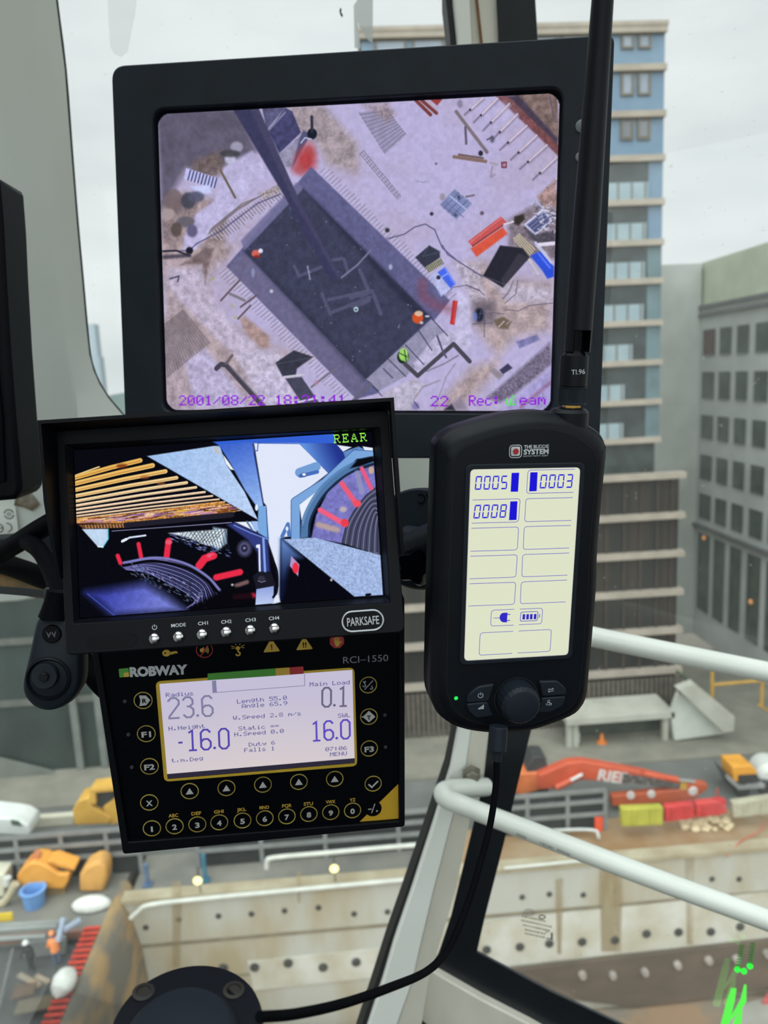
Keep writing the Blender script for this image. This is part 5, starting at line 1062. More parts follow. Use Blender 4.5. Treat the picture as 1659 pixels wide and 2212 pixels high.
# logo
mb = MB(); q = rpoly([b1(792,403),b1(790,508),b1(893,506),b1(897,399)], .0018, 5); mb.strip(q+q[:1], 1.6*bs, .0002); mb.prism([(x,y,-.0002) for x,y in rpoly([b1(806,416),b1(805,494),b1(880,492),b1(883,413)], .0009, 4)], (0,0,.0003))
text_mb('THE BUDDIE', b1(915,431), b1(1127,424), 7.2*bs, .0002, .02, mb); text_mb('SYSTEM', b1(911,480), b1(1125,473), 10.2*bs, .0002, .04, mb); text_mb('INSTANT SAFETY ALERT', b1(908,501), b1(1121,495), 3*bs, .0002, .0, mb); lg = obj('logo', mb, SILVER, bd, True, smooth=0)
mb = MB(); c = b1(845,455); mb.disc(c, 6.1*bs, .0004, 24); obj('logo_dot', mb, mat('logo_red',(168,28,40),.5,c2=(158,26,38),scale=90), lg, True, smooth=0)
# knob and keys
c = b2(848,1138); mb = MB(); n = 96; k0 = []
def kr(r, z, rib): return [(c[0]+(r*(1+(rib if k%4 in (0,1) else 0)))*math.cos(2*math.pi*k/n), c[1]+(r*(1+(rib if k%4 in (0,1) else 0)))*math.sin(2*math.pi*k/n), z) for k in range(n)]
R_ = 44*bs; mb.loft([kr(R_*1.0,-.0004,0),kr(R_*.99,.004,.02),kr(R_*.94,.0085,.03),kr(R_*.80,.0105,.0),kr(R_*.5,.0112,0)]); obj('knob', mb, BLACK, bd, True, smooth=30)
mb = MB(); q = [(c[0]+48*bs*math.cos(t),c[1]+48*bs*math.sin(t)) for t in np.linspace(0,6.2832,41)]; mb.strip(q, 2.2*bs, .0001); obj('knob_recess', mb, GROOVE, bd, True, smooth=0, fix=False)
def keypad(pts, name='side_key'):
    o = rpoly([b2(*p) for p in pts], .0016, 4); b = MB(); b.loft([[(x,y,-.0006) for x,y in o],[(x,y,.0010) for x,y in o],[(x,y,.0016) for x,y in inset(o,.0006)]]); return obj(name, b, BLACK, bd, True)
k = keypad([(418,1168),(435,1100),(520,1030),(660,1008),(640,1060),(612,1155)]); b = MB(); cc = b2(538,1102); b.strip([(cc[0]+5.4*bs*math.sin(t),cc[1]+5.4*bs*math.cos(t)) for t in np.linspace(.5,5.78,20)], 1.2*bs, .0018); b.strip([b2(538,1076),b2(538,1100)], 1.2*bs, .0018); obj('power_symbol', b, SILVER, k, True, smooth=0)
k = keypad([(418,1178),(606,1158),(618,1210),(652,1280),(500,1300),(440,1245)]); b = MB()
for j in range(5): b.strip([b2(521+j*10,1221-j*1),b2(522+j*10,1209-j*7)], 1.5*bs, .0018)
obj('signal_symbol', b, SILVER, k, True, smooth=0)
k = keypad([(1035,985),(1195,982),(1262,1040),(1272,1100),(1062,1116),(1050,1040)]); b = MB(); b.strip([b2(1112,1050),b2(1158,1048),b2(1146,1040)], 1.3*bs, .0018); b.strip([b2(1158,1064),b2(1112,1066),b2(1126,1076)], 1.3*bs, .0018); obj('transfer_symbol', b, SILVER, k, True, smooth=0)
k = keypad([(1060,1126),(1268,1112),(1240,1195),(1130,1250),(1010,1252),(1045,1200)]); b = MB()
cc = b2(1117,1150); b.strip([(cc[0]+2.4*bs*math.cos(t),cc[1]+2.4*bs*math.sin(t)) for t in np.linspace(0,6.283,14)], .8*bs, .0018); b.strip([b2(1126,1182),b2(1097,1182),b2(1098,1172),b2(1110,1162),b2(1128,1164)], .8*bs, .0018); cc = b2(1131,1175); b.strip([(cc[0]+2.4*bs*math.cos(t),cc[1]+2.4*bs*math.sin(t)) for t in np.linspace(0,6.283,14)], .9*bs, .0018); obj('person_symbol', b, SILVER, k, True, smooth=0)
c = b2(336,1137); mb = MB(); mb.disc(c, 4.3*bs, .0002, 20); obj('green_lamp', mb, emis('lit_green',(40,240,96),1.1), bd, True, smooth=0)
# aerial
az = -.012; al = lambda x,y: BD.loc(x,y,az)
P0 = Vector(al(1228,910)); P1 = Vector(al(1237,768)); ax = (P1-P0).normalized(); ax3 = Vector((ax.x,ax.y,0)); perp = Vector((ax.y,-ax.x))
def aw(x0,x1,y): a,b = al(x0,y),al(x1,y); return math.hypot(a[0]-b[0],a[1]-b[1])/2
mb = MB(); c = Vector(al(1229,905)); mb.lathe((c.x,c.y,az),ax3,[(aw(1190,1268,900),-.006),(aw(1190,1268,900),.0035),(aw(1195,1262,890),.0052),(aw(1205,1255,890),.0058)],32); obj('aerial_socket', mb, BLACK2, bd, True)
ae = MB(); c = Vector(al(1237,833)); H_ = (Vector(al(1241,768))-c).length
ae.lathe((c.x,c.y,az),ax3,[(aw(1209,1266,833),0),(aw(1210,1268,800),H_*.5),(aw(1212,1270,768),H_)],32); aer = obj('aerial', ae, BLACK2, bd, True)
mb = MB(); c = Vector(al(1234,882)); mb.lathe((c.x,c.y,az),ax3,[(aw(1215,1252,880),0),(aw(1215,1252,880),.0025)],6); obj('brass_nut', mb, BRASS, aer, True, smooth=0)
mb = MB(); c = Vector(al(1235.5,874)); hk = (Vector(al(1238,835))-c).length; n = 72; rk = aw(1208,1264,850)
a3 = Vector((perp.x,perp.y,0)); b3 = Vector((0,0,1)); base = Vector((c.x,c.y,az))
mb.loft([[base+ax3*h+(a3*math.cos(2*math.pi*k/n)+b3*math.sin(2*math.pi*k/n))*r*(1 if k%2 or not rb else .95) for k in range(n)] for r,h,rb in ((rk*.98,0,0),(rk,.0006,0),(rk,.0012,1),(rk,hk-.001,1),(rk,hk-.0005,0),(rk,hk,0))]); obj('knurled_ring', mb, BLACK, aer, True, smooth=20)
mb = MB(); c = Vector(al(1241,768)); r0 = aw(1214,1268,768); hn = (Vector(al(1243,700))-c).length
mb.lathe((c.x,c.y,az),ax3,[(r0*.95,0),(r0*.62,.0025),(r0*.6,hn)],24); obj('hinge', mb, DEEP, aer, True)
q0 = Vector(al(1247,760)); q1 = Vector(al(1306,-60)); rd = (q1-q0); Lr = rd.length; rd.normalize(); rd3 = Vector((rd.x,rd.y,0)); pr3 = Vector((rd.y,-rd.x,0)); r1 = aw(1222,1276,745); r2 = aw(1284,1327,0)
mb = MB(); base = Vector((q0.x,q0.y,az)); n = 40
# the rod is a sleeve with a slot at its foot where the hinge shows
def rl(h, r, cut): return [base+rd3*h+(pr3*math.cos(t)+b3*math.sin(t))*r for t in (np.linspace(math.pi/2+.72,math.pi/2+2*math.pi-.72,n) if cut else np.linspace(math.pi/2+.02,math.pi/2+2*math.pi-.02,n))]
hs = .0105
mb.loft([rl(0,r1*.98,True),rl(hs,r1,True)],False,False,False); mb.loft([rl(hs,r1,False),rl(Lr*.35,r1,False),rl(Lr,r2,False)],False,True,True); obj('aerial_rod', mb, BLACK2, aer, True)
mb = text_mb('TI.96', al(1222,808), al(1251,806), 10*bs, az+aw(1211,1269,800)+.0003, .0); obj('aerial_lettering', mb, SILVER, aer, True, smooth=0)

# receiver power lead
lead_px = [(1073,1640,.400),(1071,1700,.399),(1057,1790,.395),(1030,1890,.388),(1004,1970,.380),(968,2050,.366),(922,2098,.345),(840,2134,.312),(740,2168,.285),(640,2190,.262),(560,2197,.246)]
lead = thing('power_lead', 'black charging lead plugged into the bottom of the receiver and running down to the left', 'cable', loc=at_d(1073,1640,.4))
mb = MB(); mb.tube(smooth_path([at_d(*p) for p in lead_px], 8), .00175, 12); obj('cable', mb, RUBBER, lead)
ta = at_d(1077,1568,.400); tb = at_d(1074,1622,.400); tcx = at_d(1073,1645,.400)
mb = MB(); mb.tube([ta,tb-(tb-ta)*.04,tb],[.0048,.0048,.0042],20); mb.tube([tb,tcx],[.0027,.0023],14); obj('plug', mb, BLACK, lead, bevel=.0005)
# ================================================================== buildings and the site, seen through the windows
TG = mat('tower_glass_dark', (60,70,70), .15, c2=(44,51,51), scale=.6, lo=.4, hi=.6); TB = mat('tower_glass_blue', (112,138,158), .2, c2=(100,126,150), scale=.5); TEAL = mat('tower_glass_teal', (104,128,134), .15, c2=(84,104,108), scale=.4)
SLABM = mat('slab_edge', (170,160,146), .85, c2=(156,147,134), scale=.8); PALEG = mat('balustrade_glass', (148,166,172), .25, c2=(136,155,163), scale=.6); MULL = mat('bronze_mullion', (112,106,92), .5, c2=(100,95,84), scale=1)
YT = 57.0
tower = thing('apartment_tower', 'tall glazed tower with beige floor edges rising behind the right of the crane monitor', 'building', loc=(14,YT,ZS))
zs = [at_y(1430,y,YT).z for y in (58,140,240,335,430,517,600,690,775,860)]; zs.append(zs[-1]-2.85)
zp = [at_y(1460,y,YT).z for y in (1018,1104,1186,1268,1350,1435)]
X0, X1 = at_y(775,62,YT).x, 24.3; XP = 26.2
obj('core', MB().box((X0+.4,YT+.3,ZS),(X1-.2,YT+14,zs[0]-.3)), TG, tower); obj('podium_core', MB().box((X0-1,YT-.1,ZS),(XP-.3,YT+.2,zp[0]-.3)), mat('podium_dark',(36,39,39),.3,c2=(54,48,44),scale=.5,stretch=(1.5,1,.15),lo=.45,hi=.6), tower)
for z in zs: obj('floor_slab', MB().box((X0,YT-.35,z-.42),(X1+.05,YT+14,z)), SLABM, tower)
for z in zp: obj('floor_slab', MB().box((X0-1.2,YT-.7,z-.45),(XP,YT+.15,z)), SLABM, tower)
xw = [(at_y(1340,250,YT).x,at_y(1368,250,YT).x),(at_y(1376,250,YT).x,at_y(1404,250,YT).x)]
for k in range(3):
    zt, zb = zs[k]-.42, zs[k+1]
    obj('spandrel_glass', MB().box((X0+.1,YT+.0,zb),(X1,YT+.25,zt)), TB, tower, label='blue glass facade of an upper floor')
    for a,b in xw+[(X0+1+i*2.6,X0+3.2+i*2.6) for i in range(6)]:
        if a > xw[0][0]-2.5 and (a,b) not in xw: continue
        w_ = obj('window', MB().ring([(a,zb+1.05),(b,zb+1.05),(b,zt-.02),(a,zt-.02)],[(a+.16,zb+1.2),(b-.16,zb+1.2),(b-.16,zt-.12),(a+.16,zt-.12)],0,.12), MULL, None, True)
        me = w_.data; me.transform(Matrix(((1,0,0,-14),(0,0,-1,-.02),(0,1,0,-ZS),(0,0,0,1)))); w_.parent = tower
        p_ = obj('pane', MB().box((a+.16,YT-.06,zb+1.2),(b-.16,YT-.02,zt-.12)), mat('pane_grey',(150,160,172),.15,c2=(132,142,156),scale=.5), w_)
        if k == 2:
            bl = MB(); 
            for j in range(6): bl.box((a+.16,YT-.09,zb+1.25+j*.24),(b-.16,YT-.07,zb+1.35+j*.24))
            obj('louvre', bl, MULL, w_)
xr = at_y(1398,600,YT).x
for k in range(3,len(zs)-1):
    zt, zb = zs[k]-.42, zs[k+1]
    obj('balcony_recess', MB().box((X0+.1,YT+.05,zb),(xr,YT+.25,zt)), TG, tower)
    obj('corner_glass', MB().box((xr,YT+.0,zb),(X1,YT+.25,zt)), TB if k < 5 else TEAL, tower, label='bluish corner glazing')
    xe = at_y({3:1395,4:1392,5:1390,6:1388,7:1365,8:1348,9:1346}[k],600,YT).x
    obj('balustrade', MB().box((X0+.2,YT-.25,zb),(xe,YT-.2,zb+1.15)), PALEG, tower)
    for j in range(3): x = xe-.2-j*1.0; obj('mullion', MB().box((x-.05,YT-.3,zb),(x+.05,YT-.24,zb+1.2)), MULL, tower)
for k,z in enumerate(zp[:-1]):
    for j,x in enumerate((20.2,21.6,22.9,24.2,25.3)):
        obj('podium_mullion', MB().box((x-.12,YT-.25,zp[k+1]),(x+.12,YT-.1,z-.45)), mat('podium_brown',(60,51,45),.6,c2=(48,42,38),scale=1), tower)
obj('parapet', MB().box((X0-.1,YT-.4,zs[0]),(X1+.1,YT-.1,zs[0]+.28)), SLABM, tower)
scr = MB()
for i in range(60): x = 3+i*.385; scr.box((x,YT-1.2,ZS+.1),(x+.26,YT-1.12,zp[-1]-.5))
obj('slatted_screen', scr, mat('timber_screen',(96,88,78),.7,c2=(78,74,68),scale=2), tower, label='screen of dark vertical slats at street level')

# long low building left of the tower
low = thing('low_building', 'low dark green glass building behind the load indicator at the left', 'building', loc=(-30,55,ZS))
obj('facade', MB().box((-62,55,ZS),(1.5,66,-9)), mat('green_glass',(58,69,66),.2,c2=(44,53,51),scale=.35,stretch=(1,1,.5)), low)
for z in (-22.6,-17.9,-13.2): obj('floor_band', MB().box((-62,54.8,z),(1.6,55,z+.45)), mat('band_grey',(98,100,94),.8,c2=(86,88,82),scale=1), low)
for i,x in enumerate((-20.5,-18.7,-16.6,-12,-8,-4,0)): obj('column', MB().box((x-.25,54.6,ZS),(x+.25,55,-9)), mat('column_grey',(112,117,112),.8,c2=(98,103,98),scale=1), low)
obj('sign', MB().box((-17.9,54.4,-25.2),(-15.2,54.6,-24.7)), mat('yellow_sign',(170,150,70),.7,c2=(160,140,66),scale=2), low, label='dull yellow sign strip')
obj('ramp_wall', MB().prism([(-34,54.3,ZS),(-22,54.3,ZS),(-34,54.3,-23.6)], (0,.5,0)), mat('ramp_grey',(108,112,104),.9,c2=(96,100,94),scale=1), low)

# grey office block on the right
XG = 36.0
YC = YT*XG/27.4
grey = thing('office_block', 'grey concrete office block with rows of dark windows at the right edge', 'building', loc=(XG,60,ZS))
zt = at_x(1510,662,XG).z; zpt = at_x(1508,569,XG).z
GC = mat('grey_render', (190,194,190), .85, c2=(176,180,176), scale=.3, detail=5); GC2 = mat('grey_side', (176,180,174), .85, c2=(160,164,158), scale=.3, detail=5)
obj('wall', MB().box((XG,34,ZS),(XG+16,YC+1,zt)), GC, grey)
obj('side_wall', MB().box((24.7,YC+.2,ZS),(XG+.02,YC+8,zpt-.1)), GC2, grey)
obj('rooftop_storey', MB().box((XG+.25,34,zt),(XG+14,YC+1,zpt)), mat('pale_green_wall',(192,198,176),.85,c2=(180,186,164),scale=.4), grey)
for dz in (0,-.75): obj('cornice', MB().box((XG-.25,34,zt-.25+dz),(XG,YC+.6,zt+.05+dz)), mat('cornice_grey',(116,119,119),.8,c2=(108,110,110),scale=1), grey)
cols = [(at_x(a,740,XG).y,at_x(b,740,XG).y) for a,b in ((1520,1546),(1556,1581),(1593,1619),(1633,1664))]
d_ = cols[1][0]-cols[2][0]; d2 = cols[2][0]-cols[3][0]
while cols[-1][1] > 40: cols.append((cols[-1][0]-d2*1.02, cols[-1][1]-d2*1.02))
rws = [(at_x(1533,a,XG).z,at_x(1533,b,XG).z) for a,b in ((711,768),(803,862),(897,950),(984,1040),(1070,1126))]
rws += [(at_x(1533,1158,XG).z,at_x(1533,1330,XG).z)]
WDK = mat('office_glass', (58,68,66), .12, c2=(84,96,84), scale=.5, lo=.4, hi=.7); WBR = mat('office_glass_brown', (96,62,52), .2, c2=(70,54,50), scale=.8); FRM = mat('reveal', (126,130,128), .8, c2=(118,122,120), scale=2)
for ri,(z1,z0) in enumerate(rws):
    for ci,(y1,y0) in enumerate(cols):
        yc, yd = max(y0,y1), min(y0,y1); b = MB()
        o_ = [(yd,z0),(yc,z0),(yc,z1),(yd,z1)]; i_ = [(yd+.12,z0+.1),(yc-.12,z0+.1),(yc-.12,z1-.1),(yd+.12,z1-.1)]
        vs = [(XG-.1,y,z) for y,z in o_]+[(XG-.06,y,z) for y,z in i_]; b.add(vs, [(0,1,5,4),(1,2,6,5),(2,3,7,6),(3,0,4,7)])
        w_ = obj('window', b, FRM, grey); obj('pane', MB().box((XG-.07,yd+.1,z0+.08),(XG+.01,yc-.1,z1-.08)), WBR if (ri,ci)==(0,0) else WDK, w_)
obj('lower_cornice', MB().box((XG-.35,34,rws[4][1]-1.0),(XG,YC+.6,rws[4][1]-.6)), mat('cornice_dark',(104,108,108),.8,c2=(98,100,100),scale=1), grey)
for p in ((1521,1162),(1622,1300)):
    c = at_x(p[0],p[1],XG-.3); b = MB(); b.lathe(c,(-1,0,0),[(.01,-.1),(.22,-.05),(.25,.05),(.1,.18)],12); obj('wall_lamp', b, mat('amber_lamp',(214,150,92),.4,emit=.35), grey)
# distant tower block
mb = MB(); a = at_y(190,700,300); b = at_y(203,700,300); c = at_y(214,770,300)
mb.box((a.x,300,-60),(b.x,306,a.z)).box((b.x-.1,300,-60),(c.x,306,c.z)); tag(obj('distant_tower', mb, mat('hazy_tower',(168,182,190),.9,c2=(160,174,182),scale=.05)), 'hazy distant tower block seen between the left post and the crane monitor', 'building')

# street front of the tower: canopy, ramp wall, height barrier
zq2 = lambda X,Y: (1100+X/2.968,1500+Y/2.968)
can = thing('entrance_canopy', 'pale concrete entrance canopy on columns at the foot of the tower', 'canopy', loc=(18,53,ZS))
CONP = mat('pale_concrete', (176,176,164), .85, c2=(160,160,148), scale=.6)
ca, cb = at_y(*zq2(370,165),52.2), at_y(*zq2(1062,95),52.2)
obj('canopy_roof', MB().box((ca.x,52.2,ca.z-.45),(cb.x,55.6,ca.z)), CONP, can)
for px in (385,425,1000): 
    x = at_y(*zq2(px,240),52.6).x; obj('column', MB().box((x-.2,52.5,ZS+.1),(x+.2,52.9,ca.z-.45)), CONP, can)
obj('shopfront', MB().box((ca.x+.4,54.2,ZS+.1),(cb.x-.2,54.4,ca.z-.45)), mat('shop_glass',(62,74,68),.2,c2=(84,92,82),scale=.8), can)
rmp = [at_y(*zq2(*p),52.2) for p in ((1040,120),(1085,-10),(1180,60),(1375,250),(1062,295))]
mb = MB(); mb.prism(rmp, (0,.4,0)); rw = tag(obj('ramp_wall', mb, mat('white_ramp',(196,200,190),.85,c2=(180,184,174),scale=.5)), 'pale tapering ramp wall right of the entrance canopy', 'wall')
mb = MB(); mb.prism([at_y(*zq2(*p),51.2) for p in ((1085,-30),(1190,-70),(1445,140),(1440,235),(1378,246),(1180,60))], (0,.8,0)); tag(obj('ramp_parapet', mb, CONP), 'beige sloping concrete parapet above the pale ramp wall', 'parapet')
mb = MB(); mb.tube([at_y(*p,52.5) for p in ((1462,1450),(1500,1482),(1570,1545))], .12, 8); tag(obj('planter_hedge', mb, mat('hedge',(74,88,62),.9,c2=(60,72,52),scale=3)), 'thin dark green planted strip running down behind the parapet', 'hedge')
zq4 = lambda X,Y: (1240+X/3.814,980+Y/3.814)
YEL = mat('yellow_steel', (196,152,60), .6, c2=(180,138,54), scale=2)
hb = thing('height_barrier', 'yellow steel height barrier frame on the plaza below the handrail', 'barrier', loc=at_y(*zq4(1140,2010),53.5))
for a,b in (((1140,1780),(1138,2010)),((1553,1840),(1545,2080))): mb = MB(); mb.tube([at_y(*zq4(*a),53.5),at_y(*zq4(*b),53.5)], .13, 8); obj('post', mb, YEL, hb)
mb = MB(); mb.tube([at_y(*zq4(1140,1905),53.5),at_y(*zq4(1555,1868),53.5)], .12, 8); obj('cross_bar', mb, YEL, hb)
mb = MB(); mb.tube([at_y(*zq4(1520,2068),53.5),at_y(*zq4(1600,2120),53.5)], .1, 8); obj('foot', mb, YEL, hb)
def cone(px,py,y,h,name,m,label,cat):
    c = at_y(px,py,y); mb = MB(); mb.lathe(c,(0,0,1),[(h*.38,0),(h*.36,.06*h),(h*.2,.08*h),(h*.06,h)],14); return tag(obj(name, mb, m), label, cat)
g0 = at_z(1300,1604,ZS+.12); mb = MB(); mb.lathe(g0,(0,0,1),[(.4,0),(.38,.08),(.22,.1),(.08,.75)],14); tag(obj('traffic_cone', mb, mat('cone_orange',(226,130,50),.6,c2=(210,118,44),scale=3)), 'small orange traffic cone on the footpath below the canopy', 'cone')
g0 = at_z(1245,1603,ZS+.12); mb = MB(); mb.lathe(g0,(0,0,1),[(.26,0),(.26,.7),(.22,.8),(.05,.85)],14); tag(obj('bollard', mb, mat('white_bollard',(206,208,202),.6,c2=(196,198,192),scale=3)), 'white bollard on the footpath left of the orange traffic cone', 'bollard')

# excavator arm resting across the road
EX = thing('excavator', 'orange-red excavator with its arm lying along the street on the right', 'excavator', loc=at_z(1170,1745,ZS))
XRED = mat('excavator_red', (196,84,52), .5, c2=(182,72,44), scale=.8); XRD = mat('excavator_dark_red', (184,88,54), .6, c2=(164,78,48), scale=.8); DKM = mat('machine_dark', (56,57,58), .6, c2=(46,47,48), scale=1)
YX = 44.2
def exq(pts, y=YX): return [at_y(*zq2(*p), y) for p in pts]
obj('boom', MB().prism(exq([(190,520),(380,440),(470,432),(580,448),(880,505),(1010,540),(1120,570),(1120,612),(1000,600),(740,568),(470,548),(430,560),(330,605),(190,610)]), (0,.7,0)), XRED, EX, bevel=.06)
obj('stick', MB().prism(exq([(660,655),(1090,612),(1110,575),(1230,572),(1275,578),(1270,610),(1190,668),(1050,690),(662,718)], YX-.25), (0,.55,0)), XRD, EX, bevel=.05)
mb = MB(); mb.tube(exq([(860,505),(1080,548)], YX-.15), .2, 12); obj('ram_cylinder', mb, XRED, EX, label='bright red hydraulic ram on top of the boom')
mb = MB(); mb.tube(exq([(1080,548),(1190,560)], YX-.15), .1, 10); obj('ram_rod', mb, mat('steel_rod',(176,176,172),.3,.6,c2=(160,160,156),scale=3), EX)
mb = MB(); mb.tube(exq([(300,600),(460,520)], YX-.2), .2, 12); obj('lift_cylinder', mb, XRED, EX)
mb = MB(); mb.tube(exq([(395,552),(470,512)], YX-.45), .1, 10); obj('lift_rod', mb, mat('bright_rod',(206,206,202),.4,c2=(190,190,186),scale=3), EX)
obj('lettering_band', MB().prism(exq([(730,508),(1095,562),(1095,606),(730,566)], YX-.21), (0,.02,0)), mat('band_charcoal',(64,60,60),.6,c2=(120,112,108),scale=6,lo=.5,hi=.62), EX, smooth=0)
le = empty('letters', (0,0,0)); bpy.data.objects.remove(le)
v0, v1 = exq([(565,548),(745,572)], YX-.06); ang = math.atan2(v1.z-v0.z, v1.x-v0.x)
tm = text_mb('RIEF', (0,0), ((v1-v0).length,0), .75, 0, .03); mb = MB(); mb.add([(v0.x+x*math.cos(ang)-y*math.sin(ang), YX-.05, v0.z+x*math.sin(ang)+y*math.cos(ang)) for x,y,z in tm.v], tm.f); obj('lettering', mb, mat('white_letters',(214,208,204),.6,c2=(200,194,190),scale=3), EX, smooth=0)
for p in ((780,648),(912,640),(1180,622)):
    c = exq([p], YX-.28)[0]; b = MB(); b.lathe(c,(0,-1,0),[(.27 if p[0]<1100 else .33,-.05),(.25,.04),(.1,.05)],16); obj('pin_cover', b, mat('pale_disc',(206,200,196),.6,c2=(190,184,180),scale=3), EX)
obj('coupling', MB().prism(exq([(1100,570),(1140,572),(1140,612),(1100,612)], YX-.3), (0,.1,0)), YEL, EX)
obj('house', MB().prism(exq([(60,510),(215,500),(215,610),(90,645),(40,640)], YX+.4), (0,2.2,0)), mat('machine_orange',(214,120,66),.6,c2=(196,104,56),scale=1), EX, bevel=.08)
obj('cab', MB().prism(exq([(110,470),(160,400),(235,400),(255,500),(120,512)], YX+.6), (0,1.6,0)), DKM, EX, bevel=.06)
for y in (YX+.2, YX+2.2): 
    a,b = at_y(*zq2(-60,660),y), at_y(*zq2(260,640),y); obj('track', MB().box((a.x,y,ZS),(b.x,y+.6,ZS+1.0)), DKM, EX, bevel=.3, seg=4)

# truck at the right edge
TK = thing('truck', 'dark truck with orange cab roof and white drum at the right edge', 'truck', loc=at_z(1620,1748,ZS)); YK = 44.6
def tkq(pts, y=YK): return [at_y(*zq2(*p), y) for p in pts]
obj('cab_roof', MB().prism(tkq([(1432,462),(1560,456),(1592,500),(1590,514),(1470,520),(1472,560),(1440,562)]), (0,1.6,0)), mat('truck_orange',(226,160,56),.5,c2=(210,146,48),scale=1), TK, bevel=.06)
obj('windscreen', MB().prism(tkq([(1472,520),(1590,514),(1610,560),(1480,572)],YK-.05), (0,1.5,0)), DKM, TK)
obj('body', MB().prism(tkq([(1400,510),(1440,560),(1480,575),(1640,560),(1760,560),(1760,660),(1470,650)],YK+.1), (0,2.0,0)), mat('truck_grey',(96,100,100),.5,c2=(84,88,88),scale=1), TK, bevel=.05)
obj('bumper', MB().prism(tkq([(1405,520),(1478,585),(1640,575),(1640,600),(1470,612),(1400,545)],YK-.15), (0,.3,0)), mat('bumper_silver',(150,152,150),.4,c2=(138,140,138),scale=1), TK)
c = at_y(*zq2(1700,560),YK+.3); mb = MB(); mb.lathe(c,(.2,1,0),[(.8,0),(1.15,.4),(1.2,1.6),(.8,2.4)],24); obj('drum', mb, mat('white_drum',(212,214,208),.5,c2=(198,200,194),scale=1), TK)
for px in (1500,1650): 
    c = at_y(*zq2(px,655),YK-.1); b = MB(); b.lathe((c.x,c.y,ZS+.45),(0,1,0),[(.45,0),(.48,.05),(.48,.3),(.4,.35)],20); obj('wheel', b, DKM, TK)

# plastic barriers along the verge
def barrier(q, y, m, label, name='plastic_barrier', ext=.5, group=None):
    p = [at_y(*zq2(*a), y) for a in q]; zb = ZS-.02; dz = zb-min(a.z for a in p)
    t = thing(name, label, 'barrier', loc=((p[0].x+p[1].x)/2, y, zb), group=group)
    b = MB(); b.prism([(a.x,a.y,a.z) for a in p], (0,ext,0)); obj('body', b, m, t, bevel=.06)
    b = MB(); x0, x1 = p[0].x, p[1].x
    for k in (.28,.72): b.box((x0+(x1-x0)*k-.12, y-.05, p[3].z+.1),(x0+(x1-x0)*k+.12, y+.02, p[0].z-.1))
    obj('moulded_rib', b, m, t); return t
LIME = mat('lime_plastic',(176,172,66),.6,c2=(160,158,60),scale=1.5); REDP = mat('red_plastic',(196,58,56),.6,c2=(178,50,50),scale=1.5); CRM = mat('cream_concrete',(176,172,148),.85,c2=(160,156,134),scale=1.5)
barrier([(722,735),(990,725),(986,840),(724,850)],41.2,LIME,'lime yellow barrier on the dirt left of the red barriers')
barrier([(1000,722),(1190,702),(1190,795),(1000,822)],41.4,REDP,'red plastic barrier next to the lime yellow one')
barrier([(1200,700),(1394,680),(1395,765),(1200,794)],41.4,REDP,'red plastic barrier farther from the lime one, by the cream block')
barrier([(1436,700),(1700,660),(1700,765),(1440,795)],41.4,CRM,'cream concrete road barrier at the right edge under the truck', 'concrete_barrier')
c = at_z(1548,1738,ZS); mb = MB(); mb.lathe(c,(0,0,1),[(.2,0),(.18,.06),(.07,.08),(.06,1.1),(.02,1.15)],12); tag(obj('delineator_post', mb, mat('post_red',(198,82,62),.6,c2=(186,74,56),scale=3)), 'thin red post standing behind the red barriers', 'post')
r = random.Random(12); mb = MB()
for k in range(46):
    p = at_z(1475+r.random()*105, 1772+r.random()*22, ZS); s_ = .12+r.random()*.2; b = MB()
    mb.lathe((p.x,p.y,ZS-.02),(r.random()*.4-.2,r.random()*.4-.2,1),[(s_*.7,0),(s_,s_*.4),(s_*.6,s_*.9),(s_*.1,s_)],7)
tag(obj('rubble', mb, mat('pale_rubble',(206,190,154),.9,c2=(190,172,138),scale=3)), 'loose pale rubble heaped in front of the red barriers', 'rubble', kind='stuff')
c = at_z(1293,1794,ZS); mb = MB(); mb.box((c.x-.25,c.y-.1,ZS-.02),(c.x+.25,c.y+.1,ZS+.9)); tag(obj('marker_panel', mb, mat('orange_marker',(226,86,54),.6,c2=(214,78,48),scale=3), bevel=.03), 'small orange-red marker panel at the right end of the guardrail', 'marker')
mb = MB(); q = [at_z(1120,1801,ZS+.4),at_z(1190,1794,ZS+.4),at_z(1280,1793,ZS+.5),at_z(1294,1810,ZS+.4)]; mb.tube(smooth_path(q,6), .09, 10); tag(obj('white_pipe', mb, mat('pipe_white',(196,198,194),.6,c2=(182,184,180),scale=2)), 'white pipe lying behind the pit edge left of the orange marker', 'pipe')
mb = MB(); q = [at_z(1652,1775,ZS+.2),at_z(1640,1795,ZS+.2),at_z(1600,1818,ZS+.2),at_y(1570,1850,38.95)]; mb.tube(smooth_path(q,6), .035, 8); tag(obj('orange_hose', mb, mat('hose_red',(196,96,74),.7,c2=(184,88,68),scale=2)), 'thin orange hose hanging over the pit wall at the right edge', 'hose')

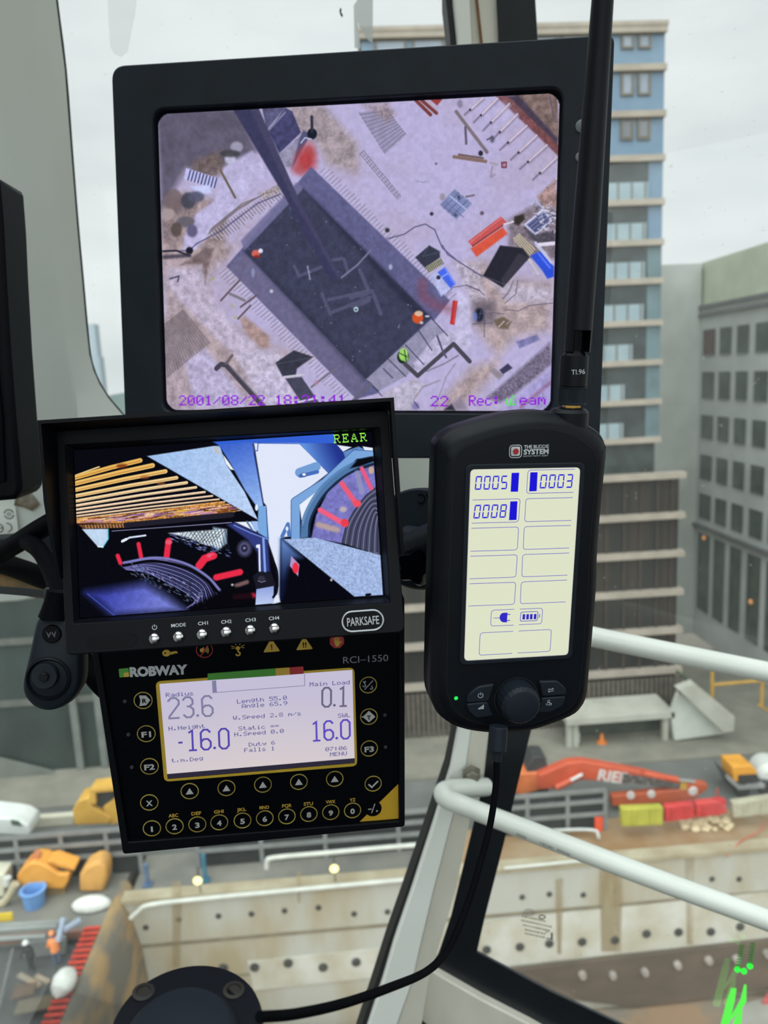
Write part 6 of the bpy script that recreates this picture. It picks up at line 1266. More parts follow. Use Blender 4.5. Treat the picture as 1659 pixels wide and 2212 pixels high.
# guard rails along the pit edge
RAILM = mat('galvanised_rail',(142,145,144),.5,.3,c2=(128,131,130),scale=1); MESHM = mat('dark_mesh',(46,50,50),.8,c2=(38,42,42),scale=.6)
def guardrail(xs, y, rails, zb, label, infill=True):
    t = thing('guard_rail', label, 'railing', loc=((xs[0]+xs[-1])/2,y,zb))
    for z in rails: obj('rail', MB().box((xs[0],y-.06,z-.13),(xs[-1],y+.06,z+.13)), RAILM, t)
    for x in xs: obj('post', MB().box((x-.12,y+.02,zb),(x+.12,y+.16,rails[0])), RAILM, t)
    if infill: obj('infill_mesh', MB().box((xs[0],y+.18,zb+.05),(xs[-1],y+.24,rails[0]-.1)), MESHM, t)
    return t
yg = 41.6
rz = [at_y(100,y,yg).z for y in (1804,1830,1857)]
guardrail([at_y(x,1830,yg).x for x in (-170,-60,34,132,230,300)], yg, rz, ZS, 'long grey guardrail with dark infill behind the orange machines at the left')
guardrail([at_y(x,1780,yg).x for x in (420,560,700,860,960)], yg, [at_y(910,y,yg).z for y in (1752,1775,1800)], ZS-.02, 'grey guardrail between the load indicator and the cab pillar')
guardrail([at_y(x,1760,42.2).x for x in (1040,1140,1227,1308)], 42.2, [at_y(1200,y,42.2).z for y in (1715,1738,1765)], ZS-.02, 'grey guardrail with dark infill in front of the excavator arm')
def pipe_rail(pts, y, label, r_=.13):
    mb = MB(); mb.tube(smooth_path([at_y(*p,y) for p in pts],3), r_, 10); return tag(obj('pipe_rail', mb, mat('pale_pipe',(196,198,188),.5,c2=(182,184,174),scale=1)), label, 'pipe')
pipe_rail([(282,1984),(300,1968),(322,1955),(420,1943),(600,1926),(760,1911),(900,1898)],38.6,'long pale pipe along the pit wall below the yellow lamps')
pipe_rail([(576,1876),(577,1862),(590,1853),(700,1843),(820,1832),(905,1825)],39.0,'pale pipe rail on top of the pit wall above the yellow lamps')
pipe_rail([(1088,1876),(1150,1870),(1210,1864),(1275,1858)],38.9,'pale pipe on the pit wall seen under the lower handrail',.09)
for x,y,lb in ((427,1902,'glowing yellow work lamp on the pit wall, the one nearer the load indicator corner'),(722,1876,'glowing yellow work lamp on the pit wall, the one nearer the cab pillar')):
    c = at_y(x,y,38.8); t = thing('work_lamp', lb, 'lamp', loc=c); b = MB(); b.lathe(c+Vector((0,.1,0)),(0,-1,0),[(.12,0),(.25,.06),(.26,.1)],14); obj('housing', b, DKM, t); b = MB(); b.lathe(c,(0,-1,0),[(.24,-.02),(.25,.03),(.15,.12),(.02,.16)],16); obj('lens', b, emis('lamp_glow',(255,244,170),2.2), t)
    b = MB(); b.tube([c+Vector((0,.05,0)),c+Vector((0,.3,.6)),Vector((c.x,39.25,ZS+.1))], .03, 6); obj('bracket', b, DKM, t)
for px,py,h,col,lb in ((440,1862,1.6,(70,120,140),'teal post on the pit edge above the first yellow lamp'),(316,1880,1.3,(90,112,140),'faded blue post at the pit corner')):
    c = at_y(px,py,40.5); mb = MB(); mb.tube([(c.x,c.y,ZS-.02),(c.x,c.y,ZS+h)], .13, 10); mb.box((c.x-.25,c.y-.25,ZS-.02),(c.x+.25,c.y+.25,ZS+.08)); tag(obj('edge_post', mb, mat('edge_post_'+str(px),col,.6,c2=tuple(v-14 for v in col),scale=2)), lb, 'post')

# site at the left: loader, van, machines, tub, bags, workers
LD = thing('loader', 'small yellow loader parked on the road beside the left edge of the load indicator', 'loader', loc=at_z(205,1790,ZS)); YL = 44.5
LYEL = mat('loader_yellow',(204,160,70),.6,c2=(186,142,58),scale=1)
z4 = lambda X,Y: (X/3.106,1500+Y/3.106)
def ldq(pts,y=YL): return [at_y(*z4(*p),y) for p in pts]
obj('body', MB().prism(ldq([(485,780),(520,715),(600,690),(620,760),(700,800),(745,830),(735,870),(500,880)]), (0,1.5,0)), LYEL, LD, bevel=.08)
obj('rollover_frame', MB().prism(ldq([(600,640),(770,622),(775,650),(640,662),(645,740),(610,735)]), (0,1.3,0)), LYEL, LD, bevel=.04)
obj('seat_area', MB().prism(ldq([(640,662),(760,650),(760,780),(650,750)],YL+.3), (0,.8,0)), DKM, LD)
obj('bucket', MB().prism(ldq([(690,760),(790,690),(800,860),(740,880)],YL+.1), (0,1.6,0)), LYEL, LD, bevel=.05)
for px in (540,600,700): 
    c = at_y(*z4(px,872),YL-.1); b = MB(); b.lathe((c.x,c.y,ZS+.42),(0,1,0),[(.32,0),(.42,.05),(.42,.3),(.3,.34)],18); obj('wheel', b, mat('tyre',(46,46,46),.8,c2=(38,38,38),scale=3), LD)
VN = thing('van', 'white van at the left edge on the road behind the guardrail', 'van', loc=at_z(20,1810,ZS)); YV = 44.4
WV = mat('van_white',(220,224,218),.35,c2=(208,212,206),scale=1)
obj('body', MB().prism(ldq([(-260,800),(60,832),(130,846),(190,880),(205,930),(190,950),(-260,935)],YV), (0,1.8,0)), WV, VN, bevel=.2, seg=3)
obj('windscreen', MB().prism(ldq([(70,842),(125,852),(150,884),(80,878)],YV-.04), (0,1.7,0)), mat('van_glass',(96,112,96),.15,c2=(84,98,86),scale=2), VN)
for px in (-120,110): 
    c = at_y(*z4(px,935),YV-.1); b = MB(); b.lathe((c.x,c.y,ZS+.35),(0,1,0),[(.28,0),(.35,.05),(.35,.3),(.28,.34)],18); obj('wheel', b, DKM, VN)
mb = MB(); p = [at_z(*z4(*a),ZS) for a in ((230,900),(500,880))]; mb.box((p[0].x,p[0].y,ZS),(p[1].x,p[0].y+.5,ZS+.75)); tag(obj('kerb_barrier', mb, mat('pale_barrier',(200,196,176),.85,c2=(186,182,162),scale=1), bevel=.08), 'pale low barrier between the white van and the yellow loader', 'barrier')
YD = 40.1
ORG1 = mat('site_orange',(226,160,66),.55,c2=(206,140,50),scale=.8)
z3 = lambda X,Y: (X/5.925,1780+Y/5.925)
def mq(pts,y): return [at_y(*z3(*p),y) for p in pts]
OM = thing('orange_machine', 'orange-yellow engine canopy machine on the deck behind the blue tub', 'machine', loc=at_z(95,1935,ZS))
obj('canopy', MB().prism(mq([(215,660),(300,560),(400,490),(520,505),(640,570),(760,650),(880,640),(870,740),(820,840),(560,830),(280,800),(215,720)],YD), (0,1.4,0)), ORG1, OM, bevel=.1)
obj('lid', MB().prism(mq([(600,480),(680,465),(960,560),(950,600),(760,560)],YD+.2), (0,1.0,0)), ORG1, OM, bevel=.04)
obj('engine', MB().prism(mq([(700,565),(930,600),(860,650),(780,650)],YD+.3), (0,.9,0)), DKM, OM)
obj('exhaust_cap', MB().prism(mq([(360,500),(420,390),(490,420),(500,500)],YD+.3), (0,.5,0)), mat('faded_red_orange',(206,130,84),.6,c2=(190,116,74),scale=2), OM)
obj('skid', MB().prism(mq([(260,800),(830,840),(820,1060),(780,1060),(770,900),(640,900),(640,1060),(600,1060),(600,880),(280,880)],YD+.2), (0,1.0,0)), mat('skid_brown',(150,122,80),.7,c2=(132,108,70),scale=2), OM)
mb = MB(); q = mq([(1010,660),(1080,560),(1200,500),(1290,490),(1360,560),(1365,700),(1330,880),(1010,880)],YD+.1); mb.prism(q, (0,1.3,0)); tag(obj('orange_bulk_bag', mb, mat('bag_orange',(212,158,80),.8,c2=(190,142,78),scale=1.2), bevel=.2, seg=3), 'faded orange bulk bag on the deck left of the earth wall', 'bag')
c = at_z(68,1968,ZS); t = thing('blue_tub', 'blue round tub with an open top on the deck edge', 'tub', loc=(c.x,c.y+.5,ZS)); mb = MB(); mb.lathe((c.x,c.y+.5,ZS),(0,0,1),[(q*.8,w_*.8) for q,w_ in ((.66,0),(.72,.5),(.80,1.12),(.88,1.15),(.88,1.25),(.66,1.26),(.60,1.0),(.5,.15),(.01,.14))],28,True,True); obj('shell', mb, mat('tub_blue',(112,158,212),.5,c2=(98,142,196),scale=1.5), t)
def sack(px, py, z, s, label, k=(1,.8,.8)):
    c = at_z(px,py,z); rr = random.Random(px); mb = MB(); n = 14; L = []
    for h,rad in ((0,.75),(.15,.98),(.45,1.),(.75,.8),(.95,.4),(1.05,.12)):
        L.append([(c.x+s*k[0]*rad*(1+.12*rr.random())*math.cos(2*math.pi*i/n), c.y+s*k[1]*rad*(1+.12*rr.random())*math.sin(2*math.pi*i/n), z+h*s*k[2]*1.5) for i in range(n)])
    mb.loft(L); return tag(obj('white_sack', mb, mat('sack_white_'+str(px),(222,224,216),.8,c2=(206,208,200),scale=3), smooth=60), label, 'sack', 'white bulk sacks on the site')
sack(199,1962,ZS,.85,'white sack on the deck in front of the orange bulk bag',(1.15,.6,.55))
sack(140,2132,ZL+.96,.58,'large bright white sack lying across the red barrier',(.9,1.3,.9)); sack(166,2124,ZL,.34,'smaller white sack against the earth wall beside the larger one',(.8,1.3,.8))
mb = MB(); mb.box((-40,37.05,ZS-.35),(-13.9,37.25,ZS+.02)); tag(obj('deck_edge_beam', mb, mat('deck_edge_red',(140,96,84),.8,c2=(120,90,80),scale=.8)), 'dull red edge beam of the deck below the blue tub', 'beam')
c0, c1 = at_y(-40,1985,36.9), at_y(28,1981,36.9); mb = MB(); mb.box((c0.x,36.85,c0.z-.22),(c1.x,36.95,c0.z+.22)); tag(obj('yellow_sign', mb, mat('sign_yellow',(226,196,58),.6,c2=(214,182,50),scale=2)), 'yellow sign strip under the deck edge at the left', 'sign')
for k,(ya,yb,lb) in enumerate(((2002,1990,'uppermost grey pipe under the deck at the left edge'),(2010,2000,'second grey pipe under the deck at the left edge'),(2030,2022,'lowest grey pipe under the deck at the left edge'))):
    mb = MB(); mb.tube([at_y(-30,ya,36.4-k*.3),at_y(150-k*25,yb,36.4-k*.3)], .13, 10); tag(obj('services_pipe', mb, mat('grey_pipe_%d'%k,(140,144,140),.6,c2=(120,124,120),scale=1)), lb, 'pipe')
for a,b,lb in (((138,1982),(126,2034),'pale blue strut rising behind the orange-vested worker'),((172,1988),(140,2008),'pale blue diagonal brace right of the orange-vested worker')):
    mb = MB(); mb.tube([at_y(*a,36),at_y(*b,35.4)], .16, 8); tag(obj('blue_strut', mb, mat('strut_'+str(a[0]),(150,162,178),.6,c2=(136,148,164),scale=1.5)), lb, 'strut')
mb = MB(); mb.tube([at_z(28,2052,ZL+.4),at_z(14,2110,ZL+.4),at_z(-4,2180,ZL+.4)], .09, 8); tag(obj('cable_run', mb, mat('pale_cable',(140,142,138),.7,c2=(126,128,124),scale=1)), 'pale cable running down the lower deck at the left edge', 'cable')
mb = MB(); c = at_z(100,2052,ZL); mb.box((c.x-1.0,c.y-.5,ZL),(c.x+1.2,c.y-.12,ZL+.9)); tag(obj('steel_box', mb, mat('box_grey',(140,144,140),.7,c2=(120,124,122),scale=1), bevel=.06), 'grey steel box behind the two workers', 'box')
# red segmented safety barrier on the lower deck
ra, rb_ = at_z(199,2004,ZL+.9), at_z(96,2240,ZL+.9); ra.z = rb_.z = ZL
RB = thing('safety_barrier', 'red slatted safety barrier along the edge of the lower deck', 'barrier', loc=(ra+rb_)/2)
n = 18
for k in range(n):
    t = k/(n-1); p = ra*(1-t)+rb_*t; k2 = .30
    obj('slat', MB().box((p.x-.42,p.y-.085,ZL+.84),(p.x+.42,p.y+.085,ZL+.92)), mat('slat_red',(206,72,54),.6,c2=(190,60,46),scale=3) if k==0 else bpy.data.materials['slat_red'], RB)
for dx in (-.30,.30): mb = MB(); mb.tube([(ra.x+dx,ra.y,ZL+.80),(rb_.x+dx,rb_.y,ZL+.80)], .05, 6); obj('side_rail', mb, mat('barrier_frame',(120,60,52),.7,c2=(104,52,46),scale=3) if dx<0 else bpy.data.materials['barrier_frame'], RB)
for t_ in (0,.25,.5,.75,1): p = ra*(1-t_)+rb_*t_; obj('foot', MB().box((p.x-.3,p.y-.05,ZL),(p.x+.3,p.y+.05,ZL+.80)), DKM, RB)
def person(px, py, z, face, top, legs, hat, label, lean=.15):
    c = at_z(px,py,z); t = thing('person', label, 'person', loc=c)
    V = {'pel':(0,0,.95),'che':(lean*.6,0,1.25),'nek':(lean,0,1.47),'hea':(lean*1.2,0,1.62),'hed':(lean*1.3,0,1.73),
         'hl':(0,.1,.92),'kl':(.08,.12,.5),'al':(0,.13,.08),'tl':(.16,.13,.05),'hr':(0,-.1,.92),'kr':(.02,-.13,.5),'ar':(-.06,-.14,.08),'tr':(.1,-.14,.05),
         'sl':(lean*.8,.2,1.40),'el':(lean*.8+.06,.27,1.12),'wl':(lean+.25,.22,.98),'fl':(lean+.33,.2,.97),'sr':(lean*.8,-.2,1.40),'er':(lean*.8+.04,-.27,1.12),'wr':(lean+.22,-.22,.95),'fr':(lean+.3,-.2,.94)}
    E_ = [('pel','che'),('che','nek'),('nek','hea'),('hea','hed'),('pel','hl'),('hl','kl'),('kl','al'),('al','tl'),('pel','hr'),('hr','kr'),('kr','ar'),('ar','tr'),('che','sl'),('sl','el'),('el','wl'),('wl','fl'),('che','sr'),('sr','er'),('er','wr'),('wr','fr')]
    Rr = {'pel':.15,'che':.16,'nek':.065,'hea':.10,'hed':.085,'hl':.1,'kl':.065,'al':.05,'tl':.045,'hr':.1,'kr':.065,'ar':.05,'tr':.045,'sl':.075,'el':.05,'wl':.035,'fl':.035,'sr':.075,'er':.05,'wr':.035,'fr':.035}
    ks = list(V); ca, sa = math.cos(face), math.sin(face)
    def tr(v): return (v[0]*ca-v[1]*sa, v[0]*sa+v[1]*ca, v[2])
    me = bpy.data.meshes.new('body'); me.from_pydata([tr(V[k]) for k in ks], [(ks.index(a),ks.index(b)) for a,b in E_], [])
    o = bpy.data.objects.new('body', me); COL.objects.link(o); o.parent = t; me.materials.append(legs)
    sk = o.modifiers.new('skin','SKIN'); 
    if not me.skin_vertices:
        bm = bmesh.new(); bm.from_mesh(me); bm.verts.layers.skin.verify(); bm.to_mesh(me); bm.free()
    for i,k in enumerate(ks): me.skin_vertices[0].data[i].radius = (Rr[k],Rr[k]); me.skin_vertices[0].data[i].use_root = (k=='pel')
    sb = o.modifiers.new('sub','SUBSURF'); sb.levels = 1; sb.render_levels = 2
    def tw(v): q = tr(v); return (c.x+q[0],c.y+q[1],c.z+q[2])
    b = MB(); L = []
    for zz,rx,ry,x in ((.82,.2,.24,0),(1.0,.19,.23,lean*.15),(1.25,.21,.26,lean*.6),(1.42,.17,.27,lean*.85),(1.49,.08,.1,lean)): L.append([tw((x+rx*math.cos(q),ry*math.sin(q),zz)) for q in np.linspace(0,6.2832,17)[:-1]])
    b.loft(L); obj('vest', b, top, t, smooth=60)
    for s_ in (1,-1):
        b = MB(); b.tube([tw((lean*.8,.19*s_,1.41)),tw((lean*.8+.05,.27*s_,1.14)),tw((lean+.2,.23*s_,1.01))],[.10,.075,.06],10); obj('sleeve', b, top, t, smooth=60)
    b = MB(); b.lathe(tw((lean*1.25,0,1.70)),(0,0,1),[(.155,0),(.15,.02),(.13,.03),(.12,.1),(.07,.15),(.01,.165)],16); obj('hard_hat', b, hat, t, smooth=60)
    return t
person(124,2084,ZL,2.4,mat('hi_vis_orange',(246,152,90),.7,c2=(236,136,76),scale=8),mat('work_blue',(96,116,150),.8,c2=(84,102,134),scale=8),mat('hat_orange',(240,150,90),.5,c2=(230,140,80),scale=8),'person in a bright orange hi-vis top and blue trousers on the lower deck')
person(70,2096,ZL,-1.9,mat('dark_work_top',(52,54,56),.8,c2=(44,46,48),scale=8),mat('dark_trousers',(42,44,48),.8,c2=(36,38,42),scale=8),mat('hat_white',(224,226,224),.4,c2=(214,216,214),scale=8),'person in dark clothes and a white hard hat on the lower deck')
for k,(px,py,s_,lb,col) in enumerate(((92,2118,.5,'pale timber offcut on the lower deck in front of the white-hatted person',(176,160,138)),(56,2116,.55,'pale timber offcut nearer the left edge of the lower deck',(182,170,150)),(74,2126,.4,'short tan timber offcut below the other two',(190,166,130)),(52,2142,.5,'rust brown plank on the lower deck by the pale cable',(116,92,72)),(75,2172,.8,'brown board near the bottom of the lower deck',(122,112,92)))):
    c = at_z(px,py,ZL+.11*k); a = Vector((.8,-.5,0)).normalized() if k<3 else Vector((1,.15,0)).normalized(); nn = Vector((-a.y,a.x,0)); L_ = s_; w_ = .14 if k<3 else .4
    mb = MB(); mb.prism([c+a*L_+nn*w_,c-a*L_+nn*w_,c-a*L_-nn*w_,c+a*L_-nn*w_], (0,0,.1)); tag(obj('timber_offcut', mb, mat('offcut_%d'%k,col,.9,c2=tuple(v-16 for v in col),scale=4)), lb, 'timber', 'timber offcuts on the lower deck')
# white plant at the far left
WT = thing('white_generator', 'white and cream plant cabinet at the left edge of the deck', 'machine', loc=at_z(5,1950,ZS))
obj('cabinet', MB().prism(mq([(-300,640),(50,650),(60,930),(-300,960)],YD+.3), (0,1.2,0)), mat('plant_cream',(206,204,182),.6,c2=(192,190,168),scale=1), WT, bevel=.05)
mb = MB(); mb.tube(mq([(200,760),(130,900),(60,1000),(-80,1060)],YD-.4), .22, 10); obj('chute', mb, mat('chute_tan',(186,176,146),.7,c2=(170,160,132),scale=1), WT)
mb = MB(); mb.tube(mq([(95,680),(90,780)],YD+.1), .2, 12); obj('filter', mb, mat('filter_white',(206,208,202),.6,c2=(192,194,188),scale=1), WT)
# bundle of ground clutter on the dirt below the right wall
mb = MB(); p = at_z(1640,2150,-37.6); p0,p1,p2 = at_z(1622,2148,-37.6),at_z(1640,2122,-37.6),at_z(1668,2146,-37.6); mb.prism([Vector((q.x,q.y-1.2,q.z)) for q in (p0,p1,p2)],(0,0,.7)); tag(obj('red_sheet', mb, mat('sheet_red',(196,92,90),.7,c2=(180,82,80),scale=1), bevel=.05), 'red sheeted bundle on the pit floor beside the green reflection', 'sheet')
mb = MB(); mb.prism([at_z(x,y,-37.2) for x,y in ((1570,2212),(1600,2170),(1700,2140),(1720,2260),(1560,2260))], (0,0,-.4)); tag(obj('concrete_slab', mb, mat('slab_grey',(166,164,154),.9,c2=(152,150,140),scale=.6)), 'pale grey concrete slab on the pit floor in the bottom right corner', 'slab')
# ================================================================== small things in the cab
class Flat(Panel):
    def __init__(s, O, ex, ey):
        ex = Vector(ex).normalized(); ey = Vector(ey); ey = (ey-ex*ey.dot(ex)).normalized(); ez = ex.cross(ey)
        s.R = np.array([[ex[i],ey[i],ez[i]] for i in range(3)]); s.O = np.array(O[:])
        s.M = Matrix([list(s.R[i])+[s.O[i]] for i in range(3)]+[[0,0,0,1]])
# handrails
RAILW = mat('white_handrail', (224,228,220), .35, c2=(214,218,209), scale=6, coat=.2)
def rail(pts, label, end_r):
    t = thing('handrail', label, 'handrail', loc=at_y(*pts[0]))
    P = smooth_path([at_y(*p) for p in pts], 8); mb = MB(); mb.tube(P, .0116, 20); obj('tube', mb, RAILW, t); return t
h1 = rail([(1050,1700,.912),(1000,1703,.885),(968,1706,.868),(957,1713,.855),(966,1726,.848),(1000,1740,.84),(1057,1762,.835),(1240,1832,.80),(1435,1906,.765),(1659,1988,.735),(1900,2080,.70)], 'lower white tubular handrail bending round the cab pillar and sloping to the right', 0)
b = MB(); c = at_y(1018,1672,.905); b.lathe(c,(0,-1,0),[(.013,0),(.013,.003),(.009,.004),(.009,.010),(.007,.012)],6); obj('fixing_bolt', b, mat('dull_bolt',(140,138,126),.5,.5,c2=(118,112,98),scale=60), h1)
mk = MB(); r = random.Random(3)
for (x0,y0,x1) in ((1116,1802,1134),(1166,1821,1192),(1204,1836,1232)):
    x = x0
    while x < x1: 
        yy = y0+(x-x0)*.42; w = 1.5+r.random()*3; 
        q = [at_y(x,yy-3,.79).normalized(),at_y(x+w,yy-3+w*.42,.79).normalized(),at_y(x+w,yy+2.5+w*.42,.79).normalized(),at_y(x,yy+2.5,.79).normalized()]; x += w+1.5
        D0 = at_y(1170,1806,.805).length; mk.flat([v*(D0-.0112) for v in q])
obj('printed_marks', mk, mat('faded_print',(90,92,88),.7,c2=(110,112,106),scale=60), h1, smooth=0, fix=False)
rail([(1120,1340,.85),(1269,1373,.83),(1450,1410,.81),(1659,1452,.79),(1900,1500,.76)], 'upper white tubular handrail sloping to the right from behind the alert receiver', 0)

# suction mount behind the receiver
sm = thing('suction_mount', 'black round suction mount with a lobed knob between the hooded monitor and the alert receiver', 'mount', loc=at_d(900,1165,.52))
SM = Flat(at_d(905,1165,.50), RCAM@np.array([.93,.02,.30]), RCAM@np.array([-.0,1,.05]))
sc_ = SM.scale(905,1165); mb = MB(); Rm = 107*sc_
mb.lathe(SM.w(0,0,0), Vector(SM.R[:,2]), [(Rm*.94,-.017),(Rm,-.015),(Rm,-.002),(Rm*.96,0),(Rm*.3,.0005)], 64); obj('suction_cup', mb, BLACK, sm)
c0 = SM.loc(903,1076); 
tm = text_mb('AC', (0,0), (34*sc_,0), 22*sc_, .0005, .01); mb = MB()
cx_, cy_ = SM.loc(938,1066); mb.add([SM.w(cx_-x,cy_-y,.0012) for x,y,z in tm.v], tm.f); obj('embossed_letters', mb, RUBBER, sm, smooth=0)
kb = Flat(at_d(902,1222,.47), RCAM@np.array([.93,.02,.30]), RCAM@np.array([-.0,1,.05])); n = 60; ks = kb.scale(902,1222)
def lobe(r, z): return [kb.w((r+r*.16*math.cos(5*t))*math.cos(t),(r+r*.16*math.cos(5*t))*math.sin(t),z) for t in np.linspace(0,2*math.pi,n+1)[:-1]]
mb = MB(); mb.loft([lobe(32*ks,-.012),lobe(36*ks,-.008),lobe(36*ks,.006),lobe(31*ks,.010)]); obj('lobed_knob', mb, DEEP, sm, smooth=40)
mb = MB(); mb.tube([kb.w(0,0,-.03),kb.w(0,0,-.01)], .008, 16); obj('stem', mb, BLACK, sm)
a, b_ = at_d(908,1163,.478), at_d(938,1172,.455); mb = MB(); mb.tube([at_d(880,1158,.49),at_d(904,1162,.482)], .007, 16); mb.tube([at_d(900,1180,.485),at_d(985,1150,.438)], .011, 16); obj('swivel_arm', mb, BLACK, sm)
mb = MB(); mb.tube([at_d(899,1158,.478),at_d(925,1163,.466)], .0042, 6); obj('clamp_bolt', mb, CHROME, sm)
mb = MB(); mb.tube([at_d(908,1168,.515),at_d(908,1168,.62),fy(930,1120,.905)], [.02,.02,.022], 20); obj('mount_stalk', mb, BLACK, sm)

# hand microphone hanging at the left
HM = Flat(at_d(108,1440,.47), RCAM@np.array([.98,.06,-.12]), RCAM@np.array([.02,1,.03]))
mic = thing('hand_microphone', 'black handheld radio microphone hanging left of the hooded monitor', 'microphone', m=HM.M)
m3 = crop(0,1060,4.423); ml3 = lambda X,Y: HM.loc(*m3(X,Y)); ms = HM.scale(104,1450)
o_ = [(p.x,p.y) for p in smooth_path([Vector(ml3(*p)) for p in ((335,1240),(300,1360),(258,1560),(215,1740),(195,1880),(222,1985),(310,2080),(430,2122),(560,2100),(685,2015),(758,1900),(778,1780),(778,1600),(770,1400),(730,1240),(640,1200),(480,1200),(400,1205))], 4, True)]
mb = MB(); mb.loft([[(x,y,-.026) for x,y in inset(o_,.006)],[(x,y,-.020) for x,y in inset(o_,.001)],[(x,y,-.008) for x,y in o_],[(x,y,-.002) for x,y in inset(o_,.0012)],[(x,y,0) for x,y in inset(o_,.0035)]]); obj('body', mb, BLACK, mic, True, smooth=50)
c = ml3(498,1367); R_ = 21*ms; mb = MB(); mb.lathe((c[0],c[1],-.0005),(0,0,1),[(R_,0),(R_,.001),(R_*.9,.0018)],32); em = obj('emblem', mb, DEEP, mic, True)
mb = MB(); s_ = R_*.55; EMB = mat('emblem_grey',(66,68,72),.3,c2=(58,60,64),scale=60)
for sg in (-1,1): mb.poly([(c[0]+sg*s_*.02,c[1]-s_*.25),(c[0]+sg*s_*.55,c[1]+s_*.75),(c[0]+sg*s_*1.0,c[1]-s_*.75),(c[0]+sg*s_*.62,c[1]-s_*.25),(c[0]+sg*s_*.45,c[1]+s_*.12),(c[0]+sg*s_*.2,c[1]-s_*.55)][::sg], .0015)
mb.v = [(2*c[0]-x if False else x, 2*c[1]-y, z) for x,y,z in mb.v]
obj('emblem_chevrons', mb, EMB, em, True, smooth=0)
c = ml3(462,1795); mb = MB(); R_ = 50*ms; mb.lathe((c[0],c[1],-.001),(0,0,1),[(R_,0),(R_*.98,.0022),(R_*.90,.0028),(R_*.80,.0008),(R_*.62,.0004)],48,False,True); obj('grille_ring', mb, BLACK2, mic, True)
c = ml3(442,1762); mb = MB(); R_ = 29*ms; mb.lathe((c[0],c[1],-.001),(0,0,1),[(R_,0),(R_,.004),(R_*.93,.0052),(R_*.4,.0050)],40); obj('speaker_disc', mb, BLACK, mic, True)
mb = MB(); mb.lathe((c[0],c[1],.004),(0,0,1),[(R_*.36,0),(R_*.36,.0016),(R_*.30,.002),(.0005,.002)],24); obj('hub', mb, BLACK2, mic, True)
mb = MB(); P = [m3(520,1215),m3(530,1150),m3(545,1060),m3(560,960)]; mb.tube([at_d(*p,.475) for p in P],[.0095,.0085,.0075,.007],16); obj('strain_relief', mb, RUBBER, mic)
# cables at the left
def cable(pts, r_, m, label, name='cable'):
    mb = MB(); mb.tube(smooth_path([at_d(*p) for p in pts], 8), r_, 14); return tag(obj(name, mb, m), label, 'cable')
cable([(-60,1232,.62),(0,1196,.60),(40,1172,.58),(80,1147,.56),(120,1124,.545),(170,1095,.53)], .0075, RUBBER, 'thick black cable rising to the right from the left edge behind the hooded monitor')
cable([(60,1170,.555),(85,1188,.54),(105,1220,.53),(122,1262,.515),(128,1300,.50)], .0062, RUBBER, 'black cable curling down from the thick one toward the microphone')
cable([(-60,1206,.66),(0,1216,.64),(50,1232,.62),(100,1250,.60),(160,1258,.585)], .0085, RUBBER, 'black cable sloping down to the right above the tan hose')
cable([(-60,1226,.68),(0,1244,.66),(50,1262,.64),(90,1270,.62),(140,1272,.60)], .0085, mat('tan_hose',(138,108,60),.7,c2=(110,86,50),scale=30), 'tan hose running under the black cables at the left', 'hose')
cable([(168,1398,.55),(185,1430,.55),(206,1468,.545),(240,1500,.55),(300,1530,.56)], .0065, RUBBER, 'black cable behind the microphone running under the load indicator')
mb = MB(); A = [at_d(*p) for p in ((-40,1274,.53),(0,1275,.52),(60,1280,.515),(98,1284,.51))]; e = Vector((RCAM@np.array([0,1,0])).tolist())
mb.loft([[p+e*.0024,p-e*.0024,p-e*.0024+Vector((0,.0015,0)),p+e*.0024+Vector((0,.0015,0))] for p in A]); t = thing('cable_tie', 'black cable tie with a square head holding the cables at the left', 'cable tie', loc=A[1]); TIE = mat('tie_black',(38,40,44),.4,c2=(32,34,38),scale=40); obj('strap', mb, TIE, t)
mb = MB(); mb.prism([at_d(*p,.505) for p in ((96,1270),(116,1270),(118,1286),(112,1298),(92,1294),(94,1282))], (0,.008,0)); obj('head', mb, TIE, t, bevel=.0008)
# dark casing and compliance label at the left edge
mb = MB(); mb.prism([at_y(x,y,.62) for x,y in ((-160,360),(-4,380),(4,480),(10,600),(20,760),(31,900),(45,1052),(42,1072),(30,1080),(-160,1096))], (0,.05,0)); dc = thing('dark_casing', 'black display casing cut off by the left edge of the picture', 'casing', loc=at_y(0,1080,.62)); obj('shell', mb, BLACK3, dc, bevel=.004)
mb = MB(); mb.prism([at_y(x,y,.618) for x,y in ((-160,380),(-22,420),(-8,760),(6,900),(12,1040),(-160,1055))], (0,-.001,0)); obj('dark_screen', mb, DEEP, dc, bevel=.0004)
SK = Flat(fy(10,1130,.9055), (1,0,-.02), (0,0,1)); sk = thing('compliance_label', 'white compliance label stuck on the cross bar at the left edge', 'label', m=SK.M)
PAP = mat('label_white',(236,238,232),.6,c2=(226,228,222),scale=40); z8 = crop(0,1060,8.51); sl = lambda X,Y: SK.loc(*z8(X,Y)); ks = SK.scale(20,1130)
mb = MB(); mb.prism([(x,y,-.001) for x,y in rpoly([sl(-500,330),sl(-500,830),sl(345,795),sl(285,282)], .002, 4)], (0,0,.0013)); obj('paper', mb, PAP, sk, True, smooth=0)
mb = MB(); mb.tube([(*sl(-500,860),.002),(*sl(372,826),.002)], .0028, 10); obj('curled_edge', mb, mat('foil_edge',(168,172,170),.35,.4,c2=(150,154,152),scale=40), sk, True)
GRN = mat('label_green',(58,112,92),.6,c2=(50,102,84),scale=60); c = sl(168,430); mb = MB(); R_ = 10*ks
for a0,a1 in ((.25,2.6),(3.4,5.75)): mb.strip([(c[0]+R_*math.cos(t),c[1]+R_*math.sin(t)) for t in np.linspace(a0,a1,16)], 2.6*ks, .0005)
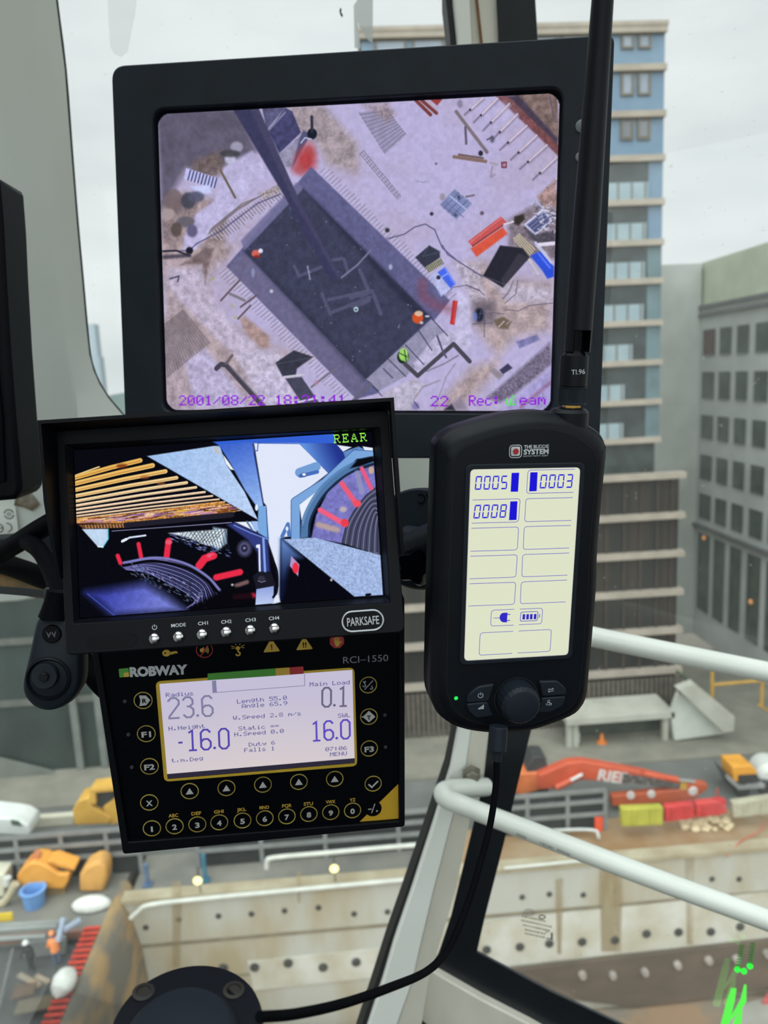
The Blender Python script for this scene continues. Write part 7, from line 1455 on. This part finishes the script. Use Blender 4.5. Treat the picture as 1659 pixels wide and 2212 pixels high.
for a in (2.75,5.9): p = Vector((c[0]+R_*math.cos(a),c[1]+R_*math.sin(a))); u = Vector((-math.sin(a),math.cos(a))); v = Vector((math.cos(a),math.sin(a))); mb.poly([p+u*2.6*ks,p+v*2.8*ks-u*1*ks,p-v*2.8*ks-u*1*ks], .0005)
mb.strip([(c[0]+4*ks*math.cos(t),c[1]+4*ks*math.sin(t)) for t in np.linspace(2.9,8.9,16)], 1.3*ks, .0005); mb.strip([(c[0]-4*ks,c[1]),(c[0]+3.5*ks,c[1])], 1.2*ks, .0005); obj('recycling_mark', mb, GRN, sk, True, smooth=0)
mb = MB(); c = sl(140,675); mb.strip([(c[0]+9.5*ks*math.cos(t),c[1]+9.5*ks*math.sin(t)) for t in np.linspace(-1.6,1.75,18)], 2*ks, .0005); c = sl(-20,690); mb.strip([(c[0]+9.5*ks*math.cos(t),c[1]+9.5*ks*math.sin(t)) for t in np.linspace(-1.6,1.75,18)], 2*ks, .0005); mb.strip([(c[0]-3*ks,c[1]+.5*ks),(c[0]+9*ks,c[1]+.5*ks)], 2*ks, .0005); obj('conformity_mark', mb, DEEP, sk, True, smooth=0)
# bracket carrying the monitors, from the cross bar
br = thing('monitor_bracket', 'black bracket arm at the left edge under the compliance label', 'bracket', loc=fy(40,1176,.88))
mb = MB(); mb.prism([at_y(x,y,.86) for x,y in ((-120,1172),(45,1160),(200,1150),(620,1120),(640,1200),(200,1215),(60,1176),(-120,1206))], (0,.03,0)); obj('arm', mb, BLACK, br, bevel=.002)
mb = MB(); mb.tube([at_y(560,1150,.88),at_d(560,1150,.50)], .016, 16); mb.tube([at_d(500,1180,.52),at_d(500,1180,.425)], .014, 16); mb.tube([at_d(545,1150,.50),at_d(560,1480,.56)], .012, 16); mb.tube([at_y(620,1130,.88),at_d(640,900,.655)], .018, 16); obj('support_tube', mb, BLACK, br)
# round mount plate at the bottom
mp_ = thing('mount_plate', 'black round mounting plate with two screw recesses at the bottom edge', 'mount', loc=at_d(405,2260,.30))
MPL = Flat(at_d(405,2212,.285), RCAM@np.array([1,-.05,0]), RCAM@np.array([.03,.22,-.97])); kp = MPL.scale(405,2212); pc = MPL.w(0,0,0); pn = Vector(MPL.R[:,2])
R_ = 164*kp
mb = MB(); mb.lathe(pc, pn, [(R_*.97,-.010),(R_,-.008),(R_,-.002),(R_*.975,0),(R_*.72,.0005)], 64); obj('plate', mb, BLACK2, mp_)
mb = MB(); c_ = MPL.w(0,-R_*.30,0); mb.lathe(c_, pn, [(R_*.74,0),(R_*.72,.004),(R_*.60,.008),(R_*.40,.0095)], 48); obj('raised_boss', mb, BLACK, mp_)
for px,py in ((310,2146),(505,2142)):
    x,y = MPL.loc(px,py); b = MB(); b.lathe(MPL.w(x,y,.0004), pn, [(.0042,0),(.0042,.0005),(.0028,.0007),(.0026,.0001)], 20); obj('screw', b, mat('screw_bronze',(44,40,38),.5,.3,c2=(36,33,32),scale=80) if px==310 else bpy.data.materials['screw_bronze'], mp_)
mb = MB(); mb.tube([MPL.w(0,-R_*.2,-.008),MPL.w(0,-R_*.2,-.05),MPL.w(0,-R_*.2,-.05)+Vector((0,0,-.15))], .02, 20); obj('stem', mb, BLACK, mp_)
# green reflection in the right window, built as glowing strands
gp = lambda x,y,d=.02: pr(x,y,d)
gs = thing('green_reflection', 'bright green reflection in the bottom right corner of the window, built as glowing strands', 'light', loc=gp(1590,2212))
GE = emis('green_reflection_glow',(96,238,84),1.1); GB = emis('green_reflection_bright',(50,248,70),1.3); GD = film_mat('green_reflection_film',(60,200,70),.35)
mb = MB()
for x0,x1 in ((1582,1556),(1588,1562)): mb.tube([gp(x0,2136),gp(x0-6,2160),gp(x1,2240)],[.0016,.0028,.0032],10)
mb.tube([gp(1610,2128),gp(1606,2160),gp(1596,2178),gp(1574,2206)],[.0014,.0034,.003,.001],10); mb.tube([gp(1602,2182),gp(1594,2205),gp(1584,2240)],[.001,.004,.005],10); obj('reflection_streak', mb, GE, gs)
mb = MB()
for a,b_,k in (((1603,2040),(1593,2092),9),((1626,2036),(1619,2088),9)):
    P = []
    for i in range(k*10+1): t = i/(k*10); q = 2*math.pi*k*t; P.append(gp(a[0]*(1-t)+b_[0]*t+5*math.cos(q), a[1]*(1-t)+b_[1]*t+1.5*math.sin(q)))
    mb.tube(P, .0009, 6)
obj('dim_reflection', mb, GD, gs)
for x,y in ((1593,2094),(1607,2098),(1620,2087)): b = MB(); b.lathe(gp(x,y),(0,-1,0),[(.0005,-.004),(.0036,-.001),(.0036,.001),(.0005,.004)],14); obj('reflection_spot', b, GB, gs)
